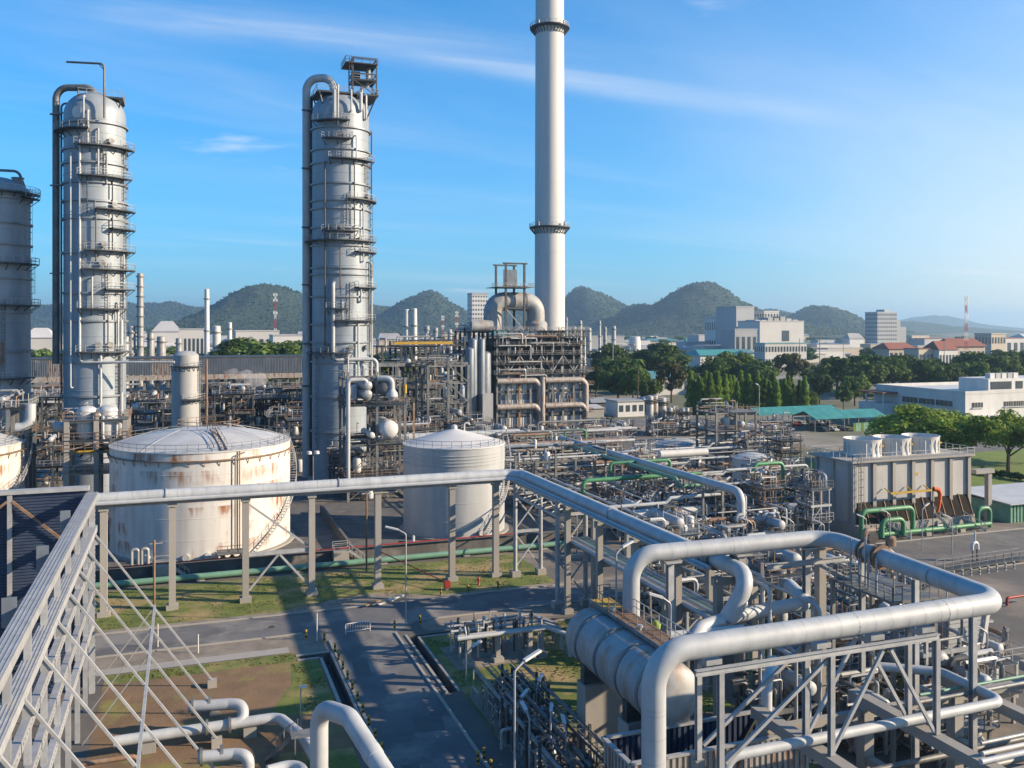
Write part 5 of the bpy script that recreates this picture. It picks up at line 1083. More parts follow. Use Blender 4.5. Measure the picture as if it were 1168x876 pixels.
def trunk_mesh(h, r, limbs, spread, seed):
    rg = random.Random(seed); mb = MB(); mb.tube([(0, 0, -.2), (.05, .03, h*.45), (.1, -.05, h*.8)], [r, r*.75, r*.5], 8)
    for k in range(limbs):
        a = 6.283*k/limbs+rg.random(); z = h*rg.uniform(.35, .7); e = Vector((math.cos(a)*spread, math.sin(a)*spread, h*rg.uniform(.85, 1.15)))
        mb.tube([(0.05, 0, z), tuple(Vector((0, 0, z)).lerp(e, .5)+Vector((0, 0, .3))), tuple(e)], [r*.45, r*.3, r*.12], 6)
    me = bpy.data.meshes.new('trunk'); me.from_pydata(mb.v, [], mb.f); me.materials.append(MATS['bark']); return me
CRN = {}
def reg(kind, me, tr, mat): me.materials.append(MATS[mat]); CRN.setdefault(kind, []).append((me, tr))
for s in range(3): reg('near', crown(100+s, 6.2, 3.0, 6.4, 46, 9000, .24, .6), trunk_mesh(6.5, .3, 7, 4.2, s), 'leaf_bright')
for s in range(4): reg('dark', crown(200+s, 6.5, 5.0, 8.6, 40, 4400, .46, .9), trunk_mesh(9, .4, 5, 3.2, s+10), 'leaf_dark')
for s in range(3): reg('mid', crown(300+s, 6.0, 4.6, 7.8, 38, 4000, .44, .9), trunk_mesh(8, .35, 5, 3.0, s+20), 'leaf_mid')
for s in range(2): reg('dry', crown(350+s, 5.6, 4.2, 7.6, 20, 2400, .5, .9), trunk_mesh(8, .35, 5, 3.0, s+25), 'leaf_dry')
for s in range(3): reg('far', crown(400+s, 7.0, 4.2, 6.0, 16, 700, 1.15, .9), trunk_mesh(6, .4, 3, 2.5, s+30), 'leaf_dark' if s < 2 else 'leaf_mid')
for s in range(3): reg('column', column_crown(500+s, 1.75, 13.5, 3600, .36), trunk_mesh(9, .16, 0, 0, s+40), 'leaf_column')
for s in range(2): reg('bush', crown(600+s, 1.3, .8, .9, 9, 500, .22), trunk_mesh(.8, .06, 3, .5, s+50), 'leaf_dark')
def tree(kind, x, y, h, label, cat='tree', group=None, name='tree', wide=1.0, z0=0):
    me, tr = rnd.choice(CRN[kind]); ref = {'near': 9.6, 'dark': 13.6, 'mid': 12.4, 'dry': 11.8, 'far': 10.2, 'column': 14.2, 'bush': 1.8}[kind]; k = h/ref
    T = thing(name, label, cat, (x, y, z0), group); T.rotation_euler = (0, 0, rnd.uniform(0, 6.28)); T.scale = (k*wide, k*wide, k)
    for nm, m in (('crown', me), ('trunk', tr)): o = bpy.data.objects.new(nm, m); C.objects.link(o); o.parent = T
    return T
def tpx(kind, px, ytop, d, label, group=None, wide=1.0, name='tree'):
    x, y = at(px, d); return tree(kind, x, y, max(3, zat(ytop, d)), label, group=group, wide=wide, name=name)
tpx('near', 1050, 463, 212, 'spreading bright green tree between cooling tower and white building', wide=1.45)
tpx('near', 1086, 480, 205, 'lower bright green tree right of the spreading tree, behind the fans', wide=1.0)
tpx('near', 1150, 467, 202, 'bright green tree with bare trunk on the lawn at the right edge', wide=1.1)
tpx('near', 1190, 472, 215, 'bright green tree cut by the right edge beside the lawn tree', wide=1.2)
for k in range(30):
    tpx('column', 787+4.5*k+rnd.uniform(-1, 1), 425+rnd.uniform(-6, 10)+(6 if k > 26 else 0), 338+rnd.uniform(-6, 8), ('narrow columnar tree, %s from the left in the tight row' % ORD[k]), 'columnar trees in a row', 1.12, 'columnar_tree')
named = [('dark', 692, 391, 470, 1.1, 'dark round tree left of the leaning palm, far side of the yard'), ('dark', 752, 389, 480, 1.5, 'widest dark tree right of the furnace'), ('dark', 705, 420, 380, 1.3, 'low dark tree beside the white hut right of the furnace'),
         ('mid', 722, 415, 372, .9, 'mid green tree behind the white hut'), ('dark', 680, 418, 400, 1.0, 'dark tree touching the right side of the furnace'), ('dry', 766, 412, 385, .9, 'brownish tree before the blue-green roof'), ('mid', 742, 430, 360, .9, 'small green tree in front of the blue-green roof'),
         ('mid', 838, 400, 450, 1.3, 'rounded green tree above the columnar row'), ('dark', 812, 406, 440, 1.1, 'dark tree above the left end of the columnar row'), ('dry', 903, 402, 470, 1.1, 'brown-green tree above the right end of the columnar row'), ('dark', 868, 408, 430, 1.2, 'dark tree behind the middle of the columnar row'),
         ('dark', 955, 405, 430, 1.4, 'big dark tree behind the carport, left one'), ('dark', 990, 402, 440, 1.5, 'big dark tree behind the carport, middle one'), ('dark', 1018, 401, 450, 1.5, 'big dark tree behind the carport, right one'), ('dark', 935, 424, 380, 1.0, 'dark tree just left of the street lamp by the carport'), ('mid', 975, 426, 370, 1.1, 'dark green tree right above the carport roof'),
         ('dark', 962, 438, 352, .8, 'low dark tree touching the carport roof'), ('mid', 1060, 411, 420, 1.4, 'green tree behind the left end of the white building'), ('mid', 1085, 418, 400, 1.0, 'green tree behind the white building roof'), ('dark', 1122, 398, 450, 1.4, 'tall dark tree behind the white building'), ('mid', 1145, 405, 440, 1.1, 'tree behind the roof units of the white building'),
         ('dark', 1165, 397, 450, 1.2, 'tall tree at the right edge behind the white building'), ('dry', 1150, 424, 380, 1.2, 'yellowish tree just above the white building roof'), ('mid', 1100, 404, 520, 1.1, 'pale green tree below the red and white mast'), ('mid', 790, 440, 356, .8, 'small tree at the left end of the columnar row'), ('mid', 926, 446, 348, .8, 'small dark tree right of the columnar row')]
for kd, px, yt, d, wd_, lb in named: tpx(kd, px, yt, d, lb, None, wd_)
for k, pxk in enumerate(sorted(rnd.choice((rnd.uniform(672, 790), rnd.uniform(880, 1175), rnd.uniform(1030, 1175))) for _ in range(26))): tpx('dark' if k % 2 else 'mid', pxk, 412+rnd.uniform(-6, 14), 400+rnd.uniform(0, 150), '%s tree from the left in the dark belt of trees before the town' % ORD[k], 'belt of trees before the town', 1.2)
for k in range(12): tpx('mid', 268+7*k+rnd.uniform(-2, 2), 390+rnd.uniform(-3, 4), 430+rnd.uniform(-30, 50), '%s tree from the left in the grove behind the long pipe rack' % ORD[k], 'grove behind the pipe rack', 1.3)
for k in range(5): tpx('mid', 424+5*k, 405+rnd.uniform(-3, 8), 300+rnd.uniform(0, 20), 'green tree in the gap right of the middle column', 'trees right of the middle column', 1.0)
for k in range(110):
    px = rnd.uniform(-20, 1190); d = rnd.choice((rnd.uniform(560, 900), rnd.uniform(800, 2000))); x, y = at(px, d)
    tree('far', x, y, rnd.uniform(8, 15), 'small distant tree among the town buildings', group='trees among the town', wide=rnd.uniform(1.2, 2.4))
for k in range(9): x, y = gp(1122+6*k, 541+1.0*k); tree('bush', x, y, 1.6, 'low dark shrub in the hedge along the lawn', group='shrubs along the lawn', name='shrub', cat='shrub', wide=1.3)
# palm
x, y = at(727, 352); T = thing('palm_tree', 'palm tree with drooping fronds right of the furnace', 'palm', (x, y, 0)); hp = zat(410, 352)
MB().tube([(x, y, 0), (x+.3, y, hp*.6), (x+.2, y, hp)], [.3, .22, .18], 8).build('trunk', 'bark', T)
for k in range(14):
    a = 6.283*k/14; up = .8 if k % 2 else .1; mb = MB(); pr = None; n = 7
    for j in range(n+1):
        t_ = j/n; p = Vector((x+.2+math.cos(a)*3.4*t_, y+math.sin(a)*3.4*t_, hp+up*2*t_-3.2*t_*t_)); wv = Vector((-math.sin(a), math.cos(a), -.35))*(.55*math.sin(math.pi*(.12+.85*t_)))
        w2 = Vector((math.sin(a), -math.cos(a), -.35))*(.55*math.sin(math.pi*(.12+.85*t_)))
        if pr: mb.add([pr[0], p, p+wv, pr[0]+pr[1]], [(0, 1, 2, 3)]); mb.add([pr[0], pr[0]+pr[2], p+w2, p], [(0, 1, 2, 3)])
        pr = (p, wv, w2)
    mb.build('frond', 'leaf_mid', T, smooth=False)

# ---------------------------------------------------------------- buildings
def bbox(px0, px1, d): a = at(px0, d); b = at(px1, d); return a, b
def building(label, px0, px1, ytop, d, wall='town_white', roof='roof_grey', rows=0, cols=0, dep=None, pitched=False, group=None, ybase=None, cat='building', name='building', strip=False):
    wd = (px1-px0)/F*d; c = at((px0+px1)/2, d); h = zat(ytop, d); dep = dep or max(8, min(wd*.6, 60)); T = thing(name, label, cat, (c[0], c[1]+dep/2, 0), group)
    x0, x1, y0, y1 = c[0]-wd/2, c[0]+wd/2, c[1], c[1]+dep
    hw = h*.72 if pitched else h
    MB().box(x0, x1, y0, y1, -1, hw).build('wall', wall, T, smooth=False)
    mb = MB()
    if pitched:
        o = wd*.03+.3; m_ = (y0+y1)/2; v = [(x0-o, y0-o, hw+.02), (x1+o, y0-o, hw+.02), (x1+o, y1+o, hw+.02), (x0-o, y1+o, hw+.02), (x0+dep*.15, m_, h), (x1-dep*.15, m_, h)]
        mb.add(v, [(0, 1, 5, 4), (1, 2, 5), (2, 3, 4, 5), (3, 0, 4), (3, 2, 1, 0)])
    else: mb.box(x0-.4, x1+.4, y0-.4, y1+.4, hw, hw+max(.4, h*.03))
    mb.build('roof', roof, T, smooth=False)
    if rows:
        for r_ in range(rows):
            z0 = hw*(r_+.35)/rows; z1 = z0+hw*.42/rows
            if strip: MB().box(x0+wd*.03, x1-wd*.03, y0-.15, y0+.1, z0, z1).build('window', 'glass_dark', T, smooth=False); continue
            for c_ in range(cols):
                a = x0+wd*(c_+.25)/cols; b = x0+wd*(c_+.8)/cols; MB().box(a, b, y0-.15, y0+.1, z0, z1).build('window', 'glass_dark', T, smooth=False)
        if not strip and rows > 1:
            for r_ in range(rows):
                z0 = hw*(r_+.35)/rows; z1 = z0+hw*.42/rows; nn = max(2, int(cols*dep/wd))
                for c_ in range(nn): a = y0+dep*(c_+.25)/nn; b = y0+dep*(c_+.75)/nn; MB().box(x0-.15, x0+.1, a, b, z0, z1).build('window', 'glass_dark', T, smooth=False)
    return T, x0, x1, y0, y1, hw
T, x0, x1, y0, y1, h = building('grey slab hotel block with stepped side on the skyline at right', 998, 1026, 357, 1250, 'town_grey', 'town_grey', 9, 9, dep=24)
MB().box(x1, x1+12, y0+6, y1, -1, h*.82).build('side_wing', 'town_grey', T); MB().box(x1+12, x1+24, y0+8, y1, -1, h*.62).build('low_wing', 'town_grey', T); MB().box(x0+16, x0+26, y0+4, y1-4, h+.5, h+5).build('lift_tower', 'town_grey', T)
building('pale apartment block on the skyline left of the flue duct', 538, 557, 336, 1150, 'town_white', 'town_grey', 13, 6, dep=20)
T, x0, x1, y0, y1, h = building('long white factory hall with dark doorway below the hills', 862, 922, 367, 960, 'town_white', 'roof_grey', 0, 0, dep=40)
MB().box(x0+(x1-x0)*.5, x0+(x1-x0)*.66, y0-.3, y0+.2, h*.45, h*.75).build('doorway', 'glass_dark', T)
for k in range(7): a = x0+(x1-x0)*k/7; MB().box(a, a+(x1-x0)/9, y0+8, y0+26, h+.5, h+rnd.uniform(2, 6)).build('roof_plant', 'roof_grey', T)
building('tall grey blank factory block left of the white factory hall', 838, 862, 351, 1000, 'town_grey', 'town_grey', 0, 0, dep=40)
building('white factory annex with flat roof between the blocks', 815, 838, 363, 1040, 'town_white', 'roof_grey', 2, 5, dep=24)
building('grey block with pale end below the blank factory block', 836, 866, 376, 860, 'town_grey', 'town_grey', 1, 4, dep=24)
building('slim white tower block right of the blank factory block', 870, 890, 356, 1020, 'town_white', 'town_white', 6, 5, dep=18)
building('long white school with rows of windows behind the columnar trees', 868, 925, 392, 700, 'town_white', 'teal_roof', 2, 14, dep=14)
building('long blue-green roofed hall left of the school', 795, 852, 399, 690, 'town_white', 'green_roof', 0, 0, dep=26, pitched=True)
building('blue-green hipped roof house behind the white hut', 738, 790, 424, 430, 'town_white', 'teal_roof', 1, 6, dep=20, pitched=True)
building('white hut with flat roof and dark doors right of the furnace', 703, 737, 458, 326, 'white_paint', 'roof_grey', 1, 4, dep=10)
building('grey sheet-roofed shed left of the white hut', 674, 703, 455, 345, 'dark_steel', 'roof_grey', 0, 0, dep=14, pitched=True)
building('second sheet-roofed shed between furnace and white hut', 668, 690, 462, 322, 'concrete', 'roof_grey', 0, 0, dep=8, pitched=True)
building('grey roofed shed right of the white hut', 735, 752, 453, 345, 'dark_steel', 'roof_grey', 0, 0, dep=10, pitched=True)
building('red roofed long house below the red and white mast', 1078, 1130, 386, 720, 'town_cream', 'roof_red', 1, 8, dep=18, pitched=True)
building('white gabled house with red roof left of the mast', 1068, 1096, 389, 640, 'town_white', 'roof_red', 1, 6, dep=16, pitched=True)
building('orange shop row with coloured boards before the town', 1045, 1072, 398, 640, 'town_cream', 'roof_red', 1, 5, dep=14)
building('cream two-storey house right of the mast', 1128, 1150, 381, 800, 'town_cream', 'roof_grey', 2, 5, dep=18)
building('red roofed house left of the orange shop row', 1010, 1050, 391, 760, 'town_cream', 'roof_red', 1, 6, dep=20, pitched=True)
building('white curved-roof warehouse left of the middle column', 270, 318, 378, 760, 'town_white', 'town_white', 1, 6, dep=40)
building('white warehouse right behind the middle column pipe', 312, 348, 383, 640, 'town_white', 'roof_grey', 1, 6, dep=30)
building('long white warehouse beside the left edge', 28, 58, 374, 800, 'town_white', 'town_white', 0, 0, dep=40, pitched=True)
building('large white plant hall behind the slender ringed column', 175, 205, 366, 900, 'town_white', 'town_white', 0, 0, dep=50, pitched=True)
building('white plant hall in front of the dark hill', 205, 232, 376, 700, 'town_white', 'roof_grey', 1, 6, dep=30)
for k in range(299):
    px = rnd.uniform(-25, 1195) if k < 240 else rnd.uniform(130, 350); d = rnd.choice((rnd.uniform(800, 1200), rnd.uniform(1000, 1600), rnd.uniform(1400, 2200))); w_ = rnd.uniform(14, 55)/d*F; h_ = rnd.uniform(6, 14) if rnd.random() < .8 else rnd.uniform(14, 26); yt = HY+(H-h_)*F/d
    right = px > 960; far = d > 1000
    building('small pale building in the distant town', px, px+w_, yt, d, rnd.choice(('town_white', 'town_white', 'town_grey', 'town_cream') if not right else ('town_white', 'town_cream', 'town_cream', 'town_grey')),
        rnd.choice(('roof_grey', 'town_white', 'roof_grey', 'teal_roof') if not right else ('roof_red', 'roof_red', 'roof_grey', 'town_white')), 0 if far or rnd.random() < .4 else 1, 4, pitched=rnd.random() < .5, group='small buildings of the distant town')
# masts, stacks and far columns
def mast(label, px, ytop, d, wd=2.4):
    x, y = at(px, d); h = zat(ytop, d); T = thing('lattice_mast', label, 'mast', (x, y, 0)); n = 8
    for k in range(n):
        z0 = h*k/n; z1 = h*(k+1)/n; a = wd*(1-.65*k/n)/2; b = wd*(1-.65*(k+1)/n)/2; mb = MB()
        for sx in (-1, 1):
            for sy in (-1, 1): mb.bar((x+sx*a, y+sy*a, z0), (x+sx*b, y+sy*b, z1), .2)
        for s_ in (-1, 1): mb.bar((x-a, y+s_*a, z0), (x+b, y+s_*b, z1), .12); mb.bar((x+a, y+s_*a, z0), (x-b, y+s_*b, z1), .12)
        mb.build('section', 'red_paint' if k % 2 == 0 else 'lamp_white', T)
    for f_ in (.98, .9, .72):
        for s_ in (-1, 1): MB().box(x+s_*1.4-.4, x+s_*1.4+.4, y-.6, y-.2, h*f_-1.5, h*f_+.8).build('antenna', 'lamp_white', T)
mast('red and white lattice mast on the skyline at right', 1102, 337, 700); mast('red and white lattice mast before the dark hill left of the middle column', 314, 334, 800); mast('thin lattice pylon right of the twin silos', 505, 360, 1100); mast('thin lattice pylon left of the flue duct', 521, 355, 1000)
def stack(label, px, ytop, d, wpx, mat='town_white', rings=0, plat=False, name='stack', cat='stack'):
    x, y = at(px, d); h = zat(ytop, d); r = wpx/2/F*d; T = thing(name, label, cat, (x, y, 0)); MB().lathe(x, y, [(r*1.1, 0), (r, h*.9), (r*.95, h), (r*.6, h+.2), (.02, h+.25)], 20).build('shell', mat, T)
    for k in range(rings): z = h*(k+1)/(rings+.3); MB().lathe(x, y, [(r, z-.3), (r*1.35, z-.3), (r*1.35, z+.3), (r, z+.3)], 18).build('ring', 'steel', T)
    return T
stack('slim white stack rising right of the silo', 236, 330, 430, 5.4, 'white_paint', 3); stack('slender ringed column behind the left column', 160, 312, 420, 7, 'silver_worn', 12)
stack('left one of the twin red-banded white silos', 463.5, 353, 520, 6.4, 'white_paint', 1); stack('right one of the twin red-banded white silos', 472.5, 352, 520, 6.4, 'white_paint', 1)
for i, (px, yt, d, w_) in enumerate(((150, 372, 420, 9), (172, 380, 430, 8), (184, 384, 440, 10), (204, 386, 450, 7), (247, 372, 440, 9), (262, 368, 450, 5), (143, 384, 400, 8))): stack(['fat grey vessel left of the slender ringed column', 'grey vessel right of the slender ringed column', 'second grey vessel right of the slender ringed column', 'grey vessel left of the slim white stack', 'boxy white vessel right of the slim white stack', 'thin white vessel right of the slim white stack', 'low grey vessel touching the left column'][i], px, yt, d, w_, 'white_paint' if i in (4, 5) else 'silver_worn', 3)
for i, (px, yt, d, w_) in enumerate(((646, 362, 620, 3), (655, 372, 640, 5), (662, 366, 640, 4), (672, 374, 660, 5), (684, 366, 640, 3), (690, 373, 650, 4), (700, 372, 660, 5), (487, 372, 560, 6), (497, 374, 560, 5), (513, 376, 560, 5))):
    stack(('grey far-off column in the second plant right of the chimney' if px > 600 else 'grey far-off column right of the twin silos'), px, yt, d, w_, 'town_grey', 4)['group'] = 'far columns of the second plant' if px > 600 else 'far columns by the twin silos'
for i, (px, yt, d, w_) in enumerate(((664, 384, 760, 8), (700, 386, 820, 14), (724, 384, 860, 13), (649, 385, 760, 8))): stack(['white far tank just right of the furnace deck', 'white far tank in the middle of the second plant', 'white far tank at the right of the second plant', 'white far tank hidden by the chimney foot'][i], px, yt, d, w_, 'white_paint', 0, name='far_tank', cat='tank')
for i, (px, ytop, ybase) in enumerate(((699, 390, 448), (766, 389, 440), (935, 384, 440), (549, 371, 420), (962, 388, 420), (912, 386, 425), (1077, 388, 430))):
    d = F*H/(ybase-HY); x, y = at(px, d); single(MB().tube([(x, y, 0), (x, y, zat(ytop, d))], .22, 6), 'power_pole', 'concrete', ['pale power pole among the dark trees right of the furnace', 'pale power pole before the blue-green roof', 'pale power pole before the carport trees', 'pole left of the flue duct', 'pale power pole between dark trees', 'pale power pole by the school', 'pale power pole before the red roofs'][i], 'pole')

# white office building at right
T = thing('office_building', 'white flat-roofed office building with window strips at the right edge', 'building', (250, 235, 0)); hz_ = 12.3; bx0, bx1, by0, by1 = 232.8, 290, 217, 256
MB().box(bx0, bx1, by0, by1, -.5, hz_-1).build('wall', 'white_paint', T, smooth=False)
mb = MB()
for q in ((bx0-.1, bx1, by0-.1, by0+.4), (bx0-.1, bx0+.4, by0+.4, by1-.4), (bx0-.1, bx1, by1-.4, by1+.1)): mb.box(*q, hz_-1, hz_)
mb.build('parapet', 'white_paint', T, smooth=False)
def winrow(face, a0, a1, n, z0, z1, part=T):
    for k in range(n):
        a = a0+(a1-a0)*k/n; b = a+(a1-a0)/n*.93
        W_ = (MB().box(bx0-.06, bx0+.1, a, b, z0, z1) if face == 'x' else MB().box(a, b, by0-.06, by0+.1, z0, z1)).build('window', 'glass_dark', T, smooth=False)
        m_ = (a+b)/2
        for e in ((a+m_)/2, m_, (m_+b)/2): (MB().box(bx0-.12, bx0-.07, e-.06, e+.06, z0, z1) if face == 'x' else MB().box(e-.06, e+.06, by0-.12, by0-.07, z0, z1)).build('mullion', 'town_cream', W_)
        (MB().box(bx0-.45, bx0-.0, a-.1, b+.1, z0-.25, z0-.03) if face == 'x' else MB().box(a-.1, b+.1, by0-.45, by0-.0, z0-.25, z0-.03)).build('sill', 'white_paint', W_)
winrow('x', 222, 244, 3, 7.0, 8.8); winrow('x', 221, 228, 1, 1.6, 3.4); winrow('x', 232, 240, 1, 1.6, 3.4)
winrow('y', 235.5, 240.5, 1, 7.0, 8.6); winrow('y', 249, 262, 3, 7.0, 8.6); winrow('y', 235, 240.5, 1, 1.4, 3.2); winrow('y', 241.5, 243.5, 1, 1.4, 3.2)
MB().box(247, 292, by0+4, by0+16, hz_-1, hz_+3.4).build('roof_house', 'white_paint', T, smooth=False); MB().box(248, 257, by0+3.85, by0+4.1, hz_, hz_+2.5).build('window', 'glass_dark', T); MB().box(259, 262, by0+3.85, by0+4.1, hz_, hz_+2.5).build('window', 'glass_dark', T)
for k in range(5): MB().box(250+2.6*k, 252+2.6*k, by0+6, by0+8, hz_+3.4, hz_+5.1).build('roof_unit', 'town_grey' if k % 2 else 'white_paint', T)
MB().box(bx0-6, bx0, 246, 258, -.5, 6.2).build('balcony_block', 'white_paint', T, smooth=False); MB().box(bx0-6.4, bx0-.05, 245.6, 258, 9.6, 10.1).build('balcony_roof', 'roof_red', T)
for y in (246, 250, 254): MB().box(bx0-6, bx0-5.6, y, y+.5, 6.2, 9.6).build('balcony_post', 'white_paint', T)
MB().box(bx0+3, bx0+14, by0-9, by0, 4.0, 4.6).build('porch_roof', 'white_paint', T); 
for x in (bx0+3.5, bx0+13.2): MB().box(x, x+.6, by0-8.7, by0-8.1, 0, 4).build('porch_post', 'white_paint', T)

# carports and cars
def carport(label, x0, x1, y0, y1, z):
    T = thing('carport', label, 'carport', ((x0+x1)/2, (y0+y1)/2, 0)); m_ = (y0+y1)/2; n = 16
    for k in range(n):
        a = x0+(x1-x0)*k/n; b = x0+(x1-x0)*(k+1)/n-.08
        mb = MB(); mb.add([(a, y0, z-.5), (b, y0, z-.5), (b, m_, z+1.5), (a, m_, z+1.5), (b, y1, z-.5), (a, y1, z-.5), (a, y0, z-.6), (b, y0, z-.6), (b, m_, z+1.4), (a, m_, z+1.4), (b, y1, z-.6), (a, y1, z-.6)], [(0, 1, 2, 3), (3, 2, 4, 5), (7, 6, 9, 8), (8, 9, 11, 10), (0, 6, 7, 1)])
        mb.build('roof_sheet', 'green_roof', T, smooth=False)
    for k in range(6):
        for y in (y0+.5, y1-.5): x = x0+(x1-x0)*k/5; MB().box(x-.1, x+.1, y-.1, y+.1, 0, z-.6).build('post', 'steel', T)
carport('green-roofed carport, the far one with cars under it', 175, 208, 244, 256, 4.6); carport('green-roofed carport, the near one beside the spreading tree', 184, 212, 228, 240, 4.6)
T = thing('sheet_fence', 'pale green sheet fence below the near carport roof', 'fence', (204, 226.5, 0))
for k in range(14): MB().box(197+1.0*k, 197.92+1.0*k, 226.4, 226.5, 0, 2.6).build('panel', 'pale_green' if k % 3 else 'lawn', T)
def car(x, y, mat, label, rz=0, group=None):
    T = thing('parked_car', label, 'car', (x, y, 0), group)
    mb = MB(); pr = [(-2.1, .35), (-2.15, .75), (-1.2, .9), (-.6, 1.42), (1.1, 1.45), (1.75, .95), (2.1, .85), (2.15, .35)]
    n = len(pr); mb.add([(x-.85, y+a, z) for a, z in pr]+[(x+.85, y+a, z) for a, z in pr], [tuple(range(n-1, -1, -1)), tuple(range(n, 2*n))]+[(i, (i+1) % n, n+(i+1) % n, n+i) for i in range(n)]); mb.build('body', mat, T, smooth=False)
    MB().add([(x-.7, y-1.17, .95), (x+.7, y-1.17, .95), (x+.62, y-.66, 1.38), (x-.62, y-.66, 1.38)], [(0, 1, 2, 3)]).build('windscreen', 'glass_dark', T, smooth=False)
    for s_ in (-1, 1): MB().add([(x+s_*.86, y-.9, .95), (x+s_*.86, y+1.4, .95), (x+s_*.86, y+1.0, 1.38), (x+s_*.86, y-.5, 1.38)], [(0, 1, 2, 3)]).build('side_window', 'glass_dark', T, smooth=False)
    for sx in (-1, 1):
        for sy in (-1.3, 1.3): mb = MB(); mb.tube([(x+sx*.7, y+sy, .33), (x+sx*.9, y+sy, .33)], .33, 12); mb.build('wheel', 'tyre', T)
for k in range(8): car(179+3.4*k, 245.5, ('car_white', 'car_dark', 'car_white', 'car_red', 'car_white', 'car_dark', 'car_white', 'car_dark')[k], ['white', 'dark', 'white', 'red', 'white', 'dark', 'white', 'dark'][k]+' car parked under the far carport, '+['first', 'second', 'third', 'fourth', 'fifth', 'sixth', 'seventh', 'eighth'][k]+' from the left')
for k in range(3): car(188+3.6*k, 229.5, ('car_dark', 'car_white', 'car_dark')[k], ['dark car parked at the left end of the near carport', 'white car parked under the near carport', 'dark car parked under the near carport beside the white one'][k])

# second plant behind the long rack: sheds, frames and vessels in pale grey
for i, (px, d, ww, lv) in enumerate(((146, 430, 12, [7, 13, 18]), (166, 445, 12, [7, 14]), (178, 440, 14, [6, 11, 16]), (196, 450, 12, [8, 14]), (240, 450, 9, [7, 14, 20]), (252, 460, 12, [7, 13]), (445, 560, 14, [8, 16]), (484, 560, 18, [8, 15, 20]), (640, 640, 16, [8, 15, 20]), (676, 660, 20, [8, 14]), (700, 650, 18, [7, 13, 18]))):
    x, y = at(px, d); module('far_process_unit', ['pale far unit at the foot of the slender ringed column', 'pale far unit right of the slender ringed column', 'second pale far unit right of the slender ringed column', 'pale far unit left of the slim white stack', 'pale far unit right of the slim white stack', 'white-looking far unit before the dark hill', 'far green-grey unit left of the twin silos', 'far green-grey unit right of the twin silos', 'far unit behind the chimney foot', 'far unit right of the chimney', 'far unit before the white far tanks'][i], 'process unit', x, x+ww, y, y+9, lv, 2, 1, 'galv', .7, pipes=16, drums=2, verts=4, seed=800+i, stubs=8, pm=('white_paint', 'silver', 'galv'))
# ---------------------------------------------------------------- cooling tower with three fans
T = thing('cooling_tower', 'grey panelled cooling tower with three white fan stacks', 'cooling tower', (110.5, 118.6, 0)); cx0, cx1, cy0, cy1, ch = 98.8, 122.4, 113.6, 122.6, 11.5
MB().box(cx0+.2, cx1-.2, cy0+.2, cy1-.2, 5.2, ch-.05).build('casing', 'cooling_panel', T, smooth=False)
for k in range(6):
    a = cx0+(cx1-cx0)*k/6; b = cx0+(cx1-cx0)*(k+1)/6
    MB().box(a+.35, b-.35, cy0-.02, cy0+.2, 5.0, ch-.1).build('panel', 'cooling_panel', T, smooth=False)
for k in range(7): x = cx0+(cx1-cx0)*k/6; MB().box(x-.32, x+.32, cy0-.38, cy0+.2, 0, ch).build('pilaster', 'concrete', T, smooth=False)
for k in range(3): y = cy0+.6+(cy1-cy0-1.2)*k/2; MB().box(cx0-.32, cx0+.2, y-.3, y+.3, 0, ch).build('pilaster', 'concrete', T, smooth=False)
for k in range(2): y = cy0+.9+(cy1-cy0-1.2)*k/2; MB().box(cx0-.02, cx0+.2, y+.1, y+3.5, 0.1, ch-.1).build('panel', 'cooling_panel', T, smooth=False)
D = MB().box(cx0-.8, cx1+.8, cy0-.8, cy1+.8, ch, ch+.3).build('top_deck', 'concrete', T, smooth=False); MB().rail([(cx0-.7, cy0-.7, ch+.3), (cx1+.7, cy0-.7, ch+.3), (cx1+.7, cy1+.7, ch+.3), (cx0-.7, cy1+.7, ch+.3)], wd=.07, closed=True).build('railing', 'galv', D)
for k in range(12):
    a = cx0+.2+(cx1-cx0-.4)*k/12; b = a+(cx1-cx0-.4)/12-.1
    mb = MB(); mb.add([(a, cy0-1.3, 2.0), (b, cy0-1.3, 2.0), (b, cy0-.1, 5.0), (a, cy0-.1, 5.2), (a, cy0-1.2, 1.95), (b, cy0-1.2, 1.95), (b, cy0, 5.1), (a, cy0, 5.1)], [(0, 1, 2, 3), (7, 6, 5, 4), (0, 4, 5, 1), (1, 5, 6, 2), (2, 6, 7, 3), (3, 7, 4, 0)]); mb.build('louvre', 'louvre_black', T, smooth=False)
    MB().bar((b+.05, cy0-1.34, 1.9), (b+.05, cy0-.1, 5.3), .12).build('louvre_rib', 'rusty', T)
MB().box(cx0-.6, cx1+.6, cy0-1.9, cy1+.6, -.05, 1.9).build('basin', 'concrete', T, smooth=False)
for k in range(3):
    x = cx0+5.9+6.1*k; y = cy0+4.6; pr = [(2.9, ch+.3), (2.75, ch+1.0), (2.7, ch+1.7), (2.85, ch+2.5), (3.05, ch+3.1), (2.95, ch+3.1), (2.7, ch+2.4), (2.55, ch+1.7), (2.6, ch+.9)]
    Fs = MB().lathe(x, y, pr, 40).build('fan_stack', 'white_paint', T)
    for a in range(0, 360, 20): c = circ(x, y, 2.86, a, 0); MB().box(c[0]-.07, c[0]+.07, c[1]-.07, c[1]+.07, ch+.3, ch+2.9).build('stack_rib', 'white_paint', Fs)
    for a in range(4): mb = MB(); e = (x+2.4*math.cos(a*1.571+.4), y+2.4*math.sin(a*1.571+.4), ch+1.75); mb.bar((x, y, ch+1.7), e, .5, .06); mb.build('fan_blade', 'steel', Fs)
    c = circ(x, y, 2.83, -55, ch+2.0); MB().box(c[0]-.5, c[0]+.5, c[1]-.12, c[1]+.05, ch+1.85, ch+2.15).build('access_plate', 'yellow_paint', Fs)
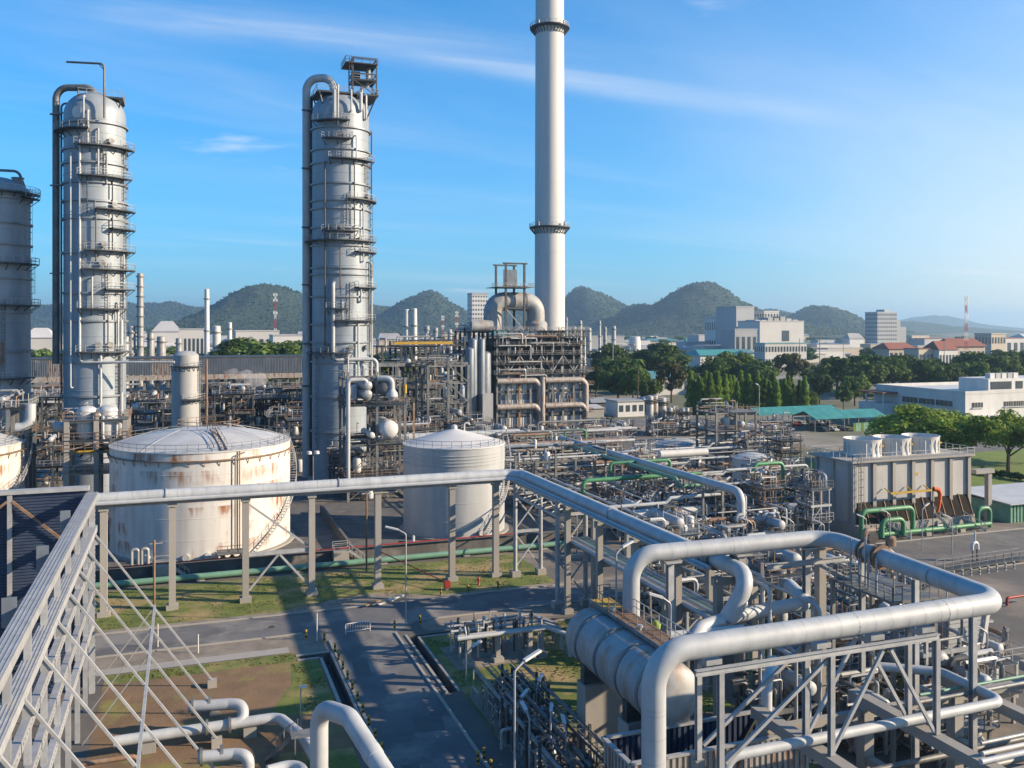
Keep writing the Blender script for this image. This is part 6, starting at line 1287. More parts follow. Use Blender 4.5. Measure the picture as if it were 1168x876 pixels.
MB().ladder((cx0+.9, cy0-.5, 1.9), ch, (0, -1), t=.07).build('ladder', 'steel', T)
MB().box(cx0+6, cx0+14.5, cy0-1.6, cy0-1.4, 6.4, 6.7).build('hoist_rail', 'yellow_paint', T)
for x in (cx0+6, cx0+10.5, cx0+14): MB().bar((x, cy0-1.5, 6.55), (x, cy0-.2, 7.2), .14).build('rail_bracket', 'yellow_paint', T)
MB().box(cx0+11.4, cx0+13, cy0-.14, cy0-.03, 8.9, 9.3).build('name_plate', 'yellow_paint', T)
# green cooling water pipes
YG = 109.6
for i, (x0, x1, z, y) in enumerate(((97.4, 107.4, 4.6, 110.2), (100.4, 104.6, 3.2, 109.2))):
    hpipe(['tall green pipe loop before the cooling tower', 'small green pipe loop before the cooling tower'][i], [(x0, y, .6), (x0, y, z), (x1, y, z), (x1, y, .6)], .38, 'green_paint', bend=1.0, name='cooling_pipe')
hpipe('green pipe header lying before the cooling tower', [(99, 109.8, .9), (123, 109.8, .9)], .36, 'green_paint', name='cooling_pipe', supports=[(103, 109.8, .9), (110, 109.8, .9), (117, 109.8, .9)])
hpipe('green pipe arch at the right end of the cooling tower', [(120.8, 110.2, .9), (120.8, 110.2, 3.4), (123.4, 110.2, 3.4), (123.4, 110.2, .2)], .38, 'green_paint', bend=.9, name='cooling_pipe')
hpipe('green pipe loop left of the cooling tower', [(90.5, 128, .5), (90.5, 128, 9.6), (96.4, 128, 9.6), (96.4, 128, .5)], .32, 'green_paint', bend=.9, name='cooling_pipe')
for i in range(4):
    x = 99.5+3.2*i if i < 3 else 114; y = 111.2; T = thing('pump', ['leftmost pump at the foot of the cooling tower', 'second pump at the foot of the cooling tower', 'third pump at the foot of the cooling tower', 'pump below the orange windsock'][i], 'pump', (x, y, 0))
    MB().box(x-.9, x+.9, y-.5, y+.5, 0, .5).build('plinth', 'concrete', T); mb = MB(); mb.tube([(x-.8, y, .95), (x+.3, y, .95)], .38, 12); mb.build('motor', 'clad_blue', T); MB().lathe(x+.7, y, [(.05, .5), (.45, .55), (.45, 1.3), (.15, 1.4), (.15, 2.0), (.05, 2.0)], 12).build('casing', 'green_paint', T)
for i, (x, h) in enumerate(((103.5, 3.2), (112.8, 5.0), (119, 3.0))):
    T = thing('access_stair', ['short stair before the green loop', 'steep access stair below the windsock', 'small stair by the green header'][i], 'stair', (x, 109, 0)); MB().stair((x+2.2, 108.8, .1), (x, 111.2, h*.62), .8, .09).build('flight', 'galv', T)
# windsock
x, y = gp(1064, 612); T = thing('windsock', 'limp orange windsock on a pole before the cooling tower', 'windsock', (x, y, 0)); hh = zat(557, dist(x, y))
MB().tube([(x, y, 0), (x, y, hh)], .07, 8).build('pole', 'steel', T)
mb = MB(); mb.tube([(x+.1, y, hh-.1), (x+.9, y-.2, hh-.25), (x+1.2, y-.25, hh-.9), (x+1.1, y-.2, hh-2.4), (x+.8, y-.15, hh-3.8)], [.36, .40, .33, .28, .2], 12, cap=False); mb.build('sock', 'orange_cloth', T)
# green shed right of the cooling tower
T = thing('green_shed', 'low green ribbed shed with pale roof right of the cooling tower', 'shed', (142, 118, 0))
for k in range(34):
    a = 130+.75*k; MB().box(a, a+.42, 111.9, 112.1, 0, 3.1).build('sheet', 'pale_green', T, smooth=False)
MB().box(130, 155, 112.1, 123, 0, 3.05).build('wall', 'pale_green', T, smooth=False)
mb = MB(); mb.add([(129.2, 111.2, 3.15), (156, 111.2, 3.15), (156, 123.6, 3.75), (129.2, 123.6, 3.75), (129.2, 111.2, 3.3), (156, 111.2, 3.3), (156, 123.6, 3.9), (129.2, 123.6, 3.9)], [(3, 2, 1, 0), (4, 5, 6, 7), (0, 1, 5, 4), (1, 2, 6, 5), (2, 3, 7, 6), (3, 0, 4, 7)]); mb.build('roof', 'roof_white', T, smooth=False)
single(MB().box(127.4, 128.2, 114, 114.8, 0, 8.2).box(124.5, 128.6, 113.8, 115, 8.2, 8.9), 'concrete_portal', 'concrete', 'concrete portal post at the right end of the cooling tower', 'portal')
# road-side dark platform with rails
T = thing('footbridge', 'dark railed walkway beside the wide road at the right edge', 'walkway', (92, 86, 0)); a = gp(1072, 655); b = gp(1168, 640)
MB().bar((*a, .5), (*b, .5), 1.4, .2).build('deck', 'dark_steel', T); MB().rail([(a[0], a[1]+.7, .6), (b[0], b[1]+.7, .6)], wd=.08).build('railing', 'steel', T); MB().rail([(a[0], a[1]-.7, .6), (b[0], b[1]-.7, .6)], wd=.08).build('railing', 'steel', T)
x, y = gp(1112, 640); T = thing('pipe_arch', 'small white pipe arch on dark legs beside the wide road', 'pipe', (x, y, 0)); MB().tube([(x-.5, y, 1.6), (x-.5, y, 2.6), (x+.5, y, 2.6), (x+.5, y, 1.6)], .22, 10, bend=.45).build('arch', 'lamp_white', T)
for s_ in (-.4, .4): MB().bar((x+s_, y, 0), (x+s_, y, 1.7), .16).build('leg', 'dark_steel', T)
MB().tube([(x, y, 2.7), (x, y, 4.2)], .12, 8).build('vent', 'lamp_white', T)
x, y = gp(1160, 690); hpipe('red hydrant manifold pipe at the right edge', [(x-1.6, y, .1), (x-1.6, y, 1.0), (x+3, y, 1.0)], .16, 'red_paint', bend=.3, name='fire_pipe')
hydrant(1146, 725, 'red hydrant beside the rubbish heap at the right edge')

# ---------------------------------------------------------------- the crowded process yard
x0, x1, y0, y1, ds = mk(817, 862, 172, 8); Zs = lambda y: zat(y, ds)
module('open_structure', 'tall open steel structure with lamps beside the small rusty tank', 'steel structure', x0, x1, y0, y1, [4.5, 9.5, Zs(471)], 2, 2, 'steel', .4, pipes=30, drums=2, verts=5, seed=61, stubs=18)
for i, (px, yt, r) in enumerate(((741, 453, 1.2), (747, 452, 1.0), (755, 455, 1.4), (764, 466, .9), (768, 464, .6), (778, 467, 1.0), (784, 466, .6))):
    d = 275+(i % 3)*2; x, y = at(px, d); T = thing('process_column', [ 'leftmost slim grey column of the cluster before the columnar trees', 'second slim grey column of the cluster, with railed top', 'fat grey column of the cluster', 'short column with white cap right of the cluster', 'thin vent column right of the cluster', 'short column with round cap before the columnar trees', 'thin vent column before the columnar trees'][i], 'column', (x, y, 0))
    mb = MB(); fin_tube(mb, (x, y, .8), (x, y, zat(yt, d)), r, 18); mb.build('shell', 'silver_worn', T); MB().lathe(x, y, [(r, 0), (r*1.2, 0), (r*1.2, .9), (r, .9)], 16).build('base', 'concrete', T)
    platform(T, x, y, r, zat(yt+3, d), -180, 0, 1.0); platform(T, x, y, r, zat(478, d), -140, -20, .9); MB().ladder((x+r+.2, y, 0), zat(yt, d), (1, 0), t=.09).build('ladder', 'rusty', T)
# dark two-level racks right of the cone-roof tank
for i, (Y, pxa, pxb) in enumerate(((186, 578, 690), (166, 582, 680), (150, 588, 700))):
    a, ds = atY(pxa, Y); b, _ = atY(pxb, Y); T = module('pipe_rack', ['pipe rack behind the cone-roof tank, farthest of three', 'pipe rack right of the cone-roof tank, middle of three', 'pipe rack right of the cone-roof tank, nearest of three'][i], 'pipe rack', a, b, Y, Y+6, [3.4, 6.4, 8.6], 5, 1, 'concrete' if i == 1 else 'steel', .4, deck=False, pipes=16, drums=0, verts=2, seed=70+i, stubs=8, brace=True)
    for k in range(14): r = rnd.choice((.15, .2, .3, .4)); z = rnd.choice((3.5, 6.5, 8.7))+r; y = Y+rnd.uniform(.2, 5.8); MB().tube([(a-2, y, z), (b+rnd.uniform(0, 10), y, z)], r, 8).build('rack_pipe', rnd.choice(('silver', 'silver_worn', 'steel', 'rusty', 'clad_blue')), T)
ROWS = ((498, 668, 880), (512, 690, 905), (527, 690, 905), (545, 690, 925), (566, 700, 930), (590, 700, 940), (617, 705, 955), (646, 740, 915), (668, 870, 975), (694, 960, 1050))
for ri, (py, pa, pb) in enumerate(ROWS):
    d = F*H/(py-HY); k = d/F; px = pa; n = 0
    while px < pb-8:
        wpx = rnd.uniform(24, 42); a, _ = at(px, d); x0, yy = at(px+2, d); ww = (wpx-6)*k; dep = rnd.uniform(4, 6.5); px += wpx+rnd.uniform(0, 5)
        if py > 500 and abs(px-wpx/2-838) < 34 and 505 < py < 575: continue        # the tall structure and rusty tank stand there
        if abs(px-wpx/2-774) < 44 and 505 < py < 535: continue
        lv = rnd.choice(([2.6], [3.2], [2.4, 4.6], [3.0, 5.4], [4.2], [2.2, 4.0], [3, 5.5, 8], [2.5, 5, 7])) if 0 < ri < 8 else [2.2]; n += 1
        module('pipe_unit', '%s low pipework unit from the left, %s row from the back of the yard' % (ORD[n-1], ORD[ri]), 'pipework', x0, x0+ww, yy, yy+dep, lv, 2, 1, rnd.choice(('steel', 'rusty', 'dark_steel', 'concrete', 'galv')), .17, pipes=22, drums=rnd.choice((0, 0, 0, 1)), verts=rnd.choice((0, 1, 1)), seed=100+ri*20+n, stubs=16, pm=('silver', 'silver_worn', 'rusty', 'steel', 'galv', 'white_paint', 'dark_steel', 'rusty', 'steel'))
# long overhead lines of the yard
hpipe('long silver line with green pipe beside it crossing the process yard', [(75.6, 176, 9.0), (75.6, 110, 9.0), (75.6, 110, .3)], .62, name='process_pipe')
T = thing('pipe_supports', 'row of slim steel trestle legs below the long silver and green lines', 'pipe support', (75, 140, 0))
for y_ in range(116, 176, 11):
    for x_ in (73.0, 76.4): MB().box(x_-.16, x_+.16, y_-.16, y_+.16, 0, 8.1).build('leg', 'steel', T)
    MB().bar((72.6, y_, 8.25), (76.8, y_, 8.25), .25, .25).build('cross_beam', 'steel', T)
hpipe('long green line beside the silver line in the process yard', [(73.3, 176, 8.8), (73.3, 124, 8.8), (73.3, 124, 7.6), (78, 124, 7.6)], .32, 'pale_green', name='process_pipe')
xg, _ = atY(665, 136); xh, _ = atY(800, 136)
hpipe('bright green pipe with riser behind the trestle', [(xg, 136, .4), (xg, 136, 7.2), (xh, 136, 7.2)], .36, 'green_paint', bend=.9, name='process_pipe')
xg, _ = atY(696, 141); xh, _ = atY(764, 141); hpipe('bright green pipe loop above the green pipe with riser', [(xg, 141, 6.8), (xg, 141, 9.0), (xh, 141, 9.0), (xh, 141, 7.4)], .3, 'green_paint', bend=.6, name='process_pipe')
xg, _ = atY(644, 178); xh, _ = atY(668, 178); hpipe('small bright green pipe hoop at the far end of the green line', [(xg, 178, 8.6), (xg, 178, 10.3), (xh, 178, 10.3), (xh, 178, 8.6)], .22, 'green_paint', bend=.5, name='process_pipe')
xg, _ = atY(752, 150); xh, _ = atY(806, 150); hpipe('thick pale pipe end before the low white tank', [(xg, 150, 8.6), (xh, 150, 8.6)], .75, 'white_paint', name='process_pipe')
xg, _ = atY(640, 152); hpipe('thick silver pipe crossing behind the bright green loop', [(xg-28, 190, 8.8), (xg+6, 190, 8.8)], .9, 'silver', name='process_pipe')
xg, _ = atY(722, 120); xh, _ = atY(842, 120); hpipe('thick silver pipe crossing low behind the loop pipe', [(xg, 120, 4.6), (xh, 120, 4.6), (xh+8, 116, 4.6)], .72, 'silver', bend=1.5, name='process_pipe', supports=[(xg+3, 120, 4.6), (xh-3, 120, 4.6)])
hpipe('thinner silver pipe below the thick low pipe', [(xg+3, 118.4, 3.4), (xh+12, 118.4, 3.4)], .25, 'silver', name='process_pipe')
for k in range(13):
    Y = 112+6.2*k; pa = rnd.uniform(690, 760); pb = rnd.uniform(820, 925); a, _ = atY(pa, Y); b, _ = atY(pb, Y); z = rnd.uniform(3.6, 7.2); r = rnd.choice((.1, .14, .2, .26))
    hpipe('%s overhead cross pipe of the process yard counted from the road' % (ORD[k] if k < 15 else 'last'), [(a, Y, z-2.5), (a, Y, z), ((a+b)/2, Y, z), ((a+b)/2+.8, Y, z+.7), (b, Y, z+.7), (b, Y, z-2)], r, rnd.choice(('silver', 'silver', 'white_paint', 'silver_worn', 'galv')), name='cross_pipe', n=9)
for k in range(12):
    X = 52+3.6*k; y0 = rnd.uniform(108, 118); y1 = rnd.uniform(150, 190); z = rnd.uniform(4.5, 7.6); r = rnd.choice((.1, .14, .2))
    hpipe('%s lengthwise pipe of the process yard counted from the trestle' % ORD[k], [(X, y0, 1), (X, y0, z), (X, y1, z)], r, rnd.choice(('silver', 'silver_worn', 'steel', 'galv', 'white_paint')), name='lengthwise_pipe', n=9)
# yard lamps: tilted white tubes on thin posts
spots = [(853, 571, 5.4), (895, 578, 5.2), (905, 566, 6.2), (925, 560, 7), (700, 560, 7), (735, 548, 7), (772, 572, 6), (800, 540, 7), (868, 600, 5), (826, 590, 6), (880, 540, 7), (915, 540, 8), (646, 540, 8), (610, 548, 8), (838, 520, 12), (866, 505, 16), (760, 600, 6), (722, 625, 6), (790, 640, 5), (920, 600, 6), (940, 640, 5), (690, 510, 8), (710, 520, 8), (750, 515, 8)]
for k, (px, py, hh) in enumerate(sorted(spots)): lamp(px, py, hh, '%s yard lamp from the left with tilted white tube in the process pipework' % ORD[k], (rnd.choice((-1, 1))*1.1, rnd.uniform(-.5, .5)), group='lamps of the process yard')
for k, (px, py, hh) in enumerate(((1015, 640, 6.5), (1086, 632, 5), (1052, 628, 6), (988, 632, 5))): lamp(px, py, hh, ['lamp post left of the windsock', 'lamp post right of the windsock', 'lamp post at the windsock foot', 'lamp post at the left corner of the cooling tower'][k], (rnd.choice((-1, 1))*1.1, .2))

# ---------------------------------------------------------------- right foreground: portals, truss, enclosure, platforms
T = thing('concrete_rack', 'concrete portal rack under the near part of the thick pipe loop', 'pipe rack', (42, 44, 0))
for x in (35.8, 43.8, 51.8, 59.8):
    for y in (39.4, 49.2): MB().box(x-.4, x+.4, y-.4, y+.4, 0, 7.0).build('column', 'concrete', T, smooth=False)
    MB().box(x-.42, x+.42, 38.2, 50.4, 7.0, 7.7).build('cross_beam', 'concrete', T, smooth=False)
    MB().box(x-.3, x+.3, 39.8, 48.8, 3.2, 3.7).build('cross_beam', 'concrete', T, smooth=False)
for y in (39.4, 49.2):
    for k in range(3): MB().box(36.25+8*k, 43.35+8*k, y-.2, y+.2, 6.2, 6.8).build('long_beam', 'concrete', T, smooth=False)
T = thing('pipe_truss', 'galvanised steel truss with diagonal braces under the near loop pipe', 'steel truss', (41.4, 44, 7.7))
for y in (43.0, 45.3):
    for x in (28.2, 35.8, 43.8): MB().ibeam((x, y, 7.72), (x, y, 13.6), .32, .32, .04).build('post', 'galv', T)
    MB().ibeam((26.6, y, 13.75), (44.0, y, 13.75), .3, .34, .04).build('top_chord', 'galv', T)
    for p, q in (((35.9, 7.9), (39.6, 13.4)), ((43.6, 7.9), (40.2, 13.4)), ((35.6, 13.3), (28.6, 8.4))): MB().bar((p[0], y+(.12 if q[1] < 10 else 0), p[1]), (q[0], y+(.12 if q[1] < 10 else 0), q[1]), .2).build('brace', 'galv', T)
for x in (28.2, 35.8, 39.8, 43.8): MB().bar((x, 43.1, 13.5), (x, 45.2, 13.5), .22, .26).build('cross_beam', 'galv', T); MB().bar((x-.01, 43.6, 13.95), (x+.01, 44.2, 13.95), 1.0, .3).build('pipe_shoe', 'galv', T)
for x in (28.2,):
    for y in (43.0, 45.3): MB().box(x-.3, x+.3, y-.3, y+.3, 0, 7.7).build('column', 'concrete', T, smooth=False)
T = thing('loop_supports', 'tall steel and concrete legs carrying the far side of the thick pipe loop', 'pipe support', (45, 62.6, 0))
for i, x in enumerate((36.4, 43.0, 49.6, 51.0)):
    (MB().ibeam((x, 62.7, 0), (x, 62.7, 14.25), .5, .5, .06) if i % 2 == 0 else MB().box(x-.35, x+.35, 62.3, 63.0, 0, 14.2)).build('leg', 'galv' if i % 2 == 0 else 'concrete', T)
    MB().box(x-.7, x+.7, 62.0, 63.4, 14.2, 14.33).build('saddle', 'galv', T)
MB().ibeam((44.6, 61.2, 13.4), (52.4, 61.2, 13.4), .3, .4).build('beam', 'galv', T); MB().bar((49.8, 62.2, 13.2), (51.6, 52.2, 11.2), .25, .3).build('rake_beam', 'galv', T); MB().bar((50.0, 62.0, 6), (51.0, 55, 12), .2).build('brace', 'steel', T)
for y in (46.5, 52.0, 58): x = 50.4+(y-44)*.065; MB().ibeam((x, y, 0), (x, y, 14.2), .4, .4, .05).build('leg', 'galv', T)
# valve platform at the loop flanges
T = thing('valve_platform', 'blue-grey railed valve platform around the flanges of the thick pipe loop', 'platform', (51.5, 56.5, 0))
D = MB().box(49.4, 53.8, 52.6, 59.6, 12.3, 12.5).build('deck', 'steel', T); MB().rail([(49.4, 52.6, 12.5), (53.8, 52.6, 12.5), (53.8, 59.6, 12.5), (49.4, 59.6, 12.5)], wd=.06, closed=True, gap=.9).build('railing', 'steel', D)
for q in ((49.6, 52.8), (53.6, 52.8), (53.6, 59.4), (49.6, 59.4)): MB().box(q[0]-.15, q[0]+.15, q[1]-.15, q[1]+.15, 0, 12.3).build('post', 'steel', T)
for k in range(9): x = rnd.uniform(49.8, 51); y = rnd.uniform(53, 59.2); MB().tube([(x, y, 12.5), (x, y, 12.5+rnd.uniform(2.0, 4.2))], rnd.choice((.05, .08)), 6).build('vent_stub', 'galv', T)
MB().tube([(51.2, 57.6, 15.6), (51.2, 57.6, 16.6), (52.2, 57.6, 16.6)], .22, 8, bend=.3).build('bypass_pipe', 'rusty', T)
mb = MB(); mb.tube([(51.6, 57.0, 16.1), (51.6, 57.06, 16.1)], .5, 14); mb.build('hand_wheel', 'dark_steel', T); mb = MB(); mb.lathe(52.0, 55.6, [(.05, 15.7), (.4, 15.8), (.4, 16.4), (.05, 16.6)], 10); mb.build('actuator', 'rusty', T)
# corrugated enclosure
def ribbed(T, p, q, z0, z1, mat, pitch=.42, dep=.12, chunks=8):
    p, q = Vector((*p, 0)), Vector((*q, 0)); Ltot = (q-p).length; u = (q-p)/Ltot; nrm = Vector((u.y, -u.x, 0)); n = int(Ltot/pitch)
    for k in range(n):
        a = p+u*(Ltot*k/n); b = p+u*(Ltot*(k+.5)/n); c = p+u*(Ltot*(k+1)/n); o = nrm*dep; mb = MB()
        for s, e in ((a, b), (b+o, c+o)): mb.add([(s.x, s.y, z0), (e.x, e.y, z0), (e.x, e.y, z1), (s.x, s.y, z1)], [(0, 1, 2, 3)])
        mb.add([(b.x, b.y, z0), (b.x+o.x, b.y+o.y, z0), (b.x+o.x, b.y+o.y, z1), (b.x, b.y, z1)], [(0, 1, 2, 3)]); mb.add([(c.x+o.x, c.y+o.y, z0), (c.x, c.y, z0), (c.x, c.y, z1), (c.x+o.x, c.y+o.y, z1)], [(0, 1, 2, 3)])
        mb.build('sheet', mat, T, smooth=False)
T = thing('sheet_enclosure', 'open-topped ribbed metal enclosure with rusty sheets below the horizontal vessel', 'enclosure', (31.6, 50, 0)); ex0, ex1, ey0, ey1 = 25.4, 38.4, 48.4, 52.1
ribbed(T, (ex0, ey0), (ex1, ey0), 0, 6.4, 'clad_rust'); ribbed(T, (ex0, ey1), (ex1, ey1), 0, 6.5, 'wall_shade_blue'); ribbed(T, (ex0, ey1), (ex0, ey0), 0, 6.45, 'clad_rust')
for p, q in (((ex0, ey0-.05), (ex1, ey0-.05)), ((ex0, ey1-.1), (ex1, ey1-.1)), ((ex0-.05, ey0), (ex0-.05, ey1))): MB().bar((*p, 6.5), (*q, 6.5), .3, .16).build('capping', 'galv', T)
MB().bar((ex0+3, ey1-.25, 6.2), (ex0+7.5, ey1-.25, 1.5), .16).build('brace', 'dark_steel', T); MB().bar((ex0+11.5, ey1-.25, 6.2), (ex0+8, ey1-.25, 1.5), .16).build('brace', 'dark_steel', T)
# lower pipes on the concrete rack
hpipe('silver pipe on the concrete rack below the loop pipe, with elbow at its right end', [(28.7, 44.1, 6.6), (29.6, 44.1, 8.2), (50.8, 44.3, 8.2), (51.0, 49.6, 8.2), (47.5, 52, 8.2)], .32, bend=.9, name='process_pipe')
for k, (y, z, r, m) in enumerate(((39.0, 7.95, .17, 'silver'), (39.8, 7.9, .13, 'white_paint'), (40.8, 7.9, .12, 'silver_worn'), (46.6, 7.95, .14, 'steel'), (47.6, 7.9, .1, 'pale_green'))): hpipe('%s thin pipe on the concrete rack counted from the camera' % ORD[k], [(43.0+k, y, z), (75, y, z)], r, m, name='rack_pipe', n=10)
for k, (z, y) in enumerate(((4.1, 40.6), (4.05, 42.5), (4.1, 44.4), (4.05, 46.6))): hpipe('%s low pipe under the concrete rack' % ORD[k], [(36, y, z), (62, y, z), (62, y+4, z)], rnd.choice((.14, .2, .26)), rnd.choice(('silver', 'steel', 'galv')), name='rack_pipe', n=10)
hpipe('white elbow pipe rising behind the truss', [(36.5, 50.2, 3), (36.5, 50.2, 9.2), (38.8, 52.5, 9.6)], .36, 'silver', bend=.9, name='process_pipe')
# slanted ribbed shed behind the loop
T = thing('ribbed_hood', 'pale ribbed slanted hood behind the right bend of the loop pipe', 'hood', (67, 62, 0)); a0 = at(1078, 78); b0 = at(1140, 78); h0 = zat(702, 78)
for k in range(18):
    z = h0*k/18; t0 = z/h0; mb = MB(); xa = a0[0]+.6*t0; xb = b0[0]-1.2+1.4*t0; mb.box(xa, xb, a0[1], a0[1]+3.2, z+.02, z+h0/18-.03); mb.build('plank', 'tank_grey', T, smooth=False)
MB().bar((b0[0]-1.1, a0[1]-.1, 0), (b0[0]+.4, a0[1]-.1, h0), .4, .2).build('edge_trim', 'white_paint', T)
# modules filling the ground between the frames
FG = [(812, 760, 5.5, 5, [3.6, 6.6], 'galv', 'railed pipe deck right behind the horizontal vessel'), (856, 742, 5, 5, [3.4, 6.2], 'steel', 'pipe deck behind the truss left bay'), (902, 730, 5, 5, [4.0, 7.0], 'galv', 'pipe deck below the far corner of the loop'), (945, 716, 5, 4, [3.2], 'steel', 'low pipe stand below the far loop pipe'),
      (965, 800, 6, 5, [2.8, 5.6], 'rusty', 'brown railed work deck seen through the truss'), (1012, 772, 5, 5, [3.0, 5.2], 'steel', 'pipe unit with dark drum behind the truss right bay'), (1048, 760, 4.5, 5, [3.6], 'galv', 'pipe unit left of the slanted hood'), (1085, 812, 5.5, 5, [3.2, 5.4], 'galv', 'blue valve deck below the right end of the loop'),
      (1130, 830, 5, 5, [2.6], 'concrete', 'concrete valve stand at the right edge'), (1135, 800, 5, 5, [3.4], 'galv', 'pipe unit beside the rubbish at the right edge'), (990, 730, 5, 4, [3.0, 5.0], 'galv', 'pipe unit left of the valve platform legs'), (880, 700, 5, 5, [3.6, 6.0], 'steel', 'pipe unit behind the S-shaped header'), (840, 690, 4.5, 5, [3.4, 6.4], 'galv', 'pipe unit beside the long pipe elbow'),
      (1035, 705, 5, 4, [2.6], 'steel', 'low pipe unit behind the valve platform'), (925, 690, 5, 4, [2.8], 'rusty', 'low rusty pipe unit behind the far loop corner'), (970, 680, 5, 4, [2.6], 'steel', 'low pipe unit before the wide road'), (780, 690, 4, 5, [5.5, 8.4], 'galv', 'valve deck between riser and long pipe'), (755, 700, 3, 4, [4.5, 8.2], 'steel', 'narrow valve deck beside the big riser'),
      (905, 850, 5, 4, [3], 'steel', 'pipe stand behind the rusty enclosure'), (1010, 860, 5, 4, [2.6], 'concrete', 'concrete pump stand at the bottom edge below the truss'), (1100, 870, 5, 4, [2.4], 'steel', 'pipe stand at the bottom right corner')]
for i, (px, py, ww, dep, lv, m, lb) in enumerate(FG):
    x, y = gp(px, py); module('pipe_unit', lb, 'pipework', x-ww/2, x+ww/2, y, y+dep, lv, 2, 1, m, .24, pipes=24, drums=1, verts=3, seed=300+i, stubs=10)
for i, (px, py, z, hh) in enumerate(((1020, 700, 0, 7), (905, 668, 0, 8), (858, 672, 0, 8.2), (1080, 720, 0, 6), (1126, 800, 0, 6), (955, 740, 0, 7))): lamp(px, py, hh, ['lamp post behind the valve platform', 'lamp post behind the far loop pipe', 'lamp post left of the S-shaped header', 'lamp post before the slanted hood', 'lamp post at the right edge below the loop bend', 'lamp post seen through the truss'][i], (-1.1, .3))
for i, (x, y, s) in enumerate(((VX+2.4, 64.8, -1), (VX+2.9, 57.6, 1))): lamp(0, 0, 4.0, ['bent lamp standing on the vessel walkway near the riser', 'bent lamp standing right of the vessel walkway'][i], (1.2*-s, .2), z0=zz if i == 0 else zz-2, pos=(x-.3 if i == 0 else x, y))
# scrap beside the road at the right edge
for k in range(9):
    x, y = gp(1120+rnd.uniform(-8, 30), 748+rnd.uniform(-10, 16)); mb = MB(); mb.cbox((x, y, 0), rnd.uniform(.6, 1.4), rnd.uniform(.5, 1), rnd.uniform(.4, 1.1), rnd.random()*3); single(mb, 'scrap_crate', rnd.choice(('rusty', 'white_paint', 'rusty', 'dark_steel')), 'crate of scrap in the heap at the right edge', 'scrap', 'scrap heap at the right edge')

# ---------------------------------------------------------------- manifold skids beside the side road
T = thing('pipe_manifold', 'low silver pipe manifold on concrete posts between road and vessel', 'manifold', (29.5, 85, 0))
for x in (26.0, 29.0, 32.4, 33.6):
    for y in (83.2, 87.4): MB().box(x-.22, x+.22, y-.22, y+.22, .3, 2.5).build('post', 'concrete', T, smooth=False); MB().box(x-.5, x+.5, y-.5, y+.5, 0, .45).build('footing', 'concrete', T, smooth=False)
for i, y in enumerate((83.0, 83.7, 85.2, 86.6, 87.5)): MB().tube([(24.8, y, 2.75), (34.2, y, 2.75), (36.0, y-1.6, 2.3), (36.0, y-1.6, .2)], (.22, .13, .12, .16, .12)[i], 10, bend=.5).build('header', ('silver', 'galv', 'silver', 'silver_worn', 'galv')[i], T)
for k in range(26):
    x = 25+.36*k; y = rnd.uniform(83, 87.5); MB().tube([(x, y, .4), (x, y, 3.1+rnd.random()*.8), (x, y+rnd.uniform(-1.2, 1.2), 3.1+rnd.random()*.8)], rnd.choice((.06, .09, .12)), 7, bend=.2).build('branch', rnd.choice(('galv', 'silver', 'steel', 'dark_steel')), T)
for k in range(16):
    x = rnd.uniform(25, 34); y = rnd.uniform(83, 87.5); z = rnd.choice((.7, 1.2, 3.0)); mb = MB(); mb.lathe(x, y, [(.05, z-.3), (.22, z-.25), (.16, z), (.22, z+.25), (.05, z+.6)], 8); mb.build('valve', rnd.choice(('dark_steel', 'steel', 'rusty')), T)
T = thing('pipe_manifold', 'dense dark pipe manifold with lattice trays at the bottom edge', 'manifold', (26, 66, 0))
for i in range(5): a = 24.2+1.1*i; MB().tube([(a, 75.4, 2.6), (a, 56, 2.6)], .1 if i % 2 else .16, 8).build('header', 'dark_steel' if i % 2 else 'steel', T)
for j in range(2):
    x = 25.0+2.6*j
    for s_ in (-.3, .3): MB().bar((x+s_, 75, 3.2), (x+s_, 56, 3.2), .05, .08).build('tray_rail', 'steel', T)
    for k in range(24): MB().bar((x-.3, 74.8-.8*k, 3.2), (x+.3, 74.8-.8*k, 3.2), .04).build('tray_rung', 'steel', T)
for k in range(14): y = 57+1.35*k; x = rnd.choice((24, 26.4, 28.6)); MB().box(x-.1, x+.1, y-.1, y+.1, 0, 3.1).build('post', 'dark_steel', T)
for k in range(130):
    x = rnd.uniform(23.9, 29.2); y = rnd.uniform(57, 75); z = rnd.uniform(.5, 2.4); e = rnd.uniform(-1.6, 1.6); MB().tube([(x, y, .1), (x, y, z), (x+e, y, z), (x+e, y, .2)] if k % 2 else [(x, y, z), (x, y+1.5+abs(e), z), (x, y+1.5+abs(e), .2)], rnd.choice((.06, .09, .13)), 7, bend=.2).build('branch', rnd.choice(('galv', 'steel', 'dark_steel', 'silver_worn', 'steel')), T)
for k in range(26):
    x = rnd.uniform(24, 29); y = rnd.uniform(57, 75); z = rnd.uniform(.5, 2.6); mb = MB(); mb.lathe(x, y, [(.05, z-.3), (.24, z-.25), (.18, z), (.24, z+.25), (.05, z+.6)], 8); mb.build('valve', rnd.choice(('dark_steel', 'steel', 'clad_blue', 'rusty')), T)
for i, (px, py) in enumerate(((590, 815), (612, 800), (628, 842), (646, 862), (604, 850))): x, y = gp(px, py, 2); lamp(0, 0, 2.7+.3*i, ['low tilted lamp at the back of the dense dark manifold', 'low tilted lamp highest up the dense dark manifold', 'low tilted lamp in the middle of the dense dark manifold', 'low tilted lamp nearest the camera over the dense dark manifold', 'low tilted lamp at the left side of the dense dark manifold'][i], (.9-.25*i, .6+.1*i), pos=(x, y))
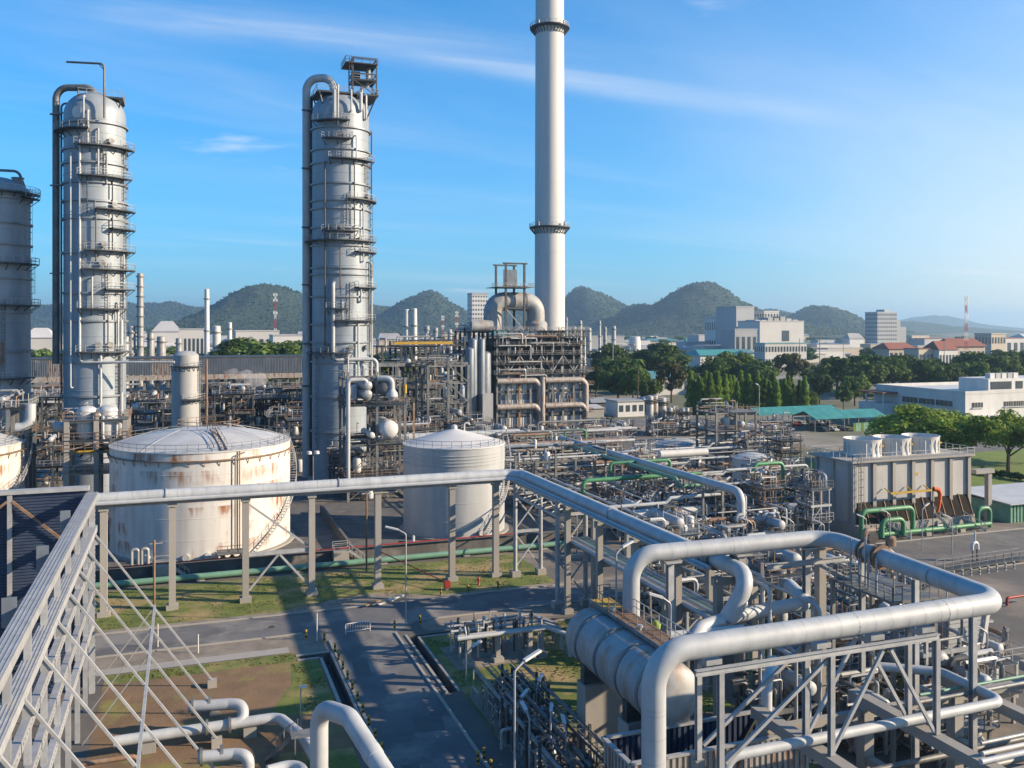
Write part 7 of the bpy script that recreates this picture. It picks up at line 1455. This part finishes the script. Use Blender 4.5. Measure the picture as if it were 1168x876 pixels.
# fine pipework left of the wall frame base and in front of heater
for i, (px, py, lv) in enumerate(((610, 505, [1.8]), (650, 500, [1.6]), (690, 495, [2]), (580, 515, [2.2]), (630, 520, [2.2]), (540, 520, [5, 8]), (560, 530, [4, 7]), (600, 530, [3.2]), (356, 540, [4, 8, 12]), (330, 520, [5, 10]), (300, 500, [5, 9, 12]), (410, 560, [4, 7]), (470, 535, [5, 9]), (180, 500, [6, 10]), (160, 520, [4, 8]))):
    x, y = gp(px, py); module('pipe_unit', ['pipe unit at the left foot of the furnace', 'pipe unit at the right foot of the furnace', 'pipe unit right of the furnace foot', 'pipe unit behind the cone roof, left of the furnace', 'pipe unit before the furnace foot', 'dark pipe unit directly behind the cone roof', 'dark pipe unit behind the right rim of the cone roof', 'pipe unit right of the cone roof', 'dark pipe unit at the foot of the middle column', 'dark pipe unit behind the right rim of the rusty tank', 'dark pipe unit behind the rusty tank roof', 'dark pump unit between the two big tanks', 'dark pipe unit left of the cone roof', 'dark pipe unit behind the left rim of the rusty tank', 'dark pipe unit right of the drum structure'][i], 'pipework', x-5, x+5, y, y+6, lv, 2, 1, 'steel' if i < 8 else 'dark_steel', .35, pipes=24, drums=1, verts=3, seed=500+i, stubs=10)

for i, (px, py, lv, ww) in enumerate(((150, 545, [5, 10, 14], 9), (168, 510, [6, 12], 12), (255, 500, [6, 11, 15], 12), (285, 490, [6, 12], 14), (318, 500, [5, 10, 14], 12), (338, 530, [5, 9, 12], 9), (362, 505, [6, 11], 10), (440, 520, [6, 10, 13], 10), (505, 505, [6, 11], 14), (48, 520, [6, 11, 15], 11), (215, 520, [5, 9, 12], 12), (60, 560, [5, 9], 8))):  # dark-coloured units added to deepen the shade behind and between the tanks
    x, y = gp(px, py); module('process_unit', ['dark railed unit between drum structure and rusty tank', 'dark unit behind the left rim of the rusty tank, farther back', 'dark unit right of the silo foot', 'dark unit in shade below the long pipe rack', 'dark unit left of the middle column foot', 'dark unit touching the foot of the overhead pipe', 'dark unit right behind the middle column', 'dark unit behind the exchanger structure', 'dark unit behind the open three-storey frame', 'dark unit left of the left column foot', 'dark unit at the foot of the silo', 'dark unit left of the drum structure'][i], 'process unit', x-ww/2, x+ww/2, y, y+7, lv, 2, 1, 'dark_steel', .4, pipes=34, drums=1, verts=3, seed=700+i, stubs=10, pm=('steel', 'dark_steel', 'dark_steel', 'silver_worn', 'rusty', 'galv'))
